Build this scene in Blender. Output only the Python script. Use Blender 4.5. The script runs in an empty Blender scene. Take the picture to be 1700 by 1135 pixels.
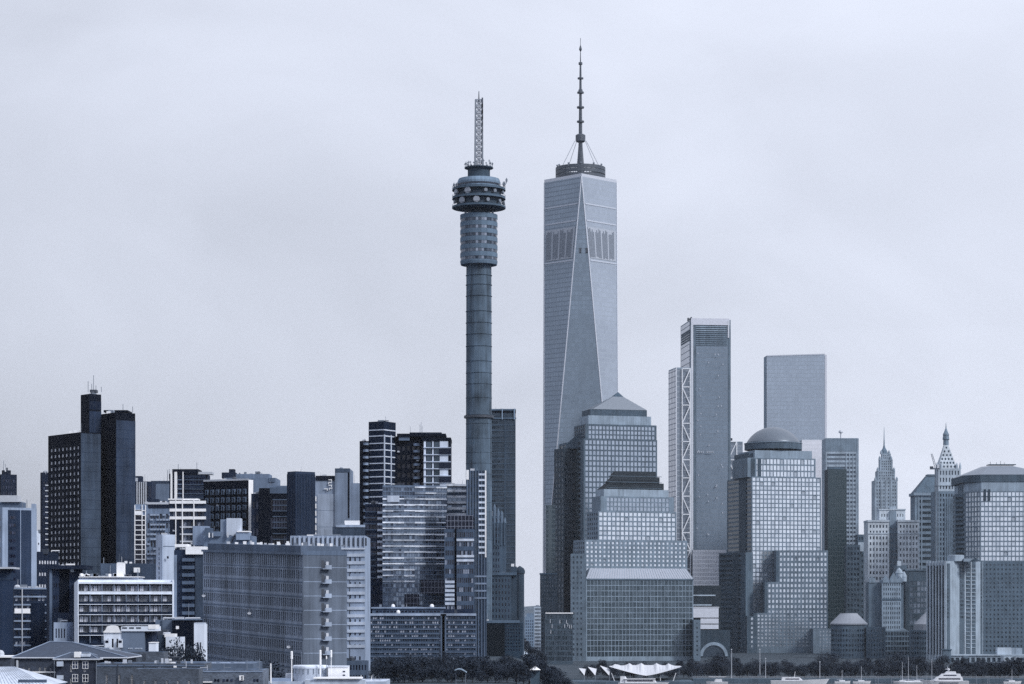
import bpy, math, random
from mathutils import Vector, Matrix
R = random.Random(11)
SC = bpy.context.scene
COL = SC.collection
F, CX, HY, H = 4000.0, 850.0, 1010.0, 40.0      # focal length and principal point measured on the photograph, eye height in metres
def X(px, D): return (px - CX) * D / F
def Z(py, D): return H + (HY - py) * D / F
def S01(t): t = max(0.0, min(1.0, t)); return t * t * (3 - 2 * t)
def ground(x, y):
    land = 2.0
    hill = 17.0 * S01((34 - x) / 30) * S01((1350 - y) / 200)
    if y < 1304 and x > 36: return -3.0 if x > 44 else 2 - 5 * (x - 36) / 8
    return land + hill

# ------------------------------------------------------------------ materials
def new_mat(name):
    m = bpy.data.materials.new(name); m.use_nodes = True
    nt = m.node_tree; nt.nodes.clear()
    out = nt.nodes.new('ShaderNodeOutputMaterial'); b = nt.nodes.new('ShaderNodeBsdfPrincipled')
    nt.links.new(b.outputs[0], out.inputs[0])
    return m, nt, b
def nd(nt, t, **k):
    n = nt.nodes.new(t)
    for a, v in k.items(): setattr(n, a, v)
    return n
def mth(nt, op, a, b=None, c=None):
    n = nd(nt, 'ShaderNodeMath', operation=op)
    for i, v in enumerate((a, b, c)):
        if v is None: continue
        if isinstance(v, (int, float)): n.inputs[i].default_value = v
        else: nt.links.new(v, n.inputs[i])
    return n.outputs[0]
def mixc(nt, fac, a, b, blend='MIX'):
    n = nd(nt, 'ShaderNodeMix', data_type='RGBA', blend_type=blend)
    for s, v in ((n.inputs[0], fac), (n.inputs[6], a), (n.inputs[7], b)):
        if isinstance(v, (int, float)): s.default_value = v
        elif isinstance(v, tuple): s.default_value = (*v, 1)
        else: nt.links.new(v, s)
    return n.outputs[2]
def tint(v, cool=1.0):
    """a bluish grey of luminance v: the darker the bluer, a cool toning put into the base colours"""
    k = cool * (1 - .68 * min(1, v / 0.55)) * (.86 if NAVY[0] > .045 else 1) 
    dk = max(0, 1 - v / .06) if NAVY[0] > .045 else 0            # near-black walls there are navy
    return (v * (1 - .42 * k - .1 * dk), v * (1 - NAVY[0] * k), v * (1 + (.48 + NAVY[0] * 2.6) * k + .7 * dk))
MATS = {}
NAVY = [0.0]                                                     # deeper navy toning put into the older city's colours than the riverside's
def wall(v, cool=1.0, var=.22, rough=.85, grain=.12):
    """weathered masonry or concrete"""
    key = ('wall', v, cool, var, NAVY[0])
    if key in MATS: return MATS[key]
    if NAVY[0] > .045: v *= .46 + .66 * min(1, v / .42)           # older city: contrast put into wall colours, dark ones darker, pale ones lighter
    m, nt, b = new_mat('masonry'); c = tint(v, cool)
    geo = nd(nt, 'ShaderNodeNewGeometry')
    n1 = nd(nt, 'ShaderNodeTexNoise'); n1.inputs['Scale'].default_value = grain; n1.inputs['Detail'].default_value = 5
    nt.links.new(geo.outputs['Position'], n1.inputs['Vector'])
    mp = nd(nt, 'ShaderNodeMapping'); mp.inputs['Scale'].default_value = (.7, .7, .035)
    nt.links.new(geo.outputs['Position'], mp.inputs['Vector'])
    n2 = nd(nt, 'ShaderNodeTexNoise'); n2.inputs['Scale'].default_value = 1.0; n2.inputs['Detail'].default_value = 4
    nt.links.new(mp.outputs[0], n2.inputs['Vector'])
    s = mth(nt, 'ADD', n1.outputs['Fac'], n2.outputs['Fac'])
    s = mth(nt, 'MULTIPLY_ADD', s, var * 4.0, 1 - var * 4.0)
    col = mixc(nt, 1.0, c, s, 'MULTIPLY')
    n = nt.nodes[-1]
    nt.links.new(col, b.inputs['Base Color']); b.inputs['Roughness'].default_value = rough
    b.inputs['Specular IOR Level'].default_value = .08 if NAVY[0] > .045 else .25
    MATS[key] = m; return m
def plain(name, c, rough=.6, metal=0.0):
    key = ('plain', name)
    if key in MATS: return MATS[key]
    m, nt, b = new_mat(name)
    geo = nd(nt, 'ShaderNodeNewGeometry'); n1 = nd(nt, 'ShaderNodeTexNoise')
    n1.inputs['Scale'].default_value = .8; n1.inputs['Detail'].default_value = 4
    nt.links.new(geo.outputs['Position'], n1.inputs['Vector'])
    s = mth(nt, 'MULTIPLY_ADD', n1.outputs['Fac'], .35, .82)
    nt.links.new(mixc(nt, 1.0, c, s, 'MULTIPLY'), b.inputs['Base Color'])
    b.inputs['Roughness'].default_value = rough; b.inputs['Metallic'].default_value = metal
    MATS[key] = m; return m
def glass(name, dark, light, metal=.3, rough=.08, p=.5, blind=None, pb=0.0, amp=.5):
    """window glass: every pane its own tone; some with pale blinds drawn behind them"""
    key = ('glass', name)
    if key in MATS: return MATS[key]
    m, nt, b = new_mat(name)
    oi = nd(nt, 'ShaderNodeObjectInfo'); geo = nd(nt, 'ShaderNodeNewGeometry')
    r = mth(nt, 'FRACT', mth(nt, 'ADD', oi.outputs['Random'], geo.outputs['Random Per Island']))
    t = mth(nt, 'POWER', r, 1 / max(p, .05) - .999)
    nz = nd(nt, 'ShaderNodeTexNoise'); nz.inputs['Scale'].default_value = .05
    nt.links.new(geo.outputs['Position'], nz.inputs['Vector'])
    t = mth(nt, 'MULTIPLY', t, mth(nt, 'MULTIPLY_ADD', nz.outputs['Fac'], amp * 2, 1 - amp))
    col = mixc(nt, t, dark, light); met = None
    if blind:
        r2 = mth(nt, 'FRACT', mth(nt, 'MULTIPLY', r, 17.31))
        isb = mth(nt, 'LESS_THAN', r2, pb)
        col = mixc(nt, isb, col, blind)
        met = mth(nt, 'MULTIPLY_ADD', isb, -metal, metal)
        nt.links.new(met, b.inputs['Metallic'])
        nt.links.new(mth(nt, 'MULTIPLY_ADD', isb, .5, rough), b.inputs['Roughness'])
    else:
        b.inputs['Metallic'].default_value = metal; b.inputs['Roughness'].default_value = rough
    nt.links.new(col, b.inputs['Base Color'])
    MATS[key] = m; return m
def curtain(name, base, line, du, dz, ang=0.0, wu=.12, wz=.14, metal=.55, rough=.18, var=.3, cloud=.5):
    """curtain wall: mullions and floor lines as the surface pattern of a glazed face, ang = direction of the face"""
    key = ('curtain', name)
    if key in MATS: return MATS[key]
    m, nt, b = new_mat(name)
    geo = nd(nt, 'ShaderNodeNewGeometry'); sp = nd(nt, 'ShaderNodeSeparateXYZ')
    nt.links.new(geo.outputs['Position'], sp.inputs[0])
    u = mth(nt, 'ADD', mth(nt, 'MULTIPLY', sp.outputs[0], math.cos(ang)), mth(nt, 'MULTIPLY', sp.outputs[1], math.sin(ang)))
    uu = mth(nt, 'DIVIDE', u, du); zz = mth(nt, 'DIVIDE', sp.outputs[2], dz)
    lu = mth(nt, 'LESS_THAN', mth(nt, 'FRACT', uu), wu); lz = mth(nt, 'LESS_THAN', mth(nt, 'FRACT', zz), wz)
    ln = mth(nt, 'MAXIMUM', lu, lz)
    cmb = nd(nt, 'ShaderNodeCombineXYZ')
    nt.links.new(mth(nt, 'FLOOR', uu), cmb.inputs[0]); nt.links.new(mth(nt, 'FLOOR', zz), cmb.inputs[1])
    wn = nd(nt, 'ShaderNodeTexWhiteNoise', noise_dimensions='2D'); nt.links.new(cmb.outputs[0], wn.inputs['Vector'])
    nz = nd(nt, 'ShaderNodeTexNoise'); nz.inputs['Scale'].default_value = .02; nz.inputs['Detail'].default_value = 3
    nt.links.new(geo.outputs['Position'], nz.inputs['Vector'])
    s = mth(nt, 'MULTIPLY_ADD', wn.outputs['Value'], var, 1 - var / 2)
    s = mth(nt, 'MULTIPLY', s, mth(nt, 'MULTIPLY_ADD', nz.outputs['Fac'], cloud, 1 - cloud / 2))  # broad noise in the base colour imitates uneven sky reflections
    col = mixc(nt, ln, mixc(nt, 1.0, base, s, 'MULTIPLY'), line)
    nt.links.new(col, b.inputs['Base Color'])
    nt.links.new(mth(nt, 'MULTIPLY_ADD', ln, -metal * .8, metal), b.inputs['Metallic'])
    nt.links.new(mth(nt, 'MULTIPLY_ADD', ln, .4, rough), b.inputs['Roughness'])
    MATS[key] = m; return m

G_DARK = lambda: glass('dark_window_glass', (.003, .005, .018), (.045, .06, .115), .25, .08, .4)
G_BLIND = lambda: glass('window_with_blinds', (.006, .009, .022), (.07, .09, .14), .2, .1, .45, (.42, .46, .56), .28)
G_LIT = lambda: glass('window_with_curtains', (.01, .015, .03), (.10, .13, .19), .2, .1, .5, (.55, .58, .68), .5)
G_MID = lambda: glass('grey_window_glass', (.03, .042, .065), (.14, .17, .23), .5, .1, .5)
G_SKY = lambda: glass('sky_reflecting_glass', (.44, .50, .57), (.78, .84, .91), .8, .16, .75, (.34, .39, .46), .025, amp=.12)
G_SLATE = lambda: glass('slate_window_glass', (.02, .035, .05), (.08, .11, .15), .5, .1, .5)
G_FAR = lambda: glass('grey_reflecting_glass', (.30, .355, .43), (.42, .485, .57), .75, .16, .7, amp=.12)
WHITE = lambda: plain('white_paint', (.80, .81, .84))
PALE = lambda: plain('pale_metal', (.45, .48, .54), .5)
DARKM = lambda: plain('dark_metal', (.035, .045, .065), .5)
STEEL = lambda: plain('grey_steel', (.16, .19, .24), .5)
ROOF = lambda: wall(.16)

# ------------------------------------------------------------------ mesh building
class MB:
    def __init__(s): s.v = []; s.f = []
    def quad(s, *p):
        i = len(s.v); s.v += [tuple(q) for q in p]; s.f.append(tuple(range(i, i + len(p))))
    def solid(s, vs, fs):
        i = len(s.v); s.v += [tuple(q) for q in vs]; s.f += [tuple(k + i for k in f) for f in fs]
    def obox(s, o, u, w, z0, z1):
        """box: o 2D corner, u and w 2D edge vectors, from z0 to z1"""
        a = [(o[0], o[1]), (o[0] + u[0], o[1] + u[1]), (o[0] + u[0] + w[0], o[1] + u[1] + w[1]), (o[0] + w[0], o[1] + w[1])]
        s.prism(a, z0, z1, True)
    def box(s, x0, x1, y0, y1, z0, z1): s.prism([(x0, y0), (x1, y0), (x1, y1), (x0, y1)], z0, z1, True)
    def prism(s, pts, z0, z1, bottom=False, pts1=None, top=True):
        n = len(pts); q = pts1 or pts
        vs = [(p[0], p[1], z0) for p in pts] + [(p[0], p[1], z1) for p in q]
        fs = [(i, (i + 1) % n, n + (i + 1) % n, n + i) for i in range(n)]
        if top: fs.append(tuple(range(n, 2 * n)))
        if bottom: fs.append(tuple(reversed(range(n))))
        s.solid(vs, fs)
    def lathe(s, cx, cy, prof, n=24, cap=True, a0=0.0):
        vs = []; fs = []
        for r, z in prof:
            for k in range(n):
                a = a0 + 2 * math.pi * k / n; vs.append((cx + r * math.cos(a), cy + r * math.sin(a), z))
        for j in range(len(prof) - 1):
            for k in range(n):
                k2 = (k + 1) % n; fs.append((j * n + k, j * n + k2, (j + 1) * n + k2, (j + 1) * n + k))
        if cap:
            fs.append(tuple(reversed(range(n)))); fs.append(tuple(range((len(prof) - 1) * n, len(prof) * n)))
        s.solid(vs, fs)
    def tube(s, p, q, r0, r1=None, n=6):
        r1 = r0 if r1 is None else r1
        p = Vector(p); q = Vector(q); d = (q - p).normalized()
        a = d.orthogonal().normalized(); b = d.cross(a)
        vs = []
        for c, r in ((p, r0), (q, r1)):
            for k in range(n):
                t = 2 * math.pi * k / n; vs.append(c + a * (r * math.cos(t)) + b * (r * math.sin(t)))
        fs = [(k, (k + 1) % n, n + (k + 1) % n, n + k) for k in range(n)] + [tuple(reversed(range(n))), tuple(range(n, 2 * n))]
        s.solid(vs, fs)
    def ring(s, cx, cy, z, r, rr, n=32):
        for k in range(n):
            a, b = 2 * math.pi * k / n, 2 * math.pi * (k + 1) / n
            s.tube((cx + r * math.cos(a), cy + r * math.sin(a), z), (cx + r * math.cos(b), cy + r * math.sin(b), z), rr, rr, 5)
    def mesh(s, name, mat, off=(0, 0, 0), xf=None, smooth=False):
        me = bpy.data.meshes.new(name)
        vs = [xf(p) for p in s.v] if xf else s.v
        me.from_pydata([(p[0] - off[0], p[1] - off[1], p[2] - off[2]) for p in vs], [], s.f)
        me.materials.append(mat)
        if smooth: me.polygons.foreach_set('use_smooth', [True] * len(me.polygons))
        me.update(); return me

LABELS = {}
def tag(o, label, cat, group=None, kind=None):
    if label: o['label'] = label
    if cat: o['category'] = cat
    if group: o['group'] = group
    if kind: o['kind'] = kind
    if label:
        if not 4 <= len(label.split()) <= 16: print('LABEL LENGTH', label)
        if label in LABELS and (group is None or LABELS[label] != group): print('LABEL TWICE', label)
        LABELS[label] = group
    return o
def thing(name, label, cat, loc, group=None):
    o = bpy.data.objects.new(name, None); COL.objects.link(o); o.empty_display_size = 2
    o.location = loc; return tag(o, label, cat, group)
def part(root, name, mb, mat, parent=None, xf=None, smooth=False, label=None, stuff=False):
    me = mb.mesh(name, mat, root.location, xf, smooth)
    o = bpy.data.objects.new(name, me); COL.objects.link(o); o.parent = parent or root
    if label: o['label'] = label
    if stuff: o['kind'] = 'stuff'
    return o
def single(name, mb, mat, label, cat, loc, group=None, kind=None, smooth=False):
    me = mb.mesh(name, mat, loc, None, smooth)
    o = bpy.data.objects.new(name, me); COL.objects.link(o); o.location = loc
    return tag(o, label, cat, group, kind)
def copies(root, name, me, places, parent=None):
    """copies of one part on its thing: places = [(world point, angle)]"""
    out = []; first = None
    for p, a in places:
        if first is None: o = first = bpy.data.objects.new(name, me)
        else: o = first.copy()
        COL.objects.link(o); o.parent = parent or root
        o.location = Vector(p) - root.location; o.rotation_euler = (0, 0, a); out.append(o)
    return out
def copy_tree(o, parent=None):
    c = o.copy(); COL.objects.link(c)
    if parent: c.parent = parent
    for ch in list(o.children): copy_tree(ch, c)
    return c

# ------------------------------------------------------------------ buildings
def ST(c, r, fx=.6, fy=.6, m=(0, 0, 0, 0), d=.3, g=None, nm='window', mu=None, skip=None, fr=None):
    """openings of a facade: columns, rows, glazed share across and up, margins left right bottom top, depth of the reveal"""
    return dict(c=c, r=r, fx=fx, fy=fy, m=m, d=d, g=g, nm=nm, mu=mu, skip=skip, fr=fr)
class Bld:
    def __init__(s, name, label, px, D, cat='building', group=None, xf=None):
        x = X(px, D); s.D = D; s.xf = xf
        s.g = ground(x, D) - 1.0
        s.root = thing(name, label, cat, (x, D, s.g + 1.0), group)
        s.wins = {}
    def part(s, name, mb, mat, parent=None, smooth=False, label=None, stuff=False):
        return part(s.root, name, mb, mat, parent, s.xf, smooth, label, stuff)
    def facade(s, mb, p0, p1, z0, z1, st):
        u = Vector((p1[0] - p0[0], p1[1] - p0[1])); w = u.length
        if w < 1e-6: return
        u /= w; n = Vector((u.y, -u.x)); h = z1 - z0
        def P(x, z, d=0): return (p0[0] + u.x * x - n.x * d, p0[1] + u.y * x - n.y * d, z0 + z)
        if not st: mb.quad(P(0, 0), P(w, 0), P(w, h), P(0, h)); return
        ml, mr, mbm, mt = st['m']; c, r, d = st['c'], st['r'], st['d']
        cw = (w - ml - mr) / c; rh = (h - mbm - mt) / r; ow = cw * st['fx']; oh = rh * st['fy']
        if ow <= 0 or oh <= 0: mb.quad(P(0, 0), P(w, 0), P(w, h), P(0, h)); return
        xs = [(ml + cw * i + (cw - ow) / 2, ml + cw * i + (cw + ow) / 2) for i in range(c)]
        y = 0.0; ang = math.atan2(u.y, u.x)
        for j in range(r):
            ya = mbm + rh * j + (rh - oh) / 2; yb = ya + oh
            if ya - y > 1e-3: mb.quad(P(0, y), P(w, y), P(w, ya), P(0, ya))
            x = 0.0
            for i, (xa, xb) in enumerate(xs):
                if st['skip'] and st['skip'](i, j): continue
                if xa - x > 1e-3: mb.quad(P(x, ya), P(xa, ya), P(xa, yb), P(x, yb))
                if d > 0:
                    mb.quad(P(xa, ya), P(xa, ya, d), P(xa, yb, d), P(xa, yb)); mb.quad(P(xb, ya, d), P(xb, ya), P(xb, yb), P(xb, yb, d))
                    mb.quad(P(xa, ya), P(xb, ya), P(xb, ya, d), P(xa, ya, d)); mb.quad(P(xa, yb, d), P(xb, yb, d), P(xb, yb), P(xa, yb))
                key = (st['nm'], round(ow, 3), round(oh, 3), st['g'].name, st['mu'])
                s.wins.setdefault(key, ([], st))[0].append((P(xa, ya, d), ang, ow * oh))
                x = xb
            if w - x > 1e-3: mb.quad(P(x, ya), P(w, ya), P(w, yb), P(x, yb))
            y = yb
        if h - y > 1e-3: mb.quad(P(0, y), P(w, y), P(w, h), P(0, h))
    def mass(s, fp, z0, z1, wm, sl=None, sr=None, roof=None, par=.9, name='wall', others=None):
        """one block: fp = 4+ points counter-clockwise, the first edge is the left face, the second the front or right face"""
        mb = MB(); n = len(fp); st = {0: sl, 1: sr}; st.update(others or {})
        for i in range(n): s.facade(mb, fp[i], fp[(i + 1) % n], z0, z1, st.get(i))
        o = s.part(name, mb, wm)
        c = (sum(p[0] for p in fp) / n, sum(p[1] for p in fp) / n)
        inner = []
        for p in fp:
            dv = Vector((p[0] - c[0], p[1] - c[1])); k = 1 - min(.4, .5 / max(dv.length, .1)); inner.append((c[0] + dv.x * k, c[1] + dv.y * k))
        rb = MB()
        for i in range(n):
            j = (i + 1) % n
            rb.quad((*fp[i], z1), (*fp[j], z1), (*inner[j], z1), (*inner[i], z1))
            if par > 0: rb.quad((*inner[i], z1), (*inner[j], z1), (*inner[j], z1 - par), (*inner[i], z1 - par))
        rb.quad(*[(*p, z1 - par) for p in inner])
        s.part('roof', rb, roof or ROOF())
        if par > .5 and NAVY[0] > .01: s.clutter(inner, z1 - par)
        return o
    def clutter(s, inner, z):
        c = sum((Vector(p) for p in inner), Vector((0, 0))) / len(inner); w = (Vector(inner[2]) - Vector(inner[1])).length
        for _ in range(min(9, 2 + int(w / 5))):
            e = R.choice((0, 1)); p = Vector(inner[e]).lerp(Vector(inner[(e + 1) % len(inner)]), R.uniform(.06, .94)).lerp(c, R.uniform(.15, .8)); k = R.random(); m_ = MB()
            if k < .45: a_, b_, h_ = R.uniform(.7, 2.4), R.uniform(.7, 2.0), R.uniform(1.2, 2.6); m_.box(p.x - a_ / 2, p.x + a_ / 2, p.y - b_ / 2, p.y + b_ / 2, z, z + h_); nm = 'roof_vent'
            elif k < .7: m_.tube((p.x, p.y, z), (p.x, p.y, z + R.uniform(2, 6)), .07, .05, 5); nm = 'aerial'
            elif k < .85: r_ = R.uniform(.5, 1.0); m_.lathe(p.x, p.y, [(r_, z), (r_, z + 1.7), (r_ * .6, z + 2.1), (.05, z + 2.2)], 10); nm = 'roof_tank'
            else: m_.tube((p.x, p.y, z + 1.3), (p.x + R.uniform(1.5, 4), p.y, z + 1.3), .2, n=6); m_.tube((p.x, p.y, z), (p.x, p.y, z + 1.4), .18, n=6); nm = 'roof_pipe'
            s.part(nm, m_, R.choice((WHITE(), PALE(), STEEL(), STEEL(), DARKM())))
    def done(s, most=100):
        bynm = {}
        if NAVY[0] > .01 and s.root.name != 'tower_block':
            u_ = MB(); u_.box(0, .9, -.55, 0, 0, .6); me = None; n_ = 0
            for k, (lst, st) in s.wins.items():
                if k[0] != 'window' or k[1] > 3.5 or k[1] < 1.0: continue
                for p, a, ar in lst:
                    if n_ < 24 and R.random() < .07 and math.cos(a) > .3:
                        me = me or u_.mesh('air_unit', PALE()); d = st['d']; n_ += 1
                        q = (p[0] + math.sin(a) * d, p[1] - math.cos(a) * d, p[2] - .75); copies(s.root, 'air_unit', me, [(s.xf(q) if s.xf else q, a)])
        for k, (lst, st) in s.wins.items():
            for p, a, ar in lst: bynm.setdefault(k[0], []).append((ar * max(.15, math.cos(a)) / (p[1] ** 2), k, p, a))
        for nm, rows in bynm.items():
            rows.sort(key=lambda t: -t[0]); meshes = {}; rest = {}
            for q, (sc, k, p, a) in enumerate(rows):
                st = s.wins[k][1]; w, h = k[1], k[2]
                p = s.xf(p) if s.xf else p
                if q < most:
                    if k not in meshes: meshes[k] = pane_mesh(nm, w, h, st)
                    o = meshes[k] if not isinstance(meshes[k], bpy.types.Mesh) else None
                    o = bpy.data.objects.new(nm, meshes[k]) if o is None else o.copy()
                    meshes[k] = o; COL.objects.link(o); o.parent = s.root
                    o.location = Vector(p) - s.root.location; o.rotation_euler = (0, 0, a)
                else: rest.setdefault(k, []).append((p, a))
            for k, lst in rest.items():
                st = s.wins[k][1]; mb = MB(); w, h = k[1], k[2]
                for p, a in lst:
                    ux, uy = math.cos(a), math.sin(a)
                    mb.quad(p, (p[0] + ux * w, p[1] + uy * w, p[2]), (p[0] + ux * w, p[1] + uy * w, p[2] + h), (p[0], p[1], p[2] + h))
                part(s.root, nm, mb, st['g'], stuff=True)
        return s
def pane_mesh(nm, w, h, st):
    me = bpy.data.meshes.new(nm); v = [(0, 0, 0), (w, 0, 0), (w, 0, h), (0, 0, h)]; f = [(0, 1, 2, 3)]; mi = [0]
    if st['mu']:
        nx, ny = st['mu']; b = MB(); t = min(.09, w * .07)
        for i in range(nx + 1):
            x = i * (w - t) / max(nx, 1); b.box(x, x + t, -.06, -.005, 0, h)
        for j in range(ny + 1):
            z = j * (h - t) / max(ny, 1)
            for i in range(nx):
                xa = i * (w - t) / nx + t; xb = (i + 1) * (w - t) / nx; b.box(xa, xb, -.055, -.005, z, z + t)
        k = len(v); v += b.v; f += [tuple(q + k for q in g) for g in b.f]; mi += [1] * len(b.f)
    me.from_pydata(v, [], f); me.materials.append(st['g'])
    if st['mu']: me.materials.append(st['fr'] or WHITE()); me.polygons.foreach_set('material_index', mi)
    me.update(); return me
def fpc(pl, pc, pr, D, a, dl=None, dr=None):
    """block seen corner-on: photo columns of its left end, near corner and right end; a = turn of the left face from the picture plane"""
    a = math.radians(a); b = math.pi / 2 - a; xc = X(pc, D)
    if dl is None:
        k = (pl - CX) / F; dl = (xc - k * D) / (math.cos(a) + k * math.sin(a))
    if dr is None:
        k = (pr - CX) / F; dr = (k * D - xc) / (math.cos(b) - k * math.sin(b))
    C = (xc, D); A = (xc - dl * math.cos(a), D + dl * math.sin(a)); E = (xc + dr * math.cos(b), D + dr * math.sin(b))
    return [A, C, E, (A[0] + E[0] - C[0], A[1] + E[1] - C[1])]
def fpf(pl, pr, D, depth):
    """block square to the camera; edge 0 = left side, 1 = front, 2 = right side"""
    x0, x1 = X(pl, D), X(pr, D)
    return [(x0, D + depth), (x0, D), (x1, D), (x1, D + depth)]
def pt(fp, i, t, out=0.0):
    """point on edge i of a footprint at share t, moved outwards"""
    p, q = Vector(fp[i]), Vector(fp[(i + 1) % len(fp)]); u = (q - p).normalized(); n = Vector((u.y, -u.x))
    r = p + (q - p) * t + n * out; return (r.x, r.y)
def edir(fp, i):
    p, q = Vector(fp[i]), Vector(fp[(i + 1) % len(fp)]); u = (q - p); L = u.length; u /= L
    return u, Vector((u.y, -u.x)), L, math.atan2(u.y, u.x)
def slab(mb, fp, i, t0, t1, z0, z1, out, inn=0.0):
    """a bar standing proud of edge i between shares t0 and t1"""
    u, n, L, a = edir(fp, i); o = pt(fp, i, t0, -inn)
    mb.obox(pt(fp, i, t0, out), u * (L * (t1 - t0)), -n * (out + inn), z0, z1)

# ------------------------------------------------------------------ camera, sky, light, haze, ground
cam = bpy.data.cameras.new('camera'); co = bpy.data.objects.new('camera', cam); COL.objects.link(co)
co.location = (0, 0, H); co.rotation_euler = (math.pi / 2, 0, 0)
cam.sensor_width = 36; cam.lens = 36 * F / 1700; cam.shift_y = (HY - 567.5) / 1700
cam.clip_start = 1; cam.clip_end = 60000; SC.camera = co
SUN_EL, SUN_AZ = math.radians(38), math.radians(128)          # azimuth from north (+Y) clockwise: behind the camera, to its right
sl = bpy.data.lights.new('sun', 'SUN'); sl.energy = 2.6; sl.angle = math.radians(14); sl.color = (1, .99, .975)
so = bpy.data.objects.new('sun', sl); COL.objects.link(so)
sdir = Vector((math.sin(SUN_AZ) * math.cos(SUN_EL), math.cos(SUN_AZ) * math.cos(SUN_EL), math.sin(SUN_EL)))
so.rotation_euler = sdir.to_track_quat('Z', 'Y').to_euler(); so.location = (0, -200, 600)
wd = bpy.data.worlds.new('World'); SC.world = wd; wd.use_nodes = True
nt = wd.node_tree; nt.nodes.clear()
out = nt.nodes.new('ShaderNodeOutputWorld'); bg = nt.nodes.new('ShaderNodeBackground'); nt.links.new(bg.outputs[0], out.inputs[0])
sky = nd(nt, 'ShaderNodeTexSky', sky_type='NISHITA', sun_disc=False, sun_elevation=SUN_EL, sun_rotation=SUN_AZ)
tc = nd(nt, 'ShaderNodeTexCoord'); sp = nd(nt, 'ShaderNodeSeparateXYZ'); nt.links.new(tc.outputs['Generated'], sp.inputs[0])
mp = nd(nt, 'ShaderNodeMapping'); mp.inputs['Scale'].default_value = (7, 7, 12); mp.inputs['Location'].default_value = (3.1, .4, 1.7)
nt.links.new(tc.outputs['Generated'], mp.inputs[0])
cn = nd(nt, 'ShaderNodeTexNoise'); cn.inputs['Scale'].default_value = 1.0; cn.inputs['Detail'].default_value = 5; cn.inputs['Roughness'].default_value = .5
cn.inputs['Distortion'].default_value = .6
nt.links.new(mp.outputs[0], cn.inputs['Vector'])
# cloud layer: brighter overhead (as any overcast), a slightly darker bank low in the west (-X)
z = sp.outputs[2]
lift = mth(nt, 'MINIMUM', mth(nt, 'MULTIPLY', mth(nt, 'MAXIMUM', mth(nt, 'SUBTRACT', z, .12), 0.0), .6), .09)
up = mth(nt, 'MULTIPLY_ADD', mth(nt, 'MAXIMUM', mth(nt, 'SUBTRACT', z, .16), 0.0), .5, 1.0)
side = mth(nt, 'MINIMUM', mth(nt, 'MAXIMUM', mth(nt, 'MULTIPLY', sp.outputs[0], .62), -.14), .14)
low = mth(nt, 'MULTIPLY', mth(nt, 'MAXIMUM', mth(nt, 'SUBTRACT', .115, z), 0.0), mth(nt, 'MULTIPLY_ADD', sp.outputs[0], 30.0, 2.4))
cl = mth(nt, 'ADD', mth(nt, 'MULTIPLY_ADD', cn.outputs['Fac'], .48, .84), mth(nt, 'ADD', side, mth(nt, 'MAXIMUM', mth(nt, 'MINIMUM', low, .02), -.24)))
cl = mth(nt, 'MULTIPLY', mth(nt, 'MAXIMUM', mth(nt, 'ADD', cl, lift), .4), up)
ccol = mixc(nt, 1.0, (.656, .696, .808), cl, 'MULTIPLY')
skyc = mixc(nt, 1.0, sky.outputs[0], (.07, .07, .07), 'MULTIPLY')
fin = mixc(nt, .93, skyc, ccol)
nt.links.new(fin, bg.inputs[0]); bg.inputs[1].default_value = 1.0
SC.view_settings.view_transform = 'Standard'; SC.view_settings.look = 'None'; SC.view_settings.exposure = 0; SC.view_settings.gamma = 1
SC.cycles.use_denoising = False
try: SC.cycles.denoiser = 'OPENIMAGEDENOISE'
except Exception: pass
SC.cycles.max_bounces = 5; SC.cycles.volume_bounces = 0; SC.cycles.caustics_reflective = False; SC.cycles.caustics_refractive = False
SC.cycles.sample_clamp_indirect = 4

HZ = MB(); HZ.box(-9500, 9500, -9500, 11500, -8, 640)
m = bpy.data.materials.new('thin_haze'); m.use_nodes = True; nt = m.node_tree; nt.nodes.clear()
o_ = nt.nodes.new('ShaderNodeOutputMaterial'); pv = nt.nodes.new('ShaderNodeVolumePrincipled')
pv.inputs['Color'].default_value = (.90, .93, 1, 1); pv.inputs['Density'].default_value = .000017; pv.inputs['Anisotropy'].default_value = .1
nt.links.new(pv.outputs[0], o_.inputs['Volume'])
hz = bpy.data.objects.new('haze', HZ.mesh('haze', m)); COL.objects.link(hz); hz['kind'] = 'stuff'; hz['label'] = 'thin pale haze over the city'

def frange(a, b, n): return [a + (b - a) * i / n for i in range(n + 1)]
xs = [-9000, -6000, -4000, -2500, -1500, -900] + frange(-600, 600, 80) + [900, 1500, 2500, 4000, 6000, 9000]
ys = [-9000, -5000, -2000, -1000, -400, -100] + frange(0, 1300, 26) + frange(1302, 1420, 20) + [1500, 1700, 2000, 2500, 3200, 4500, 6500, 9000, 11000]
T = MB(); T.v = [(x, y, ground(x, y)) for y in ys for x in xs]; nx = len(xs)
T.f = [(j * nx + i, j * nx + i + 1, (j + 1) * nx + i + 1, (j + 1) * nx + i) for j in range(len(ys) - 1) for i in range(nx - 1)]
go = bpy.data.objects.new('ground', T.mesh('ground', wall(.045, .8, .3, .95, .03))); COL.objects.link(go); go['kind'] = 'structure'
hl = MB(); prev = None
for i in range(121):                                            # low wooded hills on the far horizon
    x = -8800 + i * 17600 / 120; h = 46 + 12 * math.sin(i * .31) + 9 * math.sin(i * .83 + 1) + R.uniform(-3, 3)
    row = [(x, 9600, 0), (x, 10000, h * .8), (x, 10350, h), (x, 10800, 0)]
    if prev:
        for k in range(3): hl.quad(prev[k], row[k], row[k + 1], prev[k + 1])
    prev = row
ho = bpy.data.objects.new('hills', hl.mesh('hills', wall(.07, 1, .3, .95, .004))); COL.objects.link(ho); ho['kind'] = 'structure'
W = MB(); W.quad((30, -9000, 0), (9000, -9000, 0), (9000, 1306, 0), (30, 1306, 0))
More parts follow.
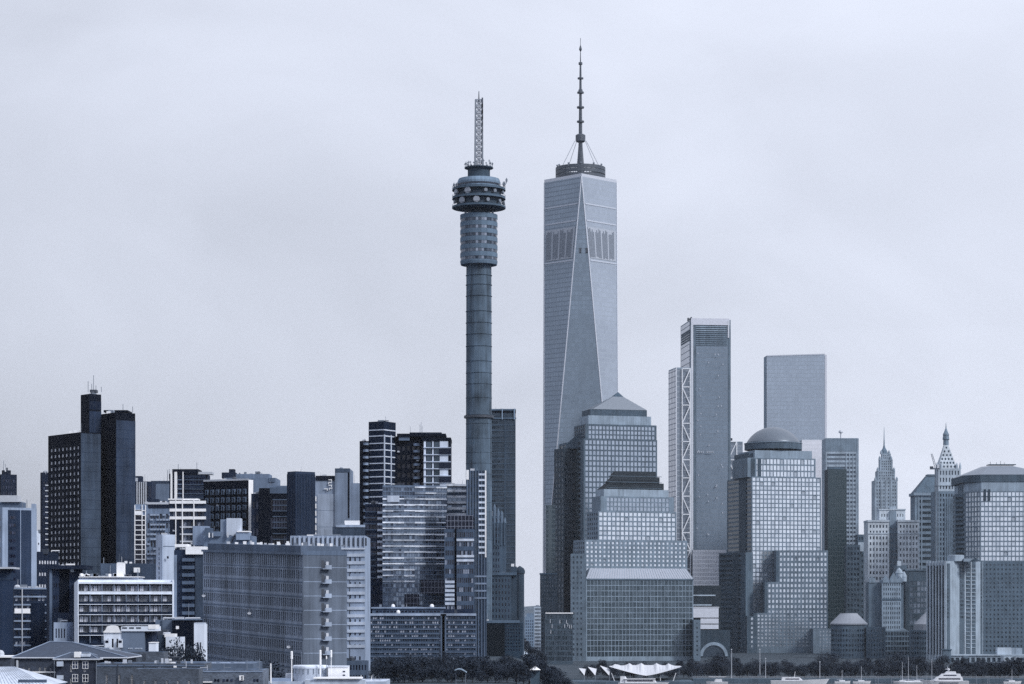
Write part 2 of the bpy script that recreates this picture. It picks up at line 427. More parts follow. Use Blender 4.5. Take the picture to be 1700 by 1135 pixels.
m, nt, b = new_mat('river_water'); b.inputs['Base Color'].default_value = (.012, .02, .03, 1); b.inputs['Roughness'].default_value = .12
geo = nd(nt, 'ShaderNodeNewGeometry'); mp = nd(nt, 'ShaderNodeMapping'); mp.inputs['Scale'].default_value = (.5, 1.1, 1)
nt.links.new(geo.outputs['Position'], mp.inputs[0]); nz = nd(nt, 'ShaderNodeTexNoise'); nz.inputs['Scale'].default_value = .5; nz.inputs['Detail'].default_value = 6
nt.links.new(mp.outputs[0], nz.inputs['Vector']); bp = nd(nt, 'ShaderNodeBump'); bp.inputs['Strength'].default_value = .9; bp.inputs['Distance'].default_value = .5
nt.links.new(nz.outputs['Fac'], bp.inputs['Height']); nt.links.new(bp.outputs[0], b.inputs['Normal'])
wo = bpy.data.objects.new('water', W.mesh('water', m)); COL.objects.link(wo); wo['kind'] = 'structure'

# ------------------------------------------------------------------ the two landmark towers
def tv_tower():
    D = 1100; cx = X(795, D); cy = D; k = D / F
    g = ground(cx, cy)
    t = thing('telecom_tower', 'tall round concrete telecom tower with a drum-shaped deck and lattice mast', 'telecom tower', (cx, cy, g))
    con = wall(.105, .9, .5); dk = wall(.06, 1.0)
    r = 21.5 * k
    s = MB(); s.lathe(cx, cy, [(r * 1.02, g - 1), (r * 1.0, Z(760, D)), (r * .985, Z(600, D)), (r * .97, Z(438, D))], 32)
    part(t, 'shaft', s, con, smooth=False)
    for i in range(27):
        j = MB(); z = Z(1000 - i * 21 + R.uniform(-5, 5), D); j.lathe(cx, cy, [(r * 1.022, z), (r * 1.022, z + .22)], 32)
        part(t, 'casting_seam', j, wall(.098, .9, .5))
    w = MB(); w.lathe(cx, cy, [(r * 1.15, Z(694, D)), (r * 1.15, Z(690, D))], 32); part(t, 'walkway', w, DARKM())
    # lower pod
    rp = 31 * k; z0, z1 = Z(440, D), Z(357, D)
    pod = MB(); pod.lathe(cx, cy, [(r, z0 - .2), (rp * .97, z0), (rp, z0 + 1.2), (rp, z0 + 1.8)], 40)
    bands = 6; zz = z0 + 1.8; bh = (z1 - zz) / bands
    for i in range(bands):
        a = zz + i * bh
        pod.lathe(cx, cy, [(rp * .975, a), (rp * .975, a + bh * .42), (rp, a + bh * .42), (rp, a + bh)], 40, cap=(i == bands - 1))
    o = part(t, 'pod', pod, wall(.16, 1.0, .2))
    gl = glass('pod_window_glass', (.02, .03, .05), (.30, .34, .42), .5, .12, .4)
    for i in range(bands):
        a = zz + i * bh; m_ = MB()
        for q in range(40):
            a0, a1 = 2 * math.pi * q / 40, 2 * math.pi * (q + .84) / 40
            rr = rp * .985
            m_.quad((cx + rr * math.cos(a0), cy + rr * math.sin(a0), a + .1), (cx + rr * math.cos(a1), cy + rr * math.sin(a1), a + .1),
                    (cx + rr * math.cos(a1), cy + rr * math.sin(a1), a + bh * .40), (cx + rr * math.cos(a0), cy + rr * math.sin(a0), a + bh * .40))
        part(t, 'window_band', m_, gl, o)
    nk = MB(); nk.lathe(cx, cy, [(17.5 * k, z1 - .3), (17.5 * k, Z(344, D))], 24); part(t, 'neck', nk, dk)
    # decks
    rd = 44.5 * k
    dish_at = []
    for (yb, yt, ra, rb, nm) in ((349, 343, 19, 44.5, 'deck'), (331, 327, 44.5, 44, 'deck'), (316.5, 313, 44.5, 44, 'deck')):
        d_ = MB(); d_.lathe(cx, cy, [(ra * k, Z(yb, D)), (rb * k, Z((yb + yt) / 2, D)), (rb * k, Z(yt, D)), (rb * k - .4, Z(yt, D) + .02)], 40)
        part(t, nm, d_, wall(.10, 1.0))
    for (yb, yt, rr) in ((343, 331, 37), (327, 316.5, 37)):
        c_ = MB(); c_.lathe(cx, cy, [(rr * k, Z(yb, D)), (rr * k, Z(yt, D))], 32); part(t, 'core_wall', c_, dk)
    for y0_, ys_ in ((337, (-45, -5, 24, 62, 100, -80)), (321.5, (-70, -28, 18, 44, 80))):
        for dg in ys_:
            a = math.radians(-90 + dg * .9); big = dg in (-45, -5, -70, -28)
            p = Vector((cx + 37.5 * k * math.cos(a), cy + 37.5 * k * math.sin(a), Z(y0_, D))); dr = Vector((math.cos(a), math.sin(a), 0))
            ds = MB(); rad = 5.4 * k if big else 3.1 * k
            ds.tube(p, p + dr * 1.0, rad * .35, rad, 14); ds.tube(p + dr * 1.0, p + dr * 1.6, rad, rad * .98, 14)
            part(t, 'dish', ds, plain('dish_grey', (.27, .30, .36), .6) if big else STEEL())
    for yy in (329, 314.5, 345):
        rl = MB()
        for q in range(30):
            a = 2 * math.pi * q / 30; x_, y_ = cx + (rd - .15) * math.cos(a), cy + (rd - .15) * math.sin(a)
            rl.tube((x_, y_, Z(yy, D)), (x_, y_, Z(yy, D) + 1.3), .05, n=4)
        rl.ring(cx, cy, Z(yy, D) + 1.3, rd - .15, .06, 30); part(t, 'railing', rl, DARKM())
    up = MB(); up.lathe(cx, cy, [(36 * k, Z(313, D)), (36 * k, Z(303, D)), (34 * k, Z(297.5, D)), (20 * k, Z(296, D))], 20); part(t, 'upper_pod', up, wall(.22, 1.0, .3))
    ub = MB(); ub.lathe(cx, cy, [(36.3 * k, Z(309.5, D)), (36.3 * k, Z(306.5, D))], 20); part(t, 'window_band', ub, gl)
    dr_ = MB(); dr_.lathe(cx, cy, [(18.5 * k, Z(297, D)), (18.5 * k, Z(281, D)), (24 * k, Z(279.5, D)), (24 * k, Z(278, D))], 16); part(t, 'drum', dr_, dk)
    aer = []
    for q in range(26):
        a = 2 * math.pi * q / 26 + R.uniform(-.08, .08); rr = R.uniform(19, 24.5) * k; h = R.uniform(1.2, 3.2)
        m_ = MB(); x_, y_, z_ = cx + rr * math.cos(a), cy + rr * math.sin(a), Z(278, D)
        m_.tube((x_, y_, z_), (x_, y_, z_ + h), .11, n=5); m_.tube((x_ - .4, y_, z_ + h * .75), (x_ + .4, y_, z_ + h * .75), .22, n=5)
        part(t, 'aerial', m_, STEEL())
    for px, y0_ in ((754, 309), (758, 309), (838, 307), (836, 307), (773, 355), (818, 355), (812, 355), (780, 354), (841, 301)):
        m_ = MB(); x_ = X(px, D); m_.tube((x_, cy - 3, Z(y0_ + 5, D)), (x_, cy - 3, Z(y0_ - 4, D)), .2, n=5); m_.tube((x_, cy - 3.2, Z(y0_ + 2, D)), (x_, cy - 3.2, Z(y0_ - 2, D)), .5, n=6)
        part(t, 'aerial', m_, STEEL())
    # lattice mast
    ms = MB(); lat = MB(); z0, z1 = Z(279, D), Z(166, D); hw = 6.2 * k; hw1 = 5.4 * k
    n = 11
    def cr(q, z):
        f_ = (z - z0) / (z1 - z0); h_ = hw + (hw1 - hw) * f_; sx, sy = ((-1, -1), (1, -1), (1, 1), (-1, 1))[q]; return (cx + sx * h_, cy + sy * h_, z)
    for q in range(4): ms.tube(cr(q, z0), cr(q, z1), .42, .34, 5)
    part(t, 'mast', ms, STEEL())
    for i in range(n):
        a, b_ = z0 + (z1 - z0) * i / n, z0 + (z1 - z0) * (i + 1) / n
        for q in range(4):
            q2 = (q + 1) % 4
            lat.tube(cr(q, b_), cr(q2, b_), .26, n=4); lat.tube(cr(q, a), cr(q2, b_), .22, n=4); lat.tube(cr(q2, a), cr(q, b_), .22, n=4)
    part(t, 'lattice', lat, plain('mast_steel', (.22, .25, .31), .5))
    pn = MB()
    for i in range(11):
        zc = z0 + (z1 - z0) * (i + .5) / n; pn.box(cx + hw * .75, cx + hw * 1.15, cy - hw * 1.1, cy - hw * .5, zc - 2.2, zc + 2.2)
    part(t, 'aerial', pn, plain('aerial_panel', (.05, .06, .09), .5))
    tp = MB(); tp.tube((cx, cy, z1 - 1), (cx, cy, Z(151, D)), .35, .16, 6); part(t, 'tip', tp, DARKM())
NAVY[0] = .01
tv_tower()
NAVY[0] = 0.0

def glass_tower():
    D = 2094; cx, cy, k = X(965.5, D), D + 33, D / F; g = ground(cx, cy)
    t = thing('skyscraper', 'tallest pale glass skyscraper with tapering triangular faces, ring and spire on its flat roof', 'skyscraper', (cx, cy, g))
    zb, zt = 58.0, Z(292, D); hb = 61.8 * k; ht = 61.0 * k
    B4 = [(cx - hb, cy - hb), (cx + hb, cy - hb), (cx + hb, cy + hb), (cx - hb, cy + hb)]
    T4 = [(cx, cy - ht), (cx + ht, cy), (cx, cy + ht), (cx - ht, cy)]
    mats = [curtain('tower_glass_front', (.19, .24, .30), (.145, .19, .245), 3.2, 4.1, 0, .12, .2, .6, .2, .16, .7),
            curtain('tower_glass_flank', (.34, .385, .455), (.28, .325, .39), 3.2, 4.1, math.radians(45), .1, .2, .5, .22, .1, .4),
            curtain('tower_glass_shaded', (.21, .26, .325), (.165, .21, .27), 3.2, 4.1, math.radians(-45), .1, .2, .6, .2, .1, .5)]  # darker copy of the flank glass: that side's shade put into colour
    base = MB(); base.prism(B4, g - 1, zb, top=False); part(t, 'base', base, wall(.2, 1))
    for i in range(4):
        b0, b1 = B4[i], B4[(i + 1) % 4]; tp = T4[i]; tn = T4[(i + 1) % 4]
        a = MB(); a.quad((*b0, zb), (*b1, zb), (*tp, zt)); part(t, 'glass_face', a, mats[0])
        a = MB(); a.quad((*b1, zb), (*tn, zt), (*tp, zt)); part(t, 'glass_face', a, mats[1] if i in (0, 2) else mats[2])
    e = MB()
    for i in range(4):
        for q in (B4[i], B4[(i + 1) % 4]): e.tube((*q, zb), (*T4[i], zt), .6, .5, 5)
    part(t, 'edge_trim', e, plain('bright_trim', (.50, .53, .60), .35, .4))
    pp = MB(); hp = Z(287, D)
    for i in range(4): pp.quad((*T4[i], zt), (*T4[(i + 1) % 4], zt), (*T4[(i + 1) % 4], hp), (*T4[i], hp))
    part(t, 'parapet', pp, plain('pale_parapet', (.52, .55, .62), .4, .3))
    rf = MB(); rf.quad(*[(*p, zt + .5) for p in T4]); part(t, 'roof', rf, ROOF())
    # louvred plant floors on the two upper flanks
    lv = plain('louvre_slat', (.16, .19, .24), .6); lb = plain('louvre_panel', (.34, .375, .44), .5)
    for (bq, ta, tb) in ((B4[0], T4[3], T4[0]), (B4[1], T4[0], T4[1])):
        def P(s_, z_, o_=0.0):
            f_ = (z_ - zb) / (zt - zb); a = Vector((*bq, 0)).lerp(Vector((*ta, 0)), f_); b_ = Vector((*bq, 0)).lerp(Vector((*tb, 0)), f_)
            p = a.lerp(b_, s_); u = (b_ - a).normalized(); return (p.x + u.y * o_, p.y - u.x * o_, z_)
        z0, z1 = Z(427, D), Z(375, D)
        pm = MB(); pm.quad(P(.05, z0, .25), P(.95, z0, .25), P(.95, z1, .25), P(.05, z1, .25)); o = part(t, 'louvre_panel', pm, lb)
        n = 24
        for i in range(n):
            if i % 6 == 5: continue
            s0 = .06 + .88 * i / n; s1 = s0 + .88 / n * .62; m_ = MB()
            zb_, zt_ = z0 + R.choice((1, 1, 2)), z1 - R.choice((1, 2, 4))
            m_.solid([P(s0, zb_, .25), P(s1, zb_, .25), P(s1, zb_, .5), P(s0, zb_, .5), P(s0, zt_, .25), P(s1, zt_, .25), P(s1, zt_, .5), P(s0, zt_, .5)],
                     [(3, 2, 6, 7), (0, 3, 7, 4), (2, 1, 5, 6), (4, 7, 6, 5), (0, 1, 2, 3)])
            part(t, 'louvre', m_, lv, o)
        for (y_, ) in ((338,), (432,), (366,)):
            m_ = MB(); z_ = Z(y_, D); m_.solid([P(.03, z_, .1), P(.97, z_, .1), P(.97, z_ + 1.2, .1), P(.03, z_ + 1.2, .1), P(.03, z_, .4), P(.97, z_, .4), P(.97, z_ + 1.2, .4), P(.03, z_ + 1.2, .4)],
                    [(4, 5, 6, 7), (0, 1, 5, 4), (3, 7, 6, 2), (0, 4, 7, 3), (1, 2, 6, 5)])
            part(t, 'floor_trim', m_, plain('trim_line', (.42, .46, .54), .5))
    for px in (963.5, 974):                                     # two dark openings high on the front triangle
        f_ = (Z(414, D) - zb) / (zt - zb); yy = cy - hb + (hb - ht) * f_
        m_ = MB(); m_.box(X(px, D) - .9, X(px, D) + .9, yy - .5, yy + .5, Z(419, D), Z(411, D)); part(t, 'vent', m_, DARKM())
    # ring and spire
    rc = (cx, cy); rr = 42 * k; dk = plain('spire_steel', (.05, .065, .09), .5)
    for yy in (291, 284, 276.5, 270):
        rg = MB(); rg.lathe(cx, cy, [(rr - 1.4, Z(yy, D) - 1.5), (rr, Z(yy, D) - 1.5), (rr, Z(yy, D) + 1.5), (rr - 1.4, Z(yy, D) + 1.5), (rr - 1.4, Z(yy, D) - 1.5)], 48, cap=False)
        part(t, 'ring', rg, dk)
    st = MB()
    for q in range(28):
        a = 2 * math.pi * q / 28; b_ = a + 2 * math.pi / 28
        st.tube((cx + (rr - .6) * math.cos(a), cy + (rr - .6) * math.sin(a), zt), (cx + (rr - .6) * math.cos(b_), cy + (rr - .6) * math.sin(b_), Z(270, D)), .32, n=4)
        st.tube((cx + (rr - .6) * math.cos(a), cy + (rr - .6) * math.sin(a), zt), (cx + (rr - .6) * math.cos(a), cy + (rr - .6) * math.sin(a), Z(270, D)), .4, n=4)
    part(t, 'ring_frame', st, dk)
    sp_ = MB()
    pr = [(4.6, zt), (4.6, Z(258, D)), (3.8, Z(247, D)), (2.9, Z(232, D)), (2.5, Z(218, D)), (2.3, Z(190, D)), (2.0, Z(165, D)), (1.7, Z(140, D)), (1.5, Z(118, D)), (1.2, Z(95, D)), (.8, Z(90, D)), (.45, Z(70, D)), (.3, Z(56, D)), (.35, Z(48, D))]
    sp_.lathe(cx, cy, [(r_ * (.66 if i > 1 else .65), z_) for i, (r_, z_) in enumerate(pr)], 10); part(t, 'spire', sp_, dk)
    for yy, r_, h_ in ((217, 7, 9), (189, 5.2, 2.2), (165, 5.2, 2.2), (140, 4.8, 2.2), (116, 4.2, 2), (91, 2.8, 3), (138, 3, 5)):
        c_ = MB(); c_.lathe(cx, cy, [(r_ * .42, Z(yy, D) - h_ * .4), (r_ * .62, Z(yy, D) - h_ * .3), (r_ * .62, Z(yy, D) + h_ * .3), (r_ * .42, Z(yy, D) + h_ * .4)], 12); part(t, 'collar', c_, dk)
    bl = MB(); bl.lathe(cx, cy, [(.3, Z(71, D)), (1.3, Z(67.5, D)), (1.1, Z(65, D)), (.3, Z(60, D))], 10); part(t, 'beacon', bl, dk)
    for sx, sy in ((-1, -.3), (1, -.3), (.75, -.8), (-.7, .8)):
        m_ = MB(); m_.tube((cx + sx * 5, cy + sy * 5, Z(222, D)), (cx + sx * 17, cy + sy * 17, Z(269, D)), .25, n=4); part(t, 'stay_cable', m_, STEEL())
    for dg in (-150, -120, -60, -35, 200, -90):
        a = math.radians(dg); m_ = MB(); x_, y_ = cx + rr * math.cos(a), cy + rr * math.sin(a)
        m_.tube((x_, y_, Z(270, D)), (x_, y_, Z(264, D)), .3, n=4); m_.box(x_ - .8, x_ + .8, y_ - .8, y_ + .8, Z(266.5, D), Z(264.5, D)); part(t, 'aerial', m_, STEEL())
glass_tower()

NAVY[0] = .05
# ------------------------------------------------------------------ the older city on the hill
def clad(b, fp, i, z0, z1, mat, t0=.0, t1=1.0, out=.15, name='cladding', seams=0, seam_mat=None):
    m_ = MB(); slab(m_, fp, i, t0, t1, z0, z1, out); o = b.part(name, m_, mat)
    if seams:
        s_ = MB()
        for q in range(1, seams):
            z = z0 + (z1 - z0) * q / seams; slab(s_, fp, i, t0, t1, z, z + .12, out + .03)
        b.part('panel_seam', s_, seam_mat or wall(.05), o)
    return o
def bands(b, fp, i, zs, h, out, mat, t0=0.0, t1=1.0, name='floor_band'):
    for z in zs:
        m_ = MB(); slab(m_, fp, i, t0, t1, z, z + h, out); b.part(name, m_, mat)
def fins(b, fp, i, n, z0, z1, w, out, mat, t0=0.0, t1=1.0, name='fin'):
    m_ = MB(); L = edir(fp, i)[2]
    for q in range(n + 1):
        t = t0 + (t1 - t0) * q / n; slab(m_, fp, i, max(0, t - w / 2 / L), min(1, t + w / 2 / L), z0, z1, out)
    b.part(name, m_, mat)
def balconies(b, fp, i, t0, t1, zs, h, out, mat, name='balcony'):
    u, n, L, a = edir(fp, i); w = L * (t1 - t0); m_ = MB()
    m_.box(0, w, -out, 0, 0, .15); m_.box(0, w, -out, -out + .1, .15, h); m_.box(0, .1, -out + .1, 0, .15, h); m_.box(w - .1, w, -out + .1, 0, .15, h)
    me = m_.mesh(name, mat); p = pt(fp, i, t0)
    copies(b.root, name, me, [((p[0], p[1], z), a) for z in zs])
def aerials(b, D, items, mat=None):
    for px, y0, y1 in items:
        m_ = MB(); m_.tube((X(px, D), D + 2, Z(y0, D)), (X(px, D), D + 2, Z(y1, D)), .09 + D * .00004, n=5); b.part('aerial', m_, mat or STEEL())
def rbox(b, pl, pr, yt, yb, D, dep, mat, name='roof_box'):
    m_ = MB(); m_.box(X(pl, D), X(pr, D), D, D + dep, Z(yb, D), Z(yt, D)); return b.part(name, m_, mat)

def dark_tower():
    D = 1000; k = D / F
    b = Bld('tower_block', 'tall near-black tower block with dotted windows and blank grey concrete slabs', 134, D)
    dk = wall(.013, 1.2, .3); gr = wall(.10, 1.0, .3); g = b.g
    f1 = fpc(80, 134, 167, D, 52)
    gl = glass('dotted_window_glass', (.16, .18, .24), (.62, .65, .72), .1, .3, .6)
    b.mass(f1, g, Z(717, D), dk, ST(8, 33, .46, .5, (1.2, .8, 2, 5.0), .25, gl), None)
    clad(b, f1, 1, g, Z(719, D), gr, 0, 1, .2, seams=24)
    f2 = fpc(166, 192, 224.5, D + 4, 52)
    b.mass(f2, g, Z(683, D), dk, ST(3, 36, .3, .5, (6, 1.5, 2, 6), .25, G_DARK()), None)
    clad(b, f2, 1, g, Z(696, D), wall(.075, 1.0, .3), .02, 1, .2, seams=26)
    f3 = fpc(134, 147.5, 168, D + 10, 52)
    b.mass(f3, Z(720, D), Z(650, D), dk, None, None, others={})
    clad(b, f3, 1, Z(716, D), Z(679, D), wall(.06, 1.1, .3), .04, 1, .12); clad(b, f3, 1, Z(676, D), Z(662, D), wall(.03, 1.1, .3), .04, 1, .12)
    rbox(b, 172, 212, 680.5, 684, D + 14, 12, dk); rbox(b, 149, 160, 646.5, 651, D + 16, 4, DARKM())
    aerials(b, D + 18, [(154, 648, 622), (145, 650, 632), (167, 650, 641), (203, 684, 670), (219, 684, 674), (151, 648, 636), (158, 648, 639)])
    b.done()
dark_tower()

def left_group():
    D = 1500; b = Bld('block_of_flats', 'dim stepped block of flats with a small dark roof box, far behind', 14, D)
    f = fpc(-30, 2, 28, D, 60); b.mass(f, b.g, Z(787, D), wall(.03), None, ST(5, 30, .5, .45, (1, 1, 2, 2), .2, G_DARK()))
    f = fpc(3, 5, 18, D + 8, 60); b.mass(f, Z(788, D), Z(779, D), wall(.02)); aerials(b, D, [(5, 780, 764), (8, 780, 770)])
    rbox(b, -10, 29, 822, 834, D - 12, 10, PALE()); b.done()
    D = 900; b = Bld('office_building', 'slate blue office slab framed in pale concrete with rows of tiny windows', 30, D)
    f = fpc(-40, 4, 61, D, 60); pale = wall(.34)
    b.mass(f, b.g, Z(842, D), pale, ST(6, 14, .5, .5, (1, 1, 2, 2), .3, G_BLIND()), None)
    clad(b, f, 1, b.g, Z(846, D), wall(.055, 1.1, .25), .16, .52, .06); clad(b, f, 1, b.g, Z(846, D), wall(.065, 1.1, .25), .54, .84, .06)
    m_ = [];  u, n, L, a = edir(f, 1)
    w_ = MB(); w_.box(0, .9, -.06, 0, 0, 1.1); me = w_.mesh('window', G_DARK())
    pl = []
    for j in range(10):
        for t in (.20, .255, .31): q = pt(f, 1, t, .07); pl.append(((q[0], q[1], Z(861 + j * 12.8, D)), a))
    copies(b.root, 'window', me, pl)
    rbox(b, -12, 35, 833, 843, D + 6, 9, wall(.18)); rbox(b, 2, 34, 831.5, 833, D + 5, 11, PALE(), 'roof_slab'); rbox(b, 52, 57, 836, 843, D + 8, 4, pale)
    aerials(b, D, [(43, 842, 829), (36, 842, 833)]); b.done()
    D = 1250; b = Bld('office_building', 'white blank-walled building wedged between the slate office and black tower', 66, D)
    f = fpc(56, 58, 76, D, 60); b.mass(f, b.g, Z(881, D), wall(.62), None, ST(2, 12, .3, .2, (1, 1, 2, 4), .2, G_DARK())); b.done()
    D = 1200; b = Bld('block_of_flats', 'narrow dark block beside the black tower with white window ledges', 74, D)
    f = fpc(67, 70, 86, D, 60); b.mass(f, b.g, Z(784, D), wall(.03), None, ST(3, 34, .6, .5, (.5, .5, 2, 4), .2, G_DARK()))
    bands(b, f, 1, [Z(806 + 9 * i, D) for i in range(14)], .5, .3, PALE(), .3, .7, 'ledge'); b.done()
    D = 930; b = Bld('office_building', 'small dark office with evenly spaced white windows beneath the black tower', 79, D)
    f = fpc(61, 62, 97, D, 66); b.mass(f, b.g, Z(915.5, D), wall(.04, 1.1), None, ST(7, 9, .62, .3, (.5, .5, 1, 1.8), .2, glass('white_lit_glass', (.5, .52, .6), (.75, .77, .82), .1, .3, .6)))
    b.done()
    D = 560; b = Bld('building', 'plain slate blue blank-walled building with a white roof edge', 4, D)
    f = fpc(-40, -38, 22, D, 72); b.mass(f, b.g, Z(944, D), wall(.055, 1.15, .25)); rbox(b, -30, 21, 941, 944, D - .3, 8, PALE(), 'roof_edge')
    clad(b, f, 1, Z(962, D), Z(951, D), wall(.075, 1.1), 0, 1, .1); b.done()
    D = 750; b = Bld('block_of_flats', 'low dark flats with pale balcony bands behind the hipped house', 48, D)
    f = fpc(21, 23, 77, D, 76); b.mass(f, b.g, Z(977, D), wall(.045, 1.1), None, ST(8, 7, .7, .55, (.3, .3, 2, 1), .5, G_BLIND()))
    bands(b, f, 1, [Z(978 + 13.5 * i, D) for i in range(8)], .5, .25, wall(.3)); clad(b, f, 1, Z(1018, D), Z(1010, D), WHITE(), .02, .5, .35, 'balcony_front')
    clad(b, f, 1, b.g, Z(1001, D), wall(.025, 1.3), .52, .95, .3); clad(b, f, 1, b.g, Z(977, D), PALE(), .24, .27, .5, 'pilaster')
    for i in range(7):
        m_ = MB(); m_.box(X(26 + i * 6 + R.uniform(-1, 1), D), X(29 + i * 6, D), D + 2, D + 4, Z(977, D), Z(977 - R.uniform(2, 5), D)); b.part('roof_vent', m_, PALE())
    b.done()
    D = 700; b = Bld('building', 'dark slab building under a wide overhanging flat roof beside the white flats', 110, D)
    f = fpc(78, 82, 137, D, 72); b.mass(f, b.g, Z(944, D), wall(.05, 1.1), None, ST(3, 8, .5, .35, (1, 6.5, 2, 3), .3, G_DARK()))
    rbox(b, 76, 142, 938, 944.5, D - 1.2, 12, wall(.035), 'roof_slab'); clad(b, f, 1, b.g, Z(945, D), wall(.2), .0, .08, .4, 'pilaster'); clad(b, f, 1, b.g, Z(945, D), wall(.01, 1.4), .3, .6, .02)
    b.done()
left_group()

def white_flats():
    D = 620; k = D / F
    b = Bld('apartment_building', 'white apartment building with long horizontal balcony bands and a cluttered roof', 130, D)
    f = fpc(109.5, 129.5, 288, D, 79); wt = wall(.66, .8, .14); zt = Z(962, D)
    b.mass(f, b.g, zt, wt, ST(1, 7, .34, .42, (2.6, 1.0, 1.5, 1.6), .3, G_DARK()), None)
    L = edir(f, 1)[2]; zs = [Z(970, D) - 17.1 * k * j for j in range(7)]
    mb = MB()
    core = MB(); slab(core, f, 1, .005, .995, b.g, Z(968, D), .05); b.part('wall', core, wall(.06, 1.1))
    gl = G_LIT(); u, n, L, a = edir(f, 1)
    for j, z in enumerate(zs):
        nw = 20; cw = L * .97 / nw
        pm = pane_mesh('window', cw * .86, 9.2 * k, dict(g=gl, mu=(2, 1), fr=plain('grey_frame', (.3, .32, .36))))
        pl = []
        for i in range(nw):
            q = pt(f, 1, .015 + .97 * i / nw, .14); pl.append(((q[0], q[1], z - 11 * k), a))
        copies(b.root, 'window', pm, pl[::1] if j < 5 else [])
        sm = MB(); slab(sm, f, 1, .0, 1, z - 16.4 * k, z - 15.4 * k, 1.35); b.part('balcony_slab', sm, wt)
        pr = MB(); slab(pr, f, 1, .005, .995, z - 15.4 * k, z - 11.5 * k, 1.25, -1.15); b.part('balcony_front', pr, wt if j == 0 else wall(.035, 1.2))
        dv = MB()
        for i in range(9): slab(dv, f, 1, max(0, i / 8 - .003), min(1, i / 8 + .003), z - 15.4 * k, z + .4, 1.2)
        b.part('divider', dv, wall(.3))
    tb = MB(); slab(tb, f, 1, -.005, 1.005, Z(969, D), Z(966, D), 1.4); b.part('balcony_slab', tb, wt)
    sf = MB(); slab(sf, f, 1, .985, 1.003, b.g, Z(962, D), 1.45); slab(sf, f, 1, -.004, .006, b.g, Z(962, D), 1.45); b.part('end_wall', sf, wt)
    ph = MB(); ph.box(X(131, D + 3), X(230, D + 3), D + 3, D + 11, zt - .5, Z(958, D + 3)); b.part('roof_house', ph, wall(.5))
    lp = MB(); lp.box(X(130, D + 2), X(231, D + 2), D + 2.4, D + 11.5, Z(958, D), Z(956.5, D)); b.part('roof_edge', lp, WHITE())
    rbox(b, 193.5, 205, 935, 958, D + 5, 3, WHITE(), 'chimney'); rbox(b, 167, 192, 935, 957, D + 14, 4, wall(.14), 'roof_box')
    dm = MB(); x_, y_ = X(128.5, D), D + 6; dm.lathe(x_, y_, [(.25, Z(960, D)), (.25, Z(956, D)), (.6, Z(955, D)), (.5, Z(952, D)), (.1, Z(951, D))], 10); b.part('roof_vent', dm, WHITE())
    for i in range(14):
        px = R.uniform(134, 228); h = R.uniform(1.5, 6); w_ = R.uniform(.4, 1.6); m_ = MB(); m_.box(X(px, D + 6), X(px, D + 6) + w_, D + 6, D + 7, Z(957, D + 6), Z(957 - h, D + 6)); b.part('roof_vent', m_, R.choice((WHITE(), DARKM(), STEEL(), PALE())))
    aerials(b, D + 8, [(181, 957, 938), (227, 957, 944), (141, 957, 947), (170, 935, 925)])
    # lower wing
    f2 = fpc(89, 108, 116, D + 4, 80); f2 = fpf(89, 111, D + 2, 9)
    b.mass(f2, b.g, Z(1033, D), wall(.36), None, ST(4, 4, .5, .55, (.3, .3, 0, .6), .25, G_DARK())); rbox(b, 90, 110, 1017, 1033, D + 6, 6, wall(.06)); b.done()
    D = 880; b = Bld('building', 'dim concrete building with a row of small openings behind the white flats', 212, D)
    f = fpc(166, 168, 262, D, 80); b.mass(f, b.g, Z(935, D), wall(.09), None, ST(10, 6, .4, .35, (1, 1, 2, 4), .2, G_DARK())); rbox(b, 222, 231, 942, 950, D - 1, 2, WHITE(), 'plant_box'); b.done()
white_flats()

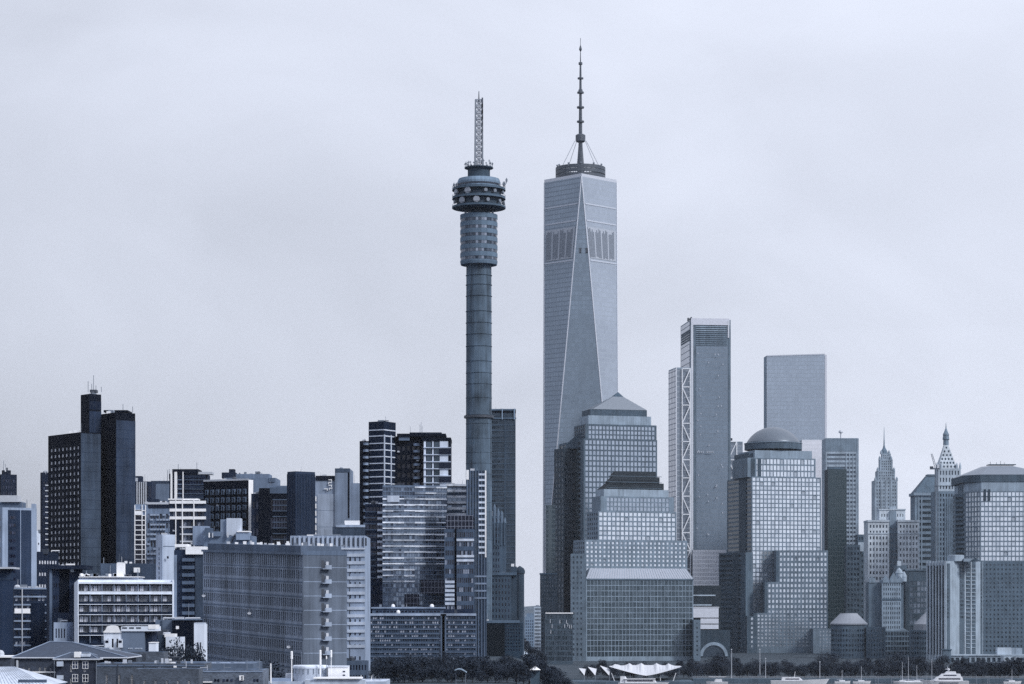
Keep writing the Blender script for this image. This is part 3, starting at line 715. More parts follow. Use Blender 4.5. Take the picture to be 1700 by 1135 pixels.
def mid_left():
    D = 960; b = Bld('block_of_flats', 'brick flats with a white gridded stair bay just beside the black tower', 256, D)
    f = fpf(224, 292, D, 16); gl = G_DARK()
    b.mass(f, b.g, Z(837, D), wall(.24, 1, .4), None, ST(9, 16, .62, .6, (4.8, .5, 2, 3), .5, G_BLIND()))
    m_ = MB(); k = D / F
    for i in range(15): m_.box(X(223.5, D), X(242.5, D), D - .5, D - .05, Z(848 + i * 8.1, D), Z(846.6 + i * 8.1, D))
    for px in (223.5, 235.5, 241.2): m_.box(X(px, D), X(px + 1.3, D), D - .6, D - .06, b.g, Z(838, D))
    b.part('grid_frame', m_, WHITE())
    gm = MB(); gm.box(X(224, D), X(242, D), D - .04, D + .1, b.g, Z(856, D)); b.part('stair_glazing', gm, G_DARK()); gm = MB(); gm.box(X(224, D), X(236, D), D - .5, D - .1, Z(856, D), Z(846, D)); b.part('white_panel', gm, WHITE())
    balc = MB(); balc.box(0, 4.4 * k, -.8, 0, 0, 3.0 * k); me = balc.mesh('balcony', wall(.36))
    copies(b.root, 'balcony', me, [((X(244.5 + c_ * 5.2, D), D - .02, Z(856 + r_ * 8.1, D)), 0) for r_ in range(10) for c_ in range(9) if R.random() < .62])
    rbox(b, 243, 282, 833.5, 837, D - .3, 2, PALE(), 'roof_edge'); rbox(b, 246, 288, 837, 843, D - .25, .2, wall(.03), 'top_band'); rbox(b, 244, 262, 828, 834, D + 6, 5, wall(.05)); b.done()
    D = 1250; b = Bld('block_of_flats', 'dark flats with pale vertical stripes beside a smooth grey block', 238, D)
    f = fpf(224, 252, D, 14); b.mass(f, b.g, Z(799, D), wall(.05), None, ST(6, 14, .55, .92, (0, 0, 2, 2), .5, G_DARK())); fins(b, f, 1, 5, b.g, Z(800, D), .55, .6, PALE(), 0, .66)
    rbox(b, 225, 235, 790, 800, D + 3, 6, wall(.05)); rbox(b, 222, 228, 793, 800, D + 1, 3, PALE()); b.done()
    D = 1300; b = Bld('building', 'smooth blank grey building behind the brick flats', 268, D)
    f = fpf(251, 284, D, 18); b.mass(f, b.g, Z(799, D), wall(.20, .9)); clad(b, f, 1, Z(801.5, D), Z(798, D), wall(.08), 0, 1, .3, 'roof_edge'); b.done()
    D = 1150; b = Bld('block_of_flats', 'tall dark block with white column strips and a flat dark cap', 308, D)
    f = fpf(281, 341, D, 18); k = D / F
    b.mass(f, b.g, Z(786, D), wall(.05), None, ST(10, 17, .72, .6, (3, .5, 2, 1), .4, G_DARK()))
    rbox(b, 286, 329, 778.5, 786, D - .6, 14, wall(.02), 'roof_cap'); rbox(b, 327, 352, 783, 787, D - .3, 8, PALE(), 'roof_slab')
    for px, w_ in ((283, 3), (289.5, 4.5), (303, 1.6)): rbox(b, px, px + w_, 783, 862, D - .7, .6, WHITE(), 'column')
    bands(b, f, 1, [Z(797 + 7.6 * i, D) for i in range(9)], .45, .3, wall(.25), .22, .36); bands(b, f, 1, [Z(797 + 7.6 * i, D) for i in range(9)], .35, .3, wall(.14), .42, 1)
    aerials(b, D, [(295, 779, 770), (326, 779, 767), (277, 800, 780), (280, 795, 778)]); b.done()
    D = 930; b = Bld('apartment_building', 'flats with white balcony frames stacked beneath the dark capped block', 312, D)
    f = fpf(282, 342, D, 14); k = D / F
    b.mass(f, b.g, Z(836, D), wall(.07), None, ST(9, 12, .75, .6, (1, .5, 2, 1), .6, G_BLIND()))
    bands(b, f, 1, [Z(836, D), Z(849, D), Z(862, D)], 1.1, .9, WHITE(), .0, 1, 'balcony_front'); bands(b, f, 1, [Z(876 + 12 * i, D) for i in range(6)], .6, .5, PALE(), .28, 1, 'balcony_front')
    for px in (291, 302, 321): rbox(b, px, px + 1.4, 830, 910, D - 1.0, .9, WHITE(), 'column')
    rbox(b, 280, 303, 829, 838, D - .6, 5, wall(.05)); rbox(b, 279, 304, 827.5, 829.5, D - .8, 6, WHITE(), 'roof_slab'); rbox(b, 304, 329, 827.5, 830, D, 6, WHITE(), 'roof_slab'); rbox(b, 283, 297, 862, 960, D - .5, .4, wall(.03)); b.done()
    D = 800; b = Bld('building', 'pale ribbed stair tower with one small window standing before the brick flats', 276, D)
    f = fpc(259, 268.5, 290.5, D, 62); b.mass(f, b.g, Z(887, D), wall(.42, 1, .18), ST(1, 26, .3, .6, (1.2, 1, 1, 4), .2, G_DARK()), None)
    rbox(b, 277, 280, 923, 927, D - .4, .3, G_DARK(), 'window'); clad(b, f, 1, b.g, Z(888, D), wall(.36, 1, .18), .0, .08, .3, 'pilaster'); clad(b, f, 1, Z(907, D), Z(906, D), wall(.2), .08, 1, .08, 'panel_seam'); b.done()
    D = 720; b = Bld('apartment_building', 'dark flats with a column of deep balconies under a bright white roof box', 315, D)
    f = fpf(289, 341, D, 16); b.mass(f, b.g, Z(913, D), wall(.06, 1.1), None, ST(4, 8, .6, .6, (5.5, 4.5, 2, 3), .8, G_DARK()))
    balconies(b, f, 1, .27, .66, [Z(932 + 12.6 * i, D) for i in range(9)], 1.0, 1.1, wall(.16)); rbox(b, 308, 341, 907, 920, D - 1.2, 7, WHITE()); rbox(b, 290, 312, 903, 908, D + 3, 7, WHITE(), 'roof_slab')
    clad(b, f, 1, b.g, Z(921, D), wall(.10), .68, 1, .4, 'wall'); clad(b, f, 1, b.g, Z(921, D), wall(.3), .0, .09, .3, 'pilaster'); b.done()
    D = 820; b = Bld('building', 'cluster of weathered concrete roof houses before the dark square-windowed block', 372, D)
    f = fpf(338, 420, D, 12); b.mass(f, b.g, Z(889, D), wall(.22), None, None)
    for a_, c_, yt, yb, v, dd in ((340, 352, 876, 890, .16, 1), (351, 366, 882, 890, .22, -1), (366, 376, 862, 890, .3, 2), (376, 399, 860, 890, .5, 1), (392, 414, 882, 896, .3, -2), (320, 345, 873, 905, .3, 4)):
        rbox(b, a_, c_, yt, yb, D + dd, 6, wall(v), 'roof_house')
    rbox(b, 381, 384, 888, 895, D + .9, .05, DARKM(), 'door'); rbox(b, 393, 414, 881, 883, D - 2.4, 7, WHITE(), 'roof_slab')
    m_ = MB(); m_.solid([(X(383, D), D - .3, Z(900, D)), (X(390, D), D - .3, Z(886, D)), (X(391, D), D - .3, Z(888, D)), (X(384, D), D - .3, Z(902, D)), (X(383, D), D - .05, Z(900, D)), (X(390, D), D - .05, Z(886, D)), (X(391, D), D - .05, Z(888, D)), (X(384, D), D - .05, Z(902, D))],
            [(0, 3, 2, 1), (4, 5, 6, 7), (0, 1, 5, 4), (2, 3, 7, 6), (1, 2, 6, 5), (3, 0, 4, 7)]); b.part('stair', m_, DARKM())
    for i in range(8):
        px = R.uniform(342, 412); rbox(b, px, px + R.uniform(1, 3), 886 - R.uniform(0, 5), 892, D - 1.5, 1, R.choice((WHITE(), PALE(), STEEL())), 'roof_vent')
    b.done()
    D = 1000; b = Bld('office_building', 'black office block with hooded square windows and one bright end wall', 378, D)
    f = fpc(338, 412.5, 420, D, 30); b.mass(f, b.g, Z(795.5, D), wall(.014, 1.2), ST(8, 9, .42, .45, (1, 1, 2, 4.5), .7, G_DARK()), None)
    u, n, L, a = edir(f, 0); hd = MB(); w_ = L / 8 * .46; hd.box(0, w_, -.9, 0, 0, .5); hd.box(0, .3, -.9, 0, -1.7, 0); hd.box(w_ - .3, w_, -.9, 0, -1.7, 0)
    me = hd.mesh('window_hood', wall(.16)); pl = []
    for j in range(6):
        for i in range(8): q = pt(f, 0, (i + .34) / 8 * .96 + .02, .02); pl.append(((q[0], q[1], Z(813 + 13.4 * j, D)), a))
    copies(b.root, 'window_hood', me, pl); clad(b, f, 1, b.g, Z(796, D), WHITE(), 0, 1, .1, 'end_wall'); clad(b, f, 0, Z(797, D), Z(794, D), PALE(), 0, 1, .2, 'roof_edge'); b.done()
    D = 1350; b = Bld('building', 'grey flat-topped building with a dark box and small domed vent on its roof', 412, D)
    f = fpf(372, 458, D, 26); b.mass(f, b.g, Z(793, D), wall(.22), None, None); f2 = fpf(388, 447, D + 3, 16); b.mass(f2, Z(794, D), Z(786, D), wall(.24))
    rbox(b, 368, 391, 784, 794, D + 1, 8, wall(.04)); rbox(b, 380, 389, 778.5, 784, D + 2, 6, wall(.03)); rbox(b, 446, 456, 793, 800, D - .5, 4, wall(.17))
    m_ = MB(); m_.lathe(X(428, D), D + 6, [(1.6, Z(787, D)), (1.5, Z(784.5, D)), (.8, Z(782.5, D)), (.2, Z(781, D))], 12); b.part('roof_vent', m_, DARKM()); b.done()
    D = 980; b = Bld('office_building', 'black office with stepped parapet and gridded glazing beside the slate slab', 446, D)
    f = fpf(417, 431, D + 2, 14); b.mass(f, b.g, Z(819, D), wall(.05), None, ST(2, 12, .5, .5, (.3, .3, 2, 2), .3, G_DARK()))
    f = fpf(430, 480, D, 18); b.mass(f, b.g, Z(810, D), wall(.01, 1.4), None, ST(7, 9, .8, .62, (4.6, .3, 2, 3.4), .5, G_DARK()))
    clad(b, f, 1, Z(819, D), Z(809, D), wall(.15), .36, 1, .25, 'parapet'); bands(b, f, 1, [Z(830 + 9.4 * i, D) for i in range(9)], .4, .3, wall(.13), .45, 1); rbox(b, 447, 480, 806, 810, D + 4, 8, wall(.2)); b.done()
    D = 940; b = Bld('office_building', 'tall slate grey slab with fine vertical ribs rising behind the grey block', 500, D)
    f = fpc(477, 491, 523, D, 50); b.mass(f, b.g, Z(782, D), wall(.07, 1.1, .25)); fins(b, f, 1, 12, b.g, Z(786, D), .3, .22, wall(.06, 1.1), .02, .98); fins(b, f, 0, 5, b.g, Z(786, D), .3, .22, wall(.06, 1.1), .02, .98); b.done()
    D = 1050; b = Bld('office_building', 'light grey blank-walled building with white letters on its roof screen', 550, D)
    f = fpf(522, 558, D, 20); b.mass(f, b.g, Z(792, D), wall(.30, .9)); clad(b, f, 1, b.g, Z(820, D), wall(.36, .9), .14, .96, .3, seams=10, seam_mat=wall(.22))
    f2 = fpf(556, 581, D - 1, 22); b.mass(f2, b.g, Z(778, D), wall(.26, .9)); clad(b, f2, 1, Z(860, D), Z(778, D), wall(.012), .86, .97, .1, 'slot'); clad(b, f2, 1, Z(784, D), Z(777.5, D), wall(.12), 0, 1, .15, 'parapet')
    f3 = fpf(581, 600, D + 4, 20); b.mass(f3, b.g, Z(801, D), wall(.28, .9)); rbox(b, 524, 556, 789.5, 797, D - .4, .3, wall(.02), 'sign_board')
    # the worn white lettering on its roof screen cannot be read: plain strokes of the same size stand in
    lt = MB()
    for i, (px, y_) in enumerate(((545.5, 797), (545.5, 801.5), (545.5, 806), (546.5, 811), (538.5, 812))):
        lt.box(X(px, D), X(px + 5.5, D), D - .7, D - .45, Z(y_, D), Z(y_ - 1.2, D)); lt.box(X(px + (0 if i % 2 else 4.6), D), X(px + (1 if i % 2 else 5.6), D), D - .72, D - .43, Z(y_ + 2.4, D), Z(y_ - 1.3, D))
    b.part('lettering', lt, WHITE())
    ld = MB()
    for i in range(6): ld.box(X(523.3, D), X(525.4, D), D - .5, D - .02, Z(832 + 12 * i, D), Z(824 + 12 * i, D))
    b.part('white_panel', ld, WHITE()); b.done()
    D = 860; b = Bld('building', 'low building with a white roof box behind the fluted parapet', 585, D)
    f = fpf(552, 606, D, 12); b.mass(f, b.g, Z(874, D), wall(.10), None, ST(6, 3, .6, .5, (1, 1, 2, 2), .3, G_DARK())); rbox(b, 572, 597, 864, 871, D + 2, 6, WHITE()); rbox(b, 558, 606, 871, 875, D - .3, 8, wall(.35), 'roof_slab'); b.done()
    D = 690; b = Bld('office_building', 'pale office with a fluted parapet and banded end rising behind the grey block', 545, D)
    f = fpf(482, 606, D, 26); b.mass(f, b.g, Z(889, D), wall(.34), None, ST(3, 9, .3, .3, (16.5, .8, 6, 5), .25, G_DARK()))
    fins(b, f, 1, 16, Z(909, D), Z(890, D), .55, .35, wall(.4)); fins(b, f, 1, 16, Z(906, D), Z(893, D), .3, .12, DARKM(), .03, 1.03, 'slot')
    bands(b, f, 1, [Z(924 + 12.6 * i, D) for i in range(13)], .9, .3, wall(.44), .76, 1); clad(b, f, 1, b.g, Z(921, D), DARKM(), .79, .80, .1, 'slot'); bands(b, f, 1, [Z(912, D)], .5, .4, wall(.5), 0, 1, 'cornice')
    f2 = fpf(574, 610, D - 6, 6); b.mass(f2, b.g, Z(1096, D), wall(.16), None, ST(7, 2, .5, .5, (.2, .2, 1, .5), .2, G_DARK())); b.done()
mid_left()

def grey_block():
    D = 600; k = D / F; a_ = 58
    f = fpc(337, 503, 575.5, D, a_); u0, n0, L0, A0 = edir(f, 0)
    C = Vector((X(503, D), D))
    def xf(p):                                                   # floors sheared to fall towards the near corner, to fit the camera's perspective lines
        d = (Vector((p[0], p[1])) - C).dot(-u0); return (p[0], p[1], p[2] + d * .034)
    b = Bld('office_building', 'long grey brick office block with close rows of narrow windows and small end balconies', 503, D, xf=xf)
    wm = wall(.27, .7, .3); zt = Z(921, D); g0 = b.g
    fl = 23.8 * k; slot = ST(48, 7, .6, .6, (.4, .5, 0, 0), .55, glass('slot_window_glass', (.002, .004, .010), (.015, .022, .04), .1, .15, .4))
    z1 = Z(942, D); z0 = z1 - 7 * fl
    mb = MB(); P0, P1, P2, P3 = f
    b.facade(mb, P0, P1, z0, z1, slot)
    b.facade(mb, P0, P1, z1, zt, ST(48, 1, .5, .86, (.4, .5, 0, 0), .5, G_DARK()))
    b.facade(mb, P0, P1, g0 - 6, z0, ST(29, 1, .5, .5, (.4, .5, 0, 0), .3, G_DARK()))
    b.facade(mb, P1, P2, g0 - 6, zt, None); b.facade(mb, P2, P3, g0 - 6, zt, None); b.facade(mb, P3, P0, g0 - 6, zt, None)
    b.part('wall', mb, wm)
    rb = MB(); rb.prism([pt(f, 0, 0, .5), pt(f, 0, 1, .5), pt(f, 1, 1, .1), f[3]], zt, zt + .55, True); b.part('cornice', rb, wall(.2, .85))
    r2 = MB(); c_ = [f[0], f[1], f[2], f[3]]; cc = sum((Vector(p) for p in c_), Vector((0, 0))) / 4
    ins = [tuple(cc + (Vector(p) - cc) * .93) for p in c_]; r2.prism(ins, zt + .56, Z(906, D)); b.part('roof', r2, wall(.17, .9))
    rv = MB()
    for i in range(26):
        t = i / 25; p = Vector(ins[3]).lerp(Vector(ins[2]), t) if i % 2 else Vector(ins[0]).lerp(Vector(ins[2]), t * .8 + .15)
        w_ = R.uniform(.4, 1.1); q = MB(); q.box(p.x, p.x + w_, p.y, p.y + w_, Z(906, D), Z(906, D) + R.uniform(.3, 1.0)); b.part('roof_vent', q, R.choice((WHITE(), WHITE(), PALE(), STEEL())))
    bands(b, f, 0, [z1 - j * fl - .25 for j in range(8)], .3, .12, wall(.19, .85)); bands(b, f, 1, [z1 - j * fl for j in range(7)], .16, .05, wall(.34), .02, 1)
    clad(b, f, 1, Z(921, D), Z(914, D), wall(.2), 0, 1, .1, 'parapet'); clad(b, f, 1, g0 - 6, Z(921.5, D), wall(.19, .7, .3), .0, 1, .04, 'end_wall')  # end wall darker in colour, offsetting the stronger sun on that face
    for j in range(7):
        z = z1 - j * fl - .35; r = MB(); u, n, L, A = edir(f, 1); t0, t1 = .405, .60
        slab(r, f, 1, t0, t1, z, z + .2, 1.3); slab(r, f, 1, t0 + .05, t1, z + .2, z + 1.05, 1.3, -1.15); slab(r, f, 1, t1 - .02, t1, z + .2, z + 1.05, 1.15)
        o = b.part('balcony', r, wall(.36, .9)); d_ = MB(); slab(d_, f, 1, t0 + .01, t0 + .08, z + .25, z + 2.2, .06); b.part('door', d_, DARKM(), o)
        s_ = MB(); slab(s_, f, 1, t0 + .1, t0 + .16, z + .22, z + 1.9, .5, -.1); b.part('air_unit', s_, PALE(), o)
    b.done()
grey_block()

def round_flats():
    D = 960; k = D / F
    b = Bld('residential_tower', 'dark residential tower with scalloped balconies, white floor lines and chequered end panels', 660, D)
    dk = wall(.012, 1.4); g = b.g; col = wall(.03, 1.3)
    f1 = fpf(597, 613, D + 3, 14); b.mass(f1, g, Z(731, D), dk)
    zs = [Z(738 + 11.1 * i, D) for i in range(24)]
    def scallop(px0, px1, dd):
        w_ = X(px1, D) - X(px0, D); m_ = MB(); n = 8
        pts = [(w_ / 2 - w_ / 2 * math.cos(math.pi * q / n), -1.5 * math.sin(math.pi * q / n)) for q in range(n + 1)]
        m_.prism(pts, 0, .35, True); m_.prism([(p[0], p[1]) for p in pts], .35, .95, pts1=[(w_ / 2 + (p[0] - w_ / 2) * 1.06, p[1] * 1.1) for p in pts])
        me = m_.mesh('balcony', wall(.30, 1)); copies(b.root, 'balcony', me, [((X(px0, D), D + dd, z), 0) for z in zs])
    scallop(602, 611, 3)
    f2 = fpc(612, 637, 657, D, 30); b.mass(f2, g, Z(699, D), col)
    for j in range(26):
        z = Z(714 + 11.1 * j, D)
        if j in (1,): z = Z(724, D)
        for i in (0, 1): m_ = MB(); slab(m_, f2, i, 0, 1, z, z + .42, .16); b.part('floor_band', m_, wall(.5, .9))
    for t in (.0, .55): m_ = MB(); slab(m_, f2, 1, t, t + .07, g, Z(721, D), .3); b.part('pilaster', m_, wall(.42, .9))
    f3 = fpf(656, 708, D + 7, 16); b.mass(f3, g, Z(722, D), dk, None, ST(6, 24, .6, .5, (.5, .5, 2, 3), .6, glass('black_window_glass', (.003, .004, .01), (.02, .025, .05), .2, .15, .4)))
    scallop(685, 697, 7); rbox(b, 659, 740, 719.5, 724.5, D + 5, 14, dk, 'roof_slab'); rbox(b, 662, 680, 724.5, 731, D + 5.5, 1.4, wall(.2), 'roof_panel')
    f4 = fpf(702, 748, D + 3, 16); b.mass(f4, g, Z(729, D), wall(.02, 1.3))
    rbox(b, 700, 748.5, 726, 731.5, D + 2.4, 17, dk, 'roof_slab'); rbox(b, 680, 733, 717.5, 722, D + 10, 9, wall(.03), 'roof_box'); rbox(b, 707, 731, 719, 726, D + 6, 5, wall(.10), 'roof_box')
    for j in range(14):
        z0, z1 = Z(732 + 11.7 * (j + 1), D) + .1, Z(732 + 11.7 * j, D)
        for px0, px1, v in ((703.5, 707, .6), (717.5, 720, .5)): rbox(b, px0, px1, 732 + 11.7 * j, 742.5 + 11.7 * j, D + 2.7, .3, wall(v), 'white_panel')
        rbox(b, 703, 748.5, 742 + 11.7 * j, 743.6 + 11.7 * j, D + 2.2, .8, wall(.42), 'floor_band')
        for px0, px1 in ((708, 716), (721, 729)): rbox(b, px0, px1, 733 + 11.7 * j, 742 + 11.7 * j, D + 2.85, .12, G_SLATE(), 'window')
        if j % 2 == 0: rbox(b, 730, 744, 732 + 11.7 * j, 742 + 11.7 * j, D + 2.6, .4, wall(.55), 'white_panel')
        else: rbox(b, 729, 748.5, 732 + 11.7 * j, 742 + 11.7 * j, D + 2.0, .9, wall(.035, .8), 'balcony_front')
    aerials(b, D + 10, [(699, 718, 700), (697, 718, 704), (701, 718, 706), (640, 699, 690)], PALE()); b.done(60)
round_flats()

def glass_offices():
    D = 860; k = D / F
    b = Bld('office_building', 'curved glass office with bright white floor bands in front of the dark residential tower', 700, D)
    g = b.g; n = 6; pts = []
    for i in range(n + 1):
        t = i / n; px = 636 + (742 - 636) * t; pts.append((X(px, D), D - 3.2 * math.sin(math.pi * min(1, t * .5 + .5)) + 0.0 + 6 * (t - .0) * 0))
    poly = [(X(636, D), D + 16)] + pts + [(X(742, D), D + 16)]
    gl = glass('banded_office_glass', (.03, .042, .07), (.24, .30, .39), .55, .1, .55, amp=.6); wt = wall(.56, .7, .3)
    fp = poly; st = ST(4, 38, .86, .78, (.0, .0, 6, .6), .25, gl, 'window_pane')
    b.mass(fp, g, Z(806, D), wall(.22, 1), None, st, others={i: st for i in range(2, n + 1)})
    for j in range(17):
        z = Z(808 + 9.75 * j, D)
        for i in range(1, n + 1):
            if (j < 2 and i < 4): continue
            if j > 13 and i > 3: continue
            m_ = MB(); slab(m_, fp, i, 0, 1, z - R.uniform(.4, .6), z, .3); b.part('floor_band', m_, wall(R.choice((.66, .66, .6, .45, .3)), .7, .3))
    m_ = MB()
    for i, (a_, c_) in enumerate(((1, 1), (2, 1), (2, 2))): pass
    rbox(b, 699, 741, 962, 985, D - 3.9, .4, curtain('dark_pane_grid', (.01, .014, .03), (.16, .18, .24), 1.25, 1.9, 0, .12, .1), 'dark_glazing'); rbox(b, 672, 696, 986, 1006, D - 3.9, .4, curtain('dark_pane_grid', 0, 0, 1, 1), 'dark_glazing')
    rbox(b, 643, 663, 822.5, 833, D - 3.7, .4, wall(.46), 'white_panel')
    f2 = fpf(606, 637, D + 2, 14); b.mass(f2, g, Z(836, D), wall(.04, 1.2), None, ST(5, 17, .82, .55, (.3, .3, 6, .5), .3, G_DARK()))
    bands(b, f2, 1, [Z(850 + 10 * i, D) for i in range(12)], .45, .2, wall(.16), 0, .6); bands(b, f2, 1, [Z(852 + 9.75 * i, D) for i in range(12)], .8, .3, wall(.5), .66, .95)
    f3 = fpf(741, 776, D + 3, 14); b.mass(f3, g, Z(803, D), wall(.12, 1), None, ST(4, 19, .9, .55, (.2, .2, 6, .5), .25, gl)); bands(b, f3, 1, [Z(806 + 9.75 * i, D) for i in range(8)], .8, .3, wt); b.done()
    D = 845; b = Bld('office_building', 'slim glass tower with a bright white gridded edge beneath the round concrete shaft', 790, D)
    f = fpf(774, 807.5, D, 14); g = b.g
    b.mass(f, g, Z(781, D), wall(.10, 1.1), None, ST(5, 25, .82, .62, (.2, 2.2, 6, .3), .25, G_SLATE())); bands(b, f, 1, [Z(789 + 9.3 * i, D) for i in range(15)], .7, .3, wall(.6), .62, 1); clad(b, f, 1, Z(925, D), Z(781, D), WHITE(), .93, 1, .4, 'pilaster'); clad(b, f, 1, Z(796, D), Z(780, D), WHITE(), .0, .13, .3, 'white_panel')
    bands(b, f, 1, [Z(958 + 12 * i, D) for i in range(4)], .6, .3, wall(.3)); fins(b, f, 1, 6, g, Z(781, D), .3, .2, wall(.2), .05, .9, 'mullion'); b.done()
    D = 832; b = Bld('office_building', 'lower grey office with alternating pale window rows before the slim glass tower', 764, D)
    f = fpf(738, 787, D, 12); g = b.g
    b.mass(f, g, Z(878, D), wall(.14, 1.1), None, ST(14, 14, .74, .55, (.2, .2, 5, .4), .25, G_BLIND())); fins(b, f, 1, 1, g, Z(878, D), .6, .3, wall(.07), .37, .38, 'pilaster')
    bands(b, f, 1, [Z(898, D), Z(925, D), Z(932, D)], .8, .25, wall(.5), .4, 1); bands(b, f, 1, [Z(968 + 7.2 * i, D) for i in range(6)], .9, .25, wall(.46), .02, .36); rbox(b, 740, 786, 855, 879, D + 3, 7, curtain('dark_pane_grid', 0, 0, 1, 1), 'roof_house'); b.done()
    D = 800; b = Bld('office_building', 'broad low office at the trees with hundreds of small windows, many with pale blinds', 700, D)
    f = fpf(614, 790.5, D, 18); g = b.g; gl = glass('low_office_glass', (.012, .02, .035), (.09, .12, .17), .4, .12, .4, (.5, .53, .62), .3)
    b.mass(f, g, Z(1019, D), wall(.115, 1.1), None, ST(46, 12, .66, .55, (.2, .2, 2, .6), .2, gl)); fins(b, f, 1, 1, g, Z(1019, D), 1.4, .35, wall(.18), .685, .70, 'pilaster')
    clad(b, f, 1, Z(1022, D), Z(1018, D), wall(.36), 0, 1, .35, 'cornice'); bands(b, f, 1, [Z(1030 + 7.6 * i, D) for i in range(11)], .25, .18, wall(.2))
    f2 = fpf(618, 736, D + 4, 12); b.mass(f2, Z(1020, D), Z(1009, D), wall(.16, 1.1), None, ST(18, 1, .8, .45, (1, 1, .3, .6), .2, G_DARK())); rbox(b, 616, 738, 1007.5, 1010, D + 3.4, 13, wall(.3), 'roof_slab')
    rbox(b, 736, 786, 1011, 1020, D + 6, 6, wall(.05)); b.done()
glass_offices()

def brown_group():
    NAVY[0] = .02
    D = 1300; b = Bld('office_tower', 'flat-topped dark brown office tower standing just beside the round concrete shaft', 834, D)
    f = fpf(811, 856, D, 24); g = b.g; gl = glass('brown_tower_glass', (.018, .03, .045), (.055, .08, .11), .45, .1, .5)
    b.mass(f, g, Z(686, D), wall(.055, .9), None, ST(7, 52, .86, .5, (.4, 6.2, 3, 1), .2, gl)); rbox(b, 816, 856.5, 678.5, 681, D - .4, 20, wall(.13), 'roof_rail'); rbox(b, 812, 857, 693, 695, D - .5, .5, wall(.13), 'roof_rail')
    for px in (812, 833, 853): rbox(b, px, px + 1.6, 678, 696, D - .8, .5, wall(.3), 'post')
    fins(b, f, 1, 1, g, Z(686, D), .5, .2, wall(.09), .60, .62, 'pilaster'); bands(b, f, 1, [Z(706 + 9.2 * i, D) for i in range(28)], .4, .15, wall(.085), .0, 1); b.done(60)
    D = 1180; b = Bld('art_deco_tower', 'dark stepped stone tower with a pinnacled crown before the brown office tower', 822, D)
    g = b.g; st_ = wall(.085, 1.0, .3); gl = G_DARK()
    f = fpf(804, 840, D, 16); b.mass(f, g, Z(868, D), st_, None, ST(6, 20, .38, .52, (.4, 3, 3, 1.5), .3, gl)); f2 = fpf(808, 834, D + 3, 10); b.mass(f2, Z(869, D), Z(856, D), st_, None, ST(4, 1, .4, .6, (.3, .3, .5, .8), .3, gl))
    for px, y_ in ((809, 848), (815, 842), (821, 836), (827, 843), (833, 847), (838, 858)):
        m_ = MB(); m_.lathe(X(px, D), D + 3.5, [(.8, Z(868, D)), (.7, Z(y_ + 6, D)), (.15, Z(y_, D))], 6); b.part('pinnacle', m_, wall(.16, .9))
    fins(b, f, 1, 6, Z(905, D), Z(867, D), .5, .3, wall(.13), 0, .93, 'pilaster')
    f3 = fpf(836, 868, D - 3, 16); 
    b.done()
    D = 1120; b = Bld('office_building', 'dark stone building with dotted windows and a flat cornice under the pinnacled tower', 832, D)
    g = b.g; f = fpf(813, 849, D, 18); b.mass(f, g, Z(955, D), wall(.075, 1), None, ST(6, 12, .36, .5, (.8, .5, 3, 1), .3, gl)); rbox(b, 810, 858, 950, 954.8, D - .5, 14, wall(.11), 'cornice'); f2 = fpf(848, 858, D + 2, 14); b.mass(f2, g, Z(940, D), wall(.06))
    b.done()
    D = 1150; b = Bld('round_turret', 'slim dark turret with a rounded cap at the end of the stone group', 862, D)
    m_ = MB(); x_, y_ = X(863, D), D + 3; m_.lathe(x_, y_, [(2.1, b.g), (2.1, Z(953, D)), (2.5, Z(951, D)), (2.5, Z(947, D))], 14); b.part('wall', m_, wall(.055)); m_ = MB(); m_.lathe(x_, y_, [(2.45, Z(946.9, D)), (1.9, Z(943, D)), (.8, Z(940.5, D)), (.15, Z(939, D))], 14); b.part('roof', m_, wall(.04)); b.done()
    D = 1060; b = Bld('office_building', 'very dark low building with a black central bay rising from the trees', 830, D)
    g = b.g; f = fpf(789, 868, D, 16); b.mass(f, g, Z(1033, D), wall(.04, 1.3), None, ST(16, 8, .5, .45, (1, 1, 3, 1), .3, gl)); clad(b, f, 1, g, Z(1036, D), wall(.006, 2), .25, .62, .6, 'bay'); rbox(b, 806, 863, 1030, 1034, D - .5, 12, wall(.13), 'cornice')
    rbox(b, 789, 806, 1023, 1031, D + 1, 8, wall(.03)); rbox(b, 793, 801, 1026, 1029.5, D + .6, .4, WHITE(), 'lit_panel'); b.done()
    D = 1900; b = Bld('building', 'distant pale building low in the gap between the two city halves', 880, D)
    f = fpf(871, 890, D, 18); b.mass(f, b.g, Z(1024, D), wall(.22), None, ST(5, 12, .5, .45, (.5, .5, 2, 2), .2, G_DARK())); rbox(b, 874, 886, 1018, 1024, D + 3, 8, wall(.2)); b.done()
    D = 1800; b = Bld('office_building', 'narrow office with a white window grid low in the sky gap', 892, D)
    f = fpf(887, 898, D, 16); b.mass(f, b.g, Z(1007, D), wall(.5), None, ST(5, 14, .7, .6, (.2, .2, 3, .6), .3, G_SLATE())); b.done()
    D = 1500; b = Bld('building', 'small white gabled building glimpsed above the dark trees in the gap', 866, D)
    f = fpf(861, 876, D, 10); b.mass(f, b.g, Z(1066, D), wall(.75)); m_ = MB(); x0, x1 = X(860, D), X(877, D); xm = (x0 + x1) / 2
    m_.solid([(x0, D - .3, Z(1066, D)), (x1, D - .3, Z(1066, D)), (xm, D - .3, Z(1058, D)), (x0, D + 10.3, Z(1066, D)), (x1, D + 10.3, Z(1066, D)), (xm, D + 10.3, Z(1058, D))], [(0, 1, 2), (5, 4, 3), (0, 2, 5, 3), (1, 4, 5, 2), (0, 3, 4, 1)]); b.part('roof', m_, PALE()); b.done()
brown_group()
NAVY[0] = 0.0

NAVY[0] = 0.0
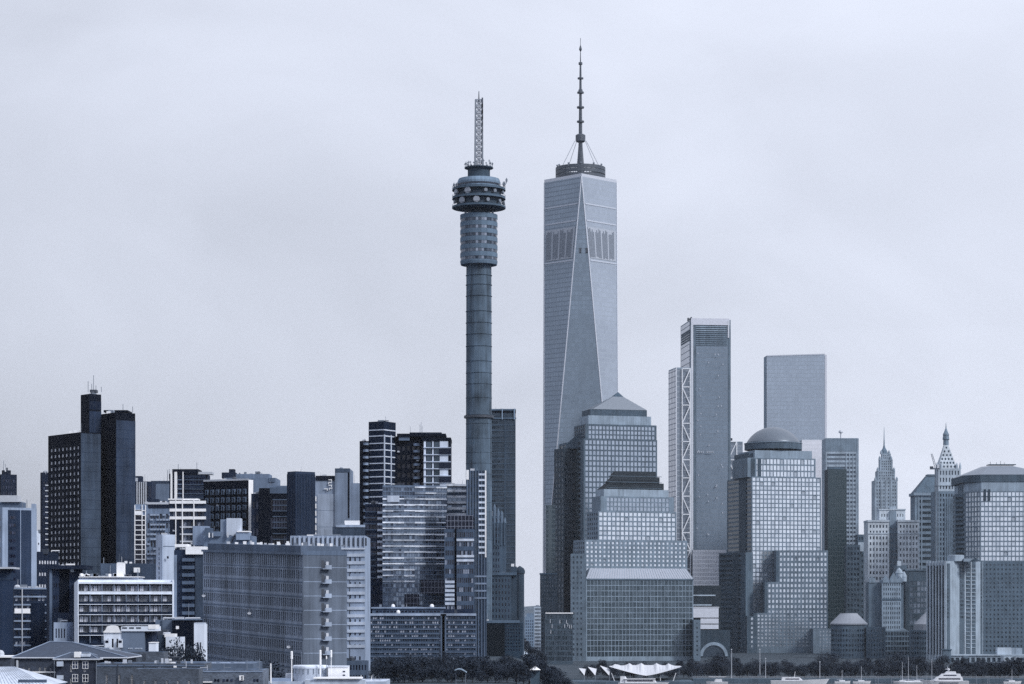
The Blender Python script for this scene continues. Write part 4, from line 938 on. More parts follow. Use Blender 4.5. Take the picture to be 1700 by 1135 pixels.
# ------------------------------------------------------------------ the riverside towers
def frustum(b, pts0, z0, pts1, z1, mat, name='roof'):
    m_ = MB(); m_.prism(pts0, z0, z1, pts1=pts1); return b.part(name, m_, mat)
def shrink(fp, kx, dx=0.0):
    c = sum((Vector(p) for p in fp), Vector((0, 0))) / len(fp); return [tuple(c + (Vector(p) - c) * kx) for p in fp]

def pyramid_tower():
    D = 2020; k = D / F
    b = Bld('office_tower', 'stone and glass office tower crowned by a pale stepped pyramid', 1026, D); g = b.g
    st = wall(.11, .85, .2); gf = G_FAR(); dk = G_SLATE()
    f = fpc(928, 969, 1091, D, 74); zb = Z(728, D)
    b.mass(f, g, zb, st, ST(6, 40, .8, .62, (2, 8, 3, 1), .4, glass('shaded_tower_glass', (.012, .022, .036), (.035, .055, .075), .35, .12, .4)), ST(19, 40, .76, .74, (1.2, .6, 3, .6), .4, gf))  # side panes and cladding darker: shade of that face put into colour
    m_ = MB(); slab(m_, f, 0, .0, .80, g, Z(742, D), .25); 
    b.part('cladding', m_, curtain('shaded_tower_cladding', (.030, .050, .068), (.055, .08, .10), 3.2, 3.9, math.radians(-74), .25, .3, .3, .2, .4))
    f2 = fpc(953, 972, 1090, D + 3, 74); b.mass(f2, zb - .1, Z(703, D), st, ST(5, 4, .6, .6, (1, 1, .5, .5), .4, dk), ST(19, 3, .76, .74, (2.5, 1.2, .2, 1), .4, gf))
    f3 = fpc(962, 977, 1081, D + 7, 74); b.mass(f3, Z(703.1, D), Z(688, D), wall(.30, .8), None, None)
    f4 = fpc(966, 980, 1074, D + 11, 74); b.mass(f4, Z(688.1, D), Z(677, D), wall(.085, .9), None, None)
    base = [tuple(p) for p in fpc(966, 984.5, 1074, D + 11.5, 74)]; c = sum((Vector(p) for p in base), Vector((0, 0))) / 4; c = Vector((X(1026, c.y), c.y))
    n = 6; prev = 1.0; zz = Z(676.8, D); top = Z(653, D); ro = plain('pale_roof_metal', (.17, .197, .235), .45, .2)
    m_ = MB()
    for i in range(n):
        s0, s1 = 1 - i / n * .82, 1 - (i + 1) / n * .82; q0 = [tuple(c + (Vector(p) - c) * s0) for p in base]; q1 = [tuple(c + (Vector(p) - c) * (s1 + .012)) for p in base]
        m_.prism(q0, zz + (top - zz) * i / n, zz + (top - zz) * (i + 1) / n, pts1=q1)
    b.part('roof', m_, ro); tipb = [tuple(c + (Vector(p) - c) * .19) for p in base]; m_ = MB(); m_.prism(tipb, top + .02, Z(645, D), pts1=[tuple(c + (Vector(p) - c) * .01) for p in base]); b.part('roof_tip', m_, wall(.08))
    # shoulder of the shaded side and lower setback
    f5 = fpc(920, 936, 962, D + 16, 60); b.mass(f5, g, Z(742, D), wall(.055, .9), ST(3, 38, .7, .6, (.5, .5, 3, 2), .3, G_SLATE()), ST(4, 38, .7, .6, (.5, .5, 3, 2), .3, G_SLATE()))
    m_ = MB(); x0, x1 = X(936, D + 17), X(966, D + 17)
    m_.solid([(x0, D + 17, Z(742.1, D)), (x1, D + 17, Z(742.1, D)), (x1, D + 17, Z(712, D)), (x0 + 3, D + 17, Z(733, D)), (x0, D + 45, Z(742.1, D)), (x1, D + 45, Z(742.1, D)), (x1, D + 45, Z(712, D)), (x0 + 3, D + 45, Z(733, D))], [(0, 1, 2, 3), (5, 4, 7, 6), (3, 2, 6, 7), (0, 3, 7, 4), (1, 5, 6, 2), (0, 4, 5, 1)]); b.part('shoulder_roof', m_, wall(.085, .9))
    f6 = fpf(952, 984, D - 14, 13); b.mass(f6, g, Z(905, D), wall(.09, .9), None, ST(4, 22, .5, .5, (.5, .5, 3, 1), .3, dk)); b.done()
pyramid_tower()

def stepped_tower():
    D = 1900; k = D / F
    b = Bld('office_tower', 'gridded office tower with a dark slate stepped roof before the pyramid-topped tower', 1050, D); g = b.g
    st = wall(.20, .8, .2); gs = G_SKY()
    f = fpc(974, 993, 1123, D, 70)
    b.mass(f, g, Z(848, D), st, ST(5, 30, .55, .5, (1, .6, 3, .5), .4, G_SLATE()), ST(18, 30, .78, .72, (.6, .6, 3, .5), .35, gs))
    f1 = fpc(952, 971, 1141, D - 7, 70)
    b.mass(f1, g, Z(896, D), st, ST(5, 26, .55, .5, (1, .6, 3, 1), .4, G_SLATE()), ST(24, 26, .56, .52, (.6, .6, 3, .8), .45, gs))
    f2 = fpc(983, 997, 1119, D + 2, 70); b.mass(f2, Z(848.1, D), Z(823, D), st, None, ST(17, 3, .78, .78, (5, 4, .3, .8), .35, G_FAR()))
    f3 = fpc(991, 1003, 1110, D + 5, 70); b.mass(f3, Z(823.1, D), Z(811, D), wall(.32, .8), None, None)
    sl_ = wall(.02, .9, .15)
    q0 = fpc(990, 1003.5, 1102, D + 7, 70); q1 = fpc(1006, 1010, 1102, D + 12, 70); frustum(b, q0, Z(810.9, D), q1, Z(799.5, D), sl_)
    q0 = fpc(1003, 1009, 1095, D + 11, 70); q1 = fpc(1014, 1018.5, 1095, D + 15, 70); frustum(b, q0, Z(799.4, D), q1, Z(789, D), sl_)
    q0 = fpc(1011, 1016, 1089, D + 15, 70); q1 = fpc(1019, 1021.5, 1089, D + 18, 70); frustum(b, q0, Z(788.9, D), q1, Z(779.5, D), sl_)
    ls = MB()
    for y_ in (809, 799, 789): slab(ls, fpc(1000, 1006, 1100, D + 8, 70), 1, .02, .98, Z(y_, D), Z(y_ - .8, D), .5)
    b.part('roof_edge', ls, wall(.12, .9))
    f7 = fpf(955, 975, D + 1, 30); b.mass(f7, g, Z(917, D), wall(.13, .9), None, ST(3, 20, .45, .5, (.5, .5, 3, 1), .4, G_SLATE())); b.done()
stepped_tower()

def glass_front():
    D = 1740; k = D / F
    b = Bld('office_building', 'broad dark gridded office block with a pale ribbed sloping glass roof', 1062, D); g = b.g
    br = wall(.14, .8, .25)
    f = fpc(967, 973, 1151, D, 78); fw = wall(.25, .8)
    gl = glass('front_block_glass', (.045, .068, .088), (.085, .118, .148), .5, .1, .5, amp=.6)
    b.mass(f, g, Z(961, D), fw, ST(1, 14, .5, .5, (.4, .4, 5, .5), .3, G_SLATE()), ST(30, 14, .86, .86, (.5, .5, 4, .6), .3, gl))
    u, n, L, a = edir(f, 1); b0, b1 = f[1], f[2]; m_ = MB(); z0, z1 = Z(960.5, D), Z(943, D)
    P = lambda t, o, z: (*pt(f, 1, t, o), z)
    m_.solid([P(0, .3, z0), P(1, .3, z0), P(.955, -7, z1), P(.06, -7, z1), P(.0, -20, z0), P(1, -20, z0), P(.955, -13, z1), P(.06, -13, z1)], [(0, 1, 2, 3), (3, 2, 6, 7), (5, 4, 7, 6), (4, 0, 3, 7), (1, 5, 6, 2)])
    o = b.part('roof_glazing', m_, plain('pale_roof_glass', (.31, .335, .39), .35, .2)); rb = MB()
    for i in range(43):
        t = i / 42; p0 = Vector(P(t, .35, z0 + .1)); p1 = Vector(P(.06 + .895 * t, -7, z1 + .15)); rb.tube(p0, p1, .16, n=4)
    b.part('roof_rib', rb, wall(.36, .8), o); clad(b, f, 1, Z(962.5, D), Z(960.2, D), wall(.13, .9), 0, 1, .4, 'cornice')
    fl = fpf(948, 973, D - 2, 24); b.mass(fl, g, Z(919, D), br, None, ST(3, 20, .42, .45, (.4, 2.2, 4, .8), .3, G_SLATE())); 
    fr = fpf(1151.5, 1163, D + 2, 18); b.mass(fr, g, Z(1029, D), wall(.15, .8), None, ST(1, 8, .3, .35, (.6, .6, 4, .8), .3, G_SLATE())); b.done()
    D = 1640; b = Bld('office_building', 'low dark glass building with a thin white roof line beside the gridded block', 928, D); g = b.g
    f = fpf(905, 951, D, 20); b.mass(f, g, Z(1018, D), wall(.07, .9), None, ST(16, 9, .8, .72, (.3, .3, 3, .6), .2, G_SLATE())); rbox(b, 906, 951.5, 1016.8, 1018.4, D - .5, 18, WHITE(), 'roof_edge')
    for i in range(9): px = (913, 916, 929, 937, 940, 942, 945, 948, 914)[i]; y_ = (1028, 1036, 1029, 1036, 1029, 1034, 1037, 1037, 1046)[i]; rbox(b, px, px + 1, y_, y_ + 6, D - .25, .2, PALE(), 'lit_window')
    b.done()
    D = 1980; b = Bld('office_building', 'dark ledged stone building at the foot of the tallest glass skyscraper', 903, D); g = b.g
    f = fpf(897, 925, D, 20); b.mass(f, g, Z(953, D), wall(.08, .9), None, ST(6, 18, .5, .5, (.5, .5, 3, 1), .3, G_SLATE())); rbox(b, 896, 925, 951, 953.5, D - .5, 16, wall(.13), 'cornice'); rbox(b, 906, 922, 838, 953, D + 6, 12, curtain('shaded_tower_cladding', 0, 0, 1, 1), 'tower_wall'); b.done()
glass_front()

def braced_tower():
    D = 2400; k = D / F
    b = Bld('skyscraper', 'slab skyscraper with a white zigzag braced flank and louvred top', 1178, D); g = b.g
    gm = curtain('braced_tower_glass', (.18, .23, .29), (.145, .185, .24), 3.1, 4.2, 0, .12, .2, .6, .2, .12, .4)
    gs_ = curtain('braced_tower_side', (.52, .55, .62), (.14, .17, .22), 6, 6.2, math.radians(90), .16, .14, .5, .2, .2)
    wl = wall(.2, .8); pale = plain('braced_tower_trim', (.56, .59, .66), .45, .2)
    f = fpc(1130, 1147, 1213, D, 84); zt = Z(545, D)
    b.mass(f, g, Z(530, D), wl); clad(b, f, 1, g, Z(574, D), gm, .13, .93, .25, 'curtain_wall'); clad(b, f, 0, g, Z(532, D), gs_, .05, .9, .25, 'curtain_wall')
    clad(b, f, 1, g, Z(534, D), pale, .0, .055, .8, 'corner_pilaster'); clad(b, f, 1, g, Z(534, D), wall(.14, .8), .06, .12, .3, 'pilaster'); clad(b, f, 1, g, Z(545, D), wall(.15, .8), .94, 1, .4, 'pilaster'); clad(b, f, 1, Z(560, D), Z(531, D), pale, .925, .96, .9, 'corner_pilaster')
    m_ = MB(); slab(m_, f, 1, .10, .90, Z(574, D), Z(540, D), .1); b.part('louvre_recess', m_, wall(.07, .9))
    for i in range(10):
        m_ = MB(); slab(m_, f, 1, .12, .9, Z(573 - 3.4 * i, D), Z(571.3 - 3.4 * i, D), .5); b.part('louvre', m_, wall(.30 if i > 6 else .2, .8))
    m_ = MB(); slab(m_, f, 1, .0, .97, Z(539, D), Z(528, D), .7); b.part('crown', m_, plain('crown_glass', (.60, .62, .70), .35, .3))
    for i in range(5): m_ = MB(); slab(m_, f, 0, .1, .92, Z(548 + 4 * i, D), Z(545.5 + 4 * i, D), .6); b.part('louvre', m_, wall(.1, .8))
    m_ = MB(); m_.tube((X(1145, D), D + 4, Z(530, D)), (X(1149, D), D + 4, Z(526, D)), 1, n=5); m_.box(X(1141.5, D), X(1144, D), D + 1, D + 5, Z(532, D), Z(527, D)); b.part('roof_crane', m_, DARKM())
    # lower braced flank on the left, and on the right
    f2 = fpc(1110, 1122, 1147.5, D - 8, 80); b.mass(f2, g, Z(611, D), wall(.3, .8))
    clad(b, f2, 0, g, Z(613, D), curtain('pale_side_grid', (.66, .68, .74), (.20, .23, .29), 7, 5.2, math.radians(100), .2, .16, .5, .2, .15), .0, 1, .25, 'curtain_wall')
    clad(b, f2, 1, g, Z(613, D), curtain('flank_grid', (.19, .225, .275), (.30, .335, .39), 30, 5.2, 0, .02, .13, .5, .2, .15), .06, .98, .25, 'curtain_wall'); clad(b, f2, 1, g, Z(611, D), pale, 0, .06, .6, 'corner_pilaster')
    def brace(px0, px1, y0, y1, step, D_):
        m_ = MB(); x0, x1 = X(px0, D_), X(px1, D_); yy = D_ - .9; r = .62
        for x_ in (x0, x1): m_.tube((x_, yy, Z(y1, D_)), (x_, yy, Z(y0, D_)), r, n=4)
        y_ = y0; s = 0
        while y_ < y1:
            m_.tube((x0, yy, Z(y_, D_)), (x1, yy, Z(y_, D_)), r, n=4)
            a_, c_ = (x1, x0) if s % 2 == 0 else (x0, x1)
            m_.tube((a_, yy, Z(y_, D_)), (c_, yy, Z(min(y1, y_ + step), D_)), r * 1.05, n=4); y_ += step; s += 1
        b.part('brace_frame', m_, plain('white_brace', (.74, .77, .83), .45))
    brace(1132.5, 1146, 612, 1000, 30.2, D - 8)
    f3 = fpf(1206, 1233, D + 16, 24); b.mass(f3, g, Z(731, D), wall(.22, .8)); clad(b, f3, 1, g, Z(733, D), curtain('flank_grid', 0, 0, 1, 1), .02, .98, .2, 'curtain_wall'); brace(1209, 1223, 733, 900, 30.2, D + 16); rbox(b, 1213, 1216, 727, 731, D + 20, 3, DARKM(), 'roof_vent')
    f4 = fpf(1150, 1205, D - 14, 10); b.mass(f4, g, Z(913, D), wl); clad(b, f4, 1, Z(972, D), Z(913, D), curtain('lower_pale_glass', (.46, .49, .57), (.40, .43, .5), 1.6, 4.2, 0, .2, .2, .55, .2, .15), 0, 1, .2, 'curtain_wall')
    for i in range(34):                                          # a few pale panes high on the glass, office light put into their colour
        px = R.choice((1187, 1190, 1193, 1198, 1158, 1162, 1175)) + R.uniform(-2, 2); y_ = R.uniform(580, 890); rbox(b, px, px + 1.5, y_, y_ + 2.2, D - .05, .4, plain('lit_office', (.42, .46, .54), .5), 'lit_window')
    lt = MB()                                                    # faint unreadable pale lettering on the glass
    for i in range(9):
        if i == 4: continue
        lt.box(X(1157 + i * 3.2, D), X(1159 + i * 3.2, D), D - .45, D - .3, Z(751.5, D), Z(748.8, D))
    b.part('lettering', lt, plain('braced_tower_sign', (.34, .38, .45), .5)); b.done()
    D = 2450; b = Bld('skyscraper', 'plain pale glass slab skyscraper with a paler lower front, behind the domed tower', 1320, D); g = b.g
    f = fpc(1268, 1273, 1372.5, D, 86); b.mass(f, g, Z(590, D), wall(.3, .8)); gl4 = curtain('smooth_tower_glass', (.33, .385, .46), (.26, .31, .38), 3.1, 4.1, 0, .1, .2, .65, .22, .1, .35)
    u, n, L, a = edir(f, 1); m_ = MB(); p0, p1 = pt(f, 1, .0, .25), pt(f, 1, .965, .25); q0, q1 = pt(f, 1, 0, -2), pt(f, 1, .965, -2); za, zb2 = Z(590.5, D), Z(587, D)
    m_.solid([(*p0, g), (*p1, g), (*p1, zb2), (*p0, za), (*q0, g), (*q1, g), (*q1, zb2), (*q0, za)], [(0, 1, 2, 3), (3, 2, 6, 7), (1, 5, 6, 2), (4, 0, 3, 7)]); b.part('curtain_wall', m_, gl4)
    clad(b, f, 1, g, Z(588, D), plain('pale_corner_glass', (.55, .57, .64), .4, .3), .968, 1, .3, 'corner_trim'); m_ = MB(); m_.tube((*p0, za), (*p1, zb2), .7, n=4); b.part('roof_trim', m_, plain('bright_trim', (0, 0, 0)))
    f2 = fpf(1331, 1365, D - 12, 10); b.mass(f2, g, Z(731, D), wall(.5, .7)); clad(b, f2, 1, g, Z(731.5, D), curtain('pale_lower_glass', (.72, .73, .80), (.62, .64, .71), 1.6, 4.1, 0, .2, .25, .15, .22, .1, .3), 0, 1, .2, 'curtain_wall'); b.done()
braced_tower()

def domed_tower():
    D = 2080; k = D / F
    b = Bld('office_tower', 'office tower under a grey copper dome with a bright window grid', 1290, D); g = b.g
    st = wall(.19, .8, .2); gs = G_SKY(); sh = glass('shaded_side_glass', (.03, .046, .062), (.07, .095, .12), .45, .1, .5)  # sh panes: shade of the side faces put into a darker glass colour
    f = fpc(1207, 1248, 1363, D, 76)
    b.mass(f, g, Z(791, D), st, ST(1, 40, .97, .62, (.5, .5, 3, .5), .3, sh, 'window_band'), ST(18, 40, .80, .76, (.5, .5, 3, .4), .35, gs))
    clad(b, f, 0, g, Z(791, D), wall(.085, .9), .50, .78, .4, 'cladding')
    f2 = fpc(1216, 1241, 1354, D + 4, 76); b.mass(f2, Z(791.1, D), Z(759, D), st, None, ST(17, 3, .8, .78, (8, 1, .2, .4), .35, gs)); clad(b, f2, 1, Z(791, D), Z(760, D), wall(.07, .9), .05, .11, .2, 'slot'); clad(b, f2, 1, Z(791, D), Z(760, D), wall(.07, .9), .15, .2, .2, 'slot')
    f3 = fpc(1226, 1253, 1348, D + 8, 76); b.mass(f3, Z(759.1, D), Z(746, D), wall(.27, .8), None, None); f4 = fpc(1219, 1243, 1262, D + 12, 76); b.mass(f4, Z(759.2, D), Z(750, D), wall(.09, .9))
    c = sum((Vector(p) for p in fpc(1226, 1253, 1348, D + 8, 76)), Vector((0, 0))) / 4; cy = D + 36; cx = X(1283.5, cy); kk = cy / F
    m_ = MB(); R0 = 47.5 * kk; m_.lathe(cx, cy, [(R0, Z(747, cy)), (R0, Z(737.5, cy)), (R0 * .99, Z(737, cy))], 40); b.part('drum', m_, wall(.095, .9)); dm = MB(); pr = []
    for i in range(13):
        t = math.radians(64 * (1 - i / 12)); pr.append((50.5 * kk * math.sin(t) + .02, Z(737.2, cy) + 50.5 * kk * (math.cos(t) - math.cos(math.radians(64)))))
    dm.lathe(cx, cy, pr, 48); b.part('dome', dm, plain('dome_copper', (.115, .14, .175), .38, .3), smooth=True); rb = MB(); rb.ring(cx, cy, Z(736.5, cy), R0 + .1, .4, 40); b.part('dome_rim', rb, wall(.2, .8))
    # stepped lower blocks with small bright windows
    steps = ((1293, 1374, 914, 0), (1275, 1300, 966, 6), (1257, 1283, 1017, 12))
    thick = wall(.17, .8, .2)
    for (pl, pr_, yt, dd), cols in zip(((1288.5, 1374.5, 914, -14), (1269.5, 1374.5, 966, -18), (1251.5, 1374.5, 1017, -22)), (13, 16, 19)):
        ff = fpf(pl, pr_, D + dd, 40); rows = round((1104 - yt) / 8.45); rr = {914: 6, 966: 6, 1017: 9}[yt]; zb = {914: Z(968, D), 966: Z(1020, D), 1017: g}[yt]
        b.mass(ff, zb, Z(yt, D), thick, None, ST(cols, rr, .56, .56, (2.6, .5, .2 if yt < 1017 else 6, .9), .45, gs)); clad(b, ff, 1, zb, Z(yt, D), wall(.10, .9), .0, 2.2 / edir(ff, 1)[2], .3, 'cladding')
    f6 = fpc(1193.5, 1238, 1250, D - 10, 60); b.mass(f6, g, Z(917, D), wall(.12, .9), ST(1, 20, .97, .5, (.5, 6, 3, .8), .3, sh, 'window_band'), None)
    cl = MB(); slab(cl, f6, 0, .52, .74, g, Z(917, D), .4); b.part('cladding', cl, wall(.085, .9))
    f7 = fpf(1350, 1405, D - 40, 30); b.mass(f7, g, Z(1043, D), wall(.20, .8), None, ST(8, 6, .42, .42, (5, 1.5, 3, .8), .4, gs)); rbox(b, 1385, 1391, 1041.5, 1043.2, D - 41, 4, WHITE(), 'roof_vent')
    f8 = fpf(1240, 1257, D - 30, 12); b.mass(f8, g, Z(1022, D), wall(.085, .9), None, ST(1, 7, .25, .55, (1, 1, 5, .5), .3, gs)); b.done()
    D = 1990; b = Bld('podium_building', 'low dark terrace building with a faint sign below the stepped bright windows', 1285, D); g = b.g
    f = fpf(1216, 1352, D, 14); b.mass(f, g, Z(1096, D), wall(.085, 1)); rbox(b, 1209, 1230, 1090, 1100, D - 3, 4, wall(.17)); clad(b, f, 1, Z(1104, D), Z(1096.6, D), wall(.12, .8), .1, 1, .3, 'fascia')
    lt = MB()                                                    # three worn words too faint to read: plain strokes of the same size
    for a_, n_ in ((1291, 4), (1304, 6), (1325, 6)):
        for i in range(n_): lt.box(X(a_ + i * 2.6, D), X(a_ + i * 2.6 + 1.7, D), D - .5, D - .2, Z(1111, D), Z(1107.6, D))
    b.part('lettering', lt, wall(.3, .8))
    for i in range(8):
        px = R.uniform(1248, 1340); m_ = MB(); m_.lathe(X(px, D), D + 3, [(.9, Z(1096, D)), (1.3, Z(1093, D)), (.4, Z(1090, D))], 7); b.part('planter', m_, wall(.05, .5))
    b.done()
    D = 1880; b = Bld('link_building', 'glass link building with dark window bands above a pale round entrance arch', 1172, D); g = b.g
    f = fpf(1150, 1197, D, 20); b.mass(f, g, Z(972, D), wall(.03, .9)); 
    for y_ in (987, 1003): rbox(b, 1150.2, 1188 - (y_ - 987) * .4, y_, y_ + 2.2, D - .6, .5, wall(.4, .8), 'light_band')
    lv = MB()
    for y0, y1, x1 in ((1009, 1025, 1193), (1026.5, 1035, 1193), (1036.5, 1044, 1193)):
        rbox(b, 1150.4 if y0 < 1020 else 1163, x1, y0, y1, D - .7, .6, plain('pale_glass_panel', (.62, .65, .73), .3, .2), 'pale_panel')
    rbox(b, 1150, 1194, 1007, 1009, D - .9, .8, PALE(), 'ledge')
    f2 = fpf(1162, 1212, D - 6, 5); b.mass(f2, g, Z(1046, D), wall(.05, 1)); ar = MB(); cx_, yy = X(1184, D), D - 6.3; z_ = Z(1089, D); ro, ri = 23.5 * k * .9, 18.5 * k * .9; n = 18
    for i in range(n):
        a0, a1 = math.pi * i / n, math.pi * (i + 1) / n; v = []
        for d_ in (-.6, 0):
            for r_, a_ in ((ri, a0), (ro, a0), (ro, a1), (ri, a1)): v.append((cx_ + r_ * math.cos(a_), yy + d_, z_ + r_ * math.sin(a_)))
        ar.solid(v, [(0, 1, 2, 3), (1, 5, 6, 2), (0, 3, 7, 4)])
    b.part('arch', ar, wall(.27, .8)); dp = MB(); v = [(cx_ + ri * math.cos(math.pi * i / n), yy + .05, z_ + ri * math.sin(math.pi * i / n)) for i in range(n + 1)]; dp.quad(*([(cx_ + ri, yy + .05, g)] + v + [(cx_ - ri, yy + .05, g)])); b.part('entrance', dp, G_SLATE()); b.done()
domed_tower()

def right_group():
    D = 2300; k = D / F
    b = Bld('office_tower', 'pale banded office tower with a blank top storey and roof mast', 1400, D); g = b.g
    f = fpf(1371, 1425.5, D, 30); gl = glass('banded_tower_glass', (.05, .07, .10), (.13, .165, .21), .5, .1, .5)
    b.mass(f, g, Z(727, D), wall(.36, .8), None, ST(1, 45, .97, .5, (.6, 2.6, 3, 14), .3, gl, 'window_band')); clad(b, f, 1, Z(749, D), Z(727.5, D), wall(.20, .8), .0, .95, .2, 'crown'); clad(b, f, 1, g, Z(728, D), wall(.3, .8), .955, 1, .5, 'corner_pilaster')
    m_ = MB(); m_.tube((X(1397, D), D + 5, Z(727, D)), (X(1397, D), D + 5, Z(714, D)), .6, n=5); m_.lathe(X(1397, D), D + 5, [(1.9, Z(718, D)), (2.2, Z(716, D)), (1.4, Z(713.5, D))], 8); b.part('roof_mast', m_, PALE())
    fins(b, f, 1, 3, g, Z(752, D), .8, .35, wall(.34, .8), .62, .93, 'pilaster'); b.done()
    D = 2200; b = Bld('office_tower', 'sheer dark slate glass slab in front of the pale banded tower', 1389, D)
    f = fpf(1374, 1405.5, D, 22); b.mass(f, b.g, Z(778.5, D), wall(.04, .9)); clad(b, f, 1, b.g, Z(779, D), curtain('sheer_slate_glass', (.030, .052, .066), (.036, .060, .075), 2.2, 4, 0, .12, .12, .25, .2, .12, .2), .005, .995, .2, 'curtain_wall'); rbox(b, 1376, 1399, 775.5, 778.5, D + 4, 12, wall(.13)); b.done()
    D = 2150; b = Bld('office_building', 'narrow dark grey building wedged beside the wide pale stone block', 1432, D)
    f = fpf(1424, 1443, D, 16); b.mass(f, b.g, Z(887, D), wall(.10, .9), None, ST(4, 20, .5, .5, (.5, .5, 3, 1), .3, G_SLATE())); f = fpf(1405, 1428, D - 15, 12); b.mass(f, b.g, Z(905, D), wall(.085, .9), None, ST(4, 20, .6, .5, (.5, .5, 3, 1), .3, G_SLATE())); rbox(b, 1425, 1434, 900, 915, D - 3, 2, wall(.4, .8), 'pale_panel'); b.done()
    # spired deco tower
    D = 2750; k = D / F
    b = Bld('art_deco_tower', 'pale grey deco tower tapering in steps to a tall needle spire', 1471, D); g = b.g; st = wall(.31, .75, .25); gl = glass('far_window_glass', (.02, .03, .05), (.08, .10, .13), .3, .2, .5)
    for pl, pr_, y0, y1, dd, c_, r_ in ((1452.5, 1490, 1000, 797, 0, 9, 44), (1457, 1486, 797.1, 781, 3, 7, 3), (1461, 1482, 781.1, 762, 6, 5, 4), (1464, 1479, 762.1, 752, 8, 4, 2)):
        ff = fpf(pl, pr_, D + dd, 26 - 2.4 * dd); b.mass(ff, g if y0 == 1000 else Z(y0, D), Z(y1, D), st, None, ST(c_, r_, .42, .5, (1.2, 1.2, .6, .8), .4, gl))
        for px in (pl, pr_): m_ = MB(); m_.lathe(X(px + (1 if px == pl else -1), D), D + dd + 1, [(1.5, Z(y1 + 1, D)), (1.3, Z(y1 - 3, D)), (.2, Z(y1 - 6, D))], 6); b.part('pinnacle', m_, wall(.3, .75))
    for px in (1463, 1471, 1479): rbox(b, px - .8, px + .8, 790, 870, D - .6, .5, wall(.33, .7), 'pilaster')
    cx, cy = X(1471.3, D), D + 16; m_ = MB(); m_.lathe(cx, cy, [(4.6, Z(752.1, D)), (3.4, Z(746, D)), (1.6, Z(742, D)), (.9, Z(738, D))], 8, a0=math.pi / 8); b.part('roof', m_, wall(.14, .9)); m_ = MB(); m_.lathe(cx, cy, [(.85, Z(739, D)), (.5, Z(725, D)), (.15, Z(706, D))], 8); b.part('spire', m_, wall(.2, .9)); b.done(60)
    D = 2050; k = D / F
    b = Bld('office_building', 'wide pale stone block with corniced twin wings and dark central slot', 1483, D); g = b.g; st = wall(.52, .75, .25)
    gl = glass('stone_window_glass', (.02, .03, .05), (.09, .12, .16), .3, .15, .5)
    for pl, pr_ in ((1441, 1476), (1491, 1526)):
        ff = fpf(pl, pr_, D, 24); b.mass(ff, g, Z(866, D), st, None, ST(6, 22, .5, .52, (.8, .8, 3, 1.4), .5, gl)); rbox(b, pl - .6, pr_ + .6, 863, 866.2, D - .7, 24, wall(.46, .75), 'cornice'); rbox(b, pl - .3, pr_ + .3, 884, 886, D - .6, .5, wall(.46, .75), 'cornice'); fins(b, ff, 1, 3, Z(958, D), Z(888, D), .9, .45, st, .01, .99, 'pilaster')
    ff = fpf(1476, 1491, D + 5, 18); b.mass(ff, g, Z(871, D), wall(.14, .85), None, ST(4, 22, .5, .5, (.3, .3, 3, 1), .3, gl)); ff = fpf(1460, 1503, D + 8, 14); b.mass(ff, Z(872, D), Z(846, D), st, None, ST(9, 2, .35, .5, (1, 1, 1.5, 2), .4, gl)); rbox(b, 1459, 1504, 844.5, 846.4, D + 7.4, 15, wall(.46, .75), 'cornice'); rbox(b, 1477, 1488, 848, 872, D + 6, 2, wall(.24, .8), 'bay'); rbox(b, 1478, 1487, 841, 845, D + 10, 5, wall(.36, .75), 'roof_box'); b.done()
    D = 2250; b = Bld('office_tower', 'banded grey tower with a steep hipped roof and heavy cornice', 1538, D); g = b.g; k = D / F
    ff = fpf(1519, 1556, D, 26); b.mass(ff, g, Z(822, D), wall(.20, .85), None, ST(1, 26, .62, .5, (.6, .6, 3, 3), .4, glass('shaded_side_glass', (0, 0, 0), (0, 0, 0)), 'window_band')); rbox(b, 1517, 1557, 817.5, 822.2, D - 1.5, 28, wall(.25, .8), 'cornice')
    m_ = MB(); x0, x1 = X(1519, D), X(1572, D); m_.prism([(x0, D - .5), (x1, D - .5), (x1, D + 26), (x0, D + 26)], Z(817.4, D), Z(789, D), pts1=[(X(1541, D), D + 8), (x1, D + 8), (x1, D + 18), (X(1541, D), D + 18)]); b.part('roof', m_, wall(.115, .9)); rbox(b, 1540, 1557, 787, 789.2, D + 7, 12, wall(.2, .8), 'ridge_cap'); fins(b, ff, 1, 2, g, Z(822, D), 1.2, .4, wall(.24, .8), .0, .3, 'pilaster'); b.done()
    D = 2150; k = D / F
    b = Bld('art_deco_tower', 'ornate stone tower with a steep dotted pyramid roof and lantern finial', 1575, D); g = b.g; st = wall(.19, .85, .25); pale = wall(.42, .75, .25)
    ff = fpf(1553, 1598, D, 24); b.mass(ff, g, Z(815, D), st, None, ST(9, 32, .45, .6, (1, 1, 3, 1.5), .5, glass('stone_window_glass', (0, 0, 0), (0, 0, 0)))); fins(b, ff, 1, 4, g, Z(828, D), 1.0, .5, wall(.19, .85), .36, .64, 'pilaster')
    f2 = fpf(1557.5, 1595, D + 3, 18); b.mass(f2, Z(815.1, D), Z(777, D), pale, None, ST(7, 3, .45, .6, (.8, .8, .8, .8), .4, glass('stone_window_glass', (0, 0, 0), (0, 0, 0)))); rbox(b, 1556.5, 1596, 804, 806, D + 2.4, 19, pale, 'cornice')
    for px in (1557, 1564, 1590, 1595.5): m_ = MB(); m_.lathe(X(px, D), D + 4, [(1.2, Z(778, D)), (1.0, Z(772, D)), (.2, Z(767, D))], 6); b.part('pinnacle', m_, pale)
    cx, cy = X(1574.5, D), D + 12; q0 = [(X(1559, D), D + 4), (X(1590.5, D), D + 4), (X(1590.5, D), D + 20), (X(1559, D), D + 20)]; q1 = [(X(1571, D), cy - 2), (X(1578, D), cy - 2), (X(1578, D), cy + 2), (X(1571, D), cy + 2)]
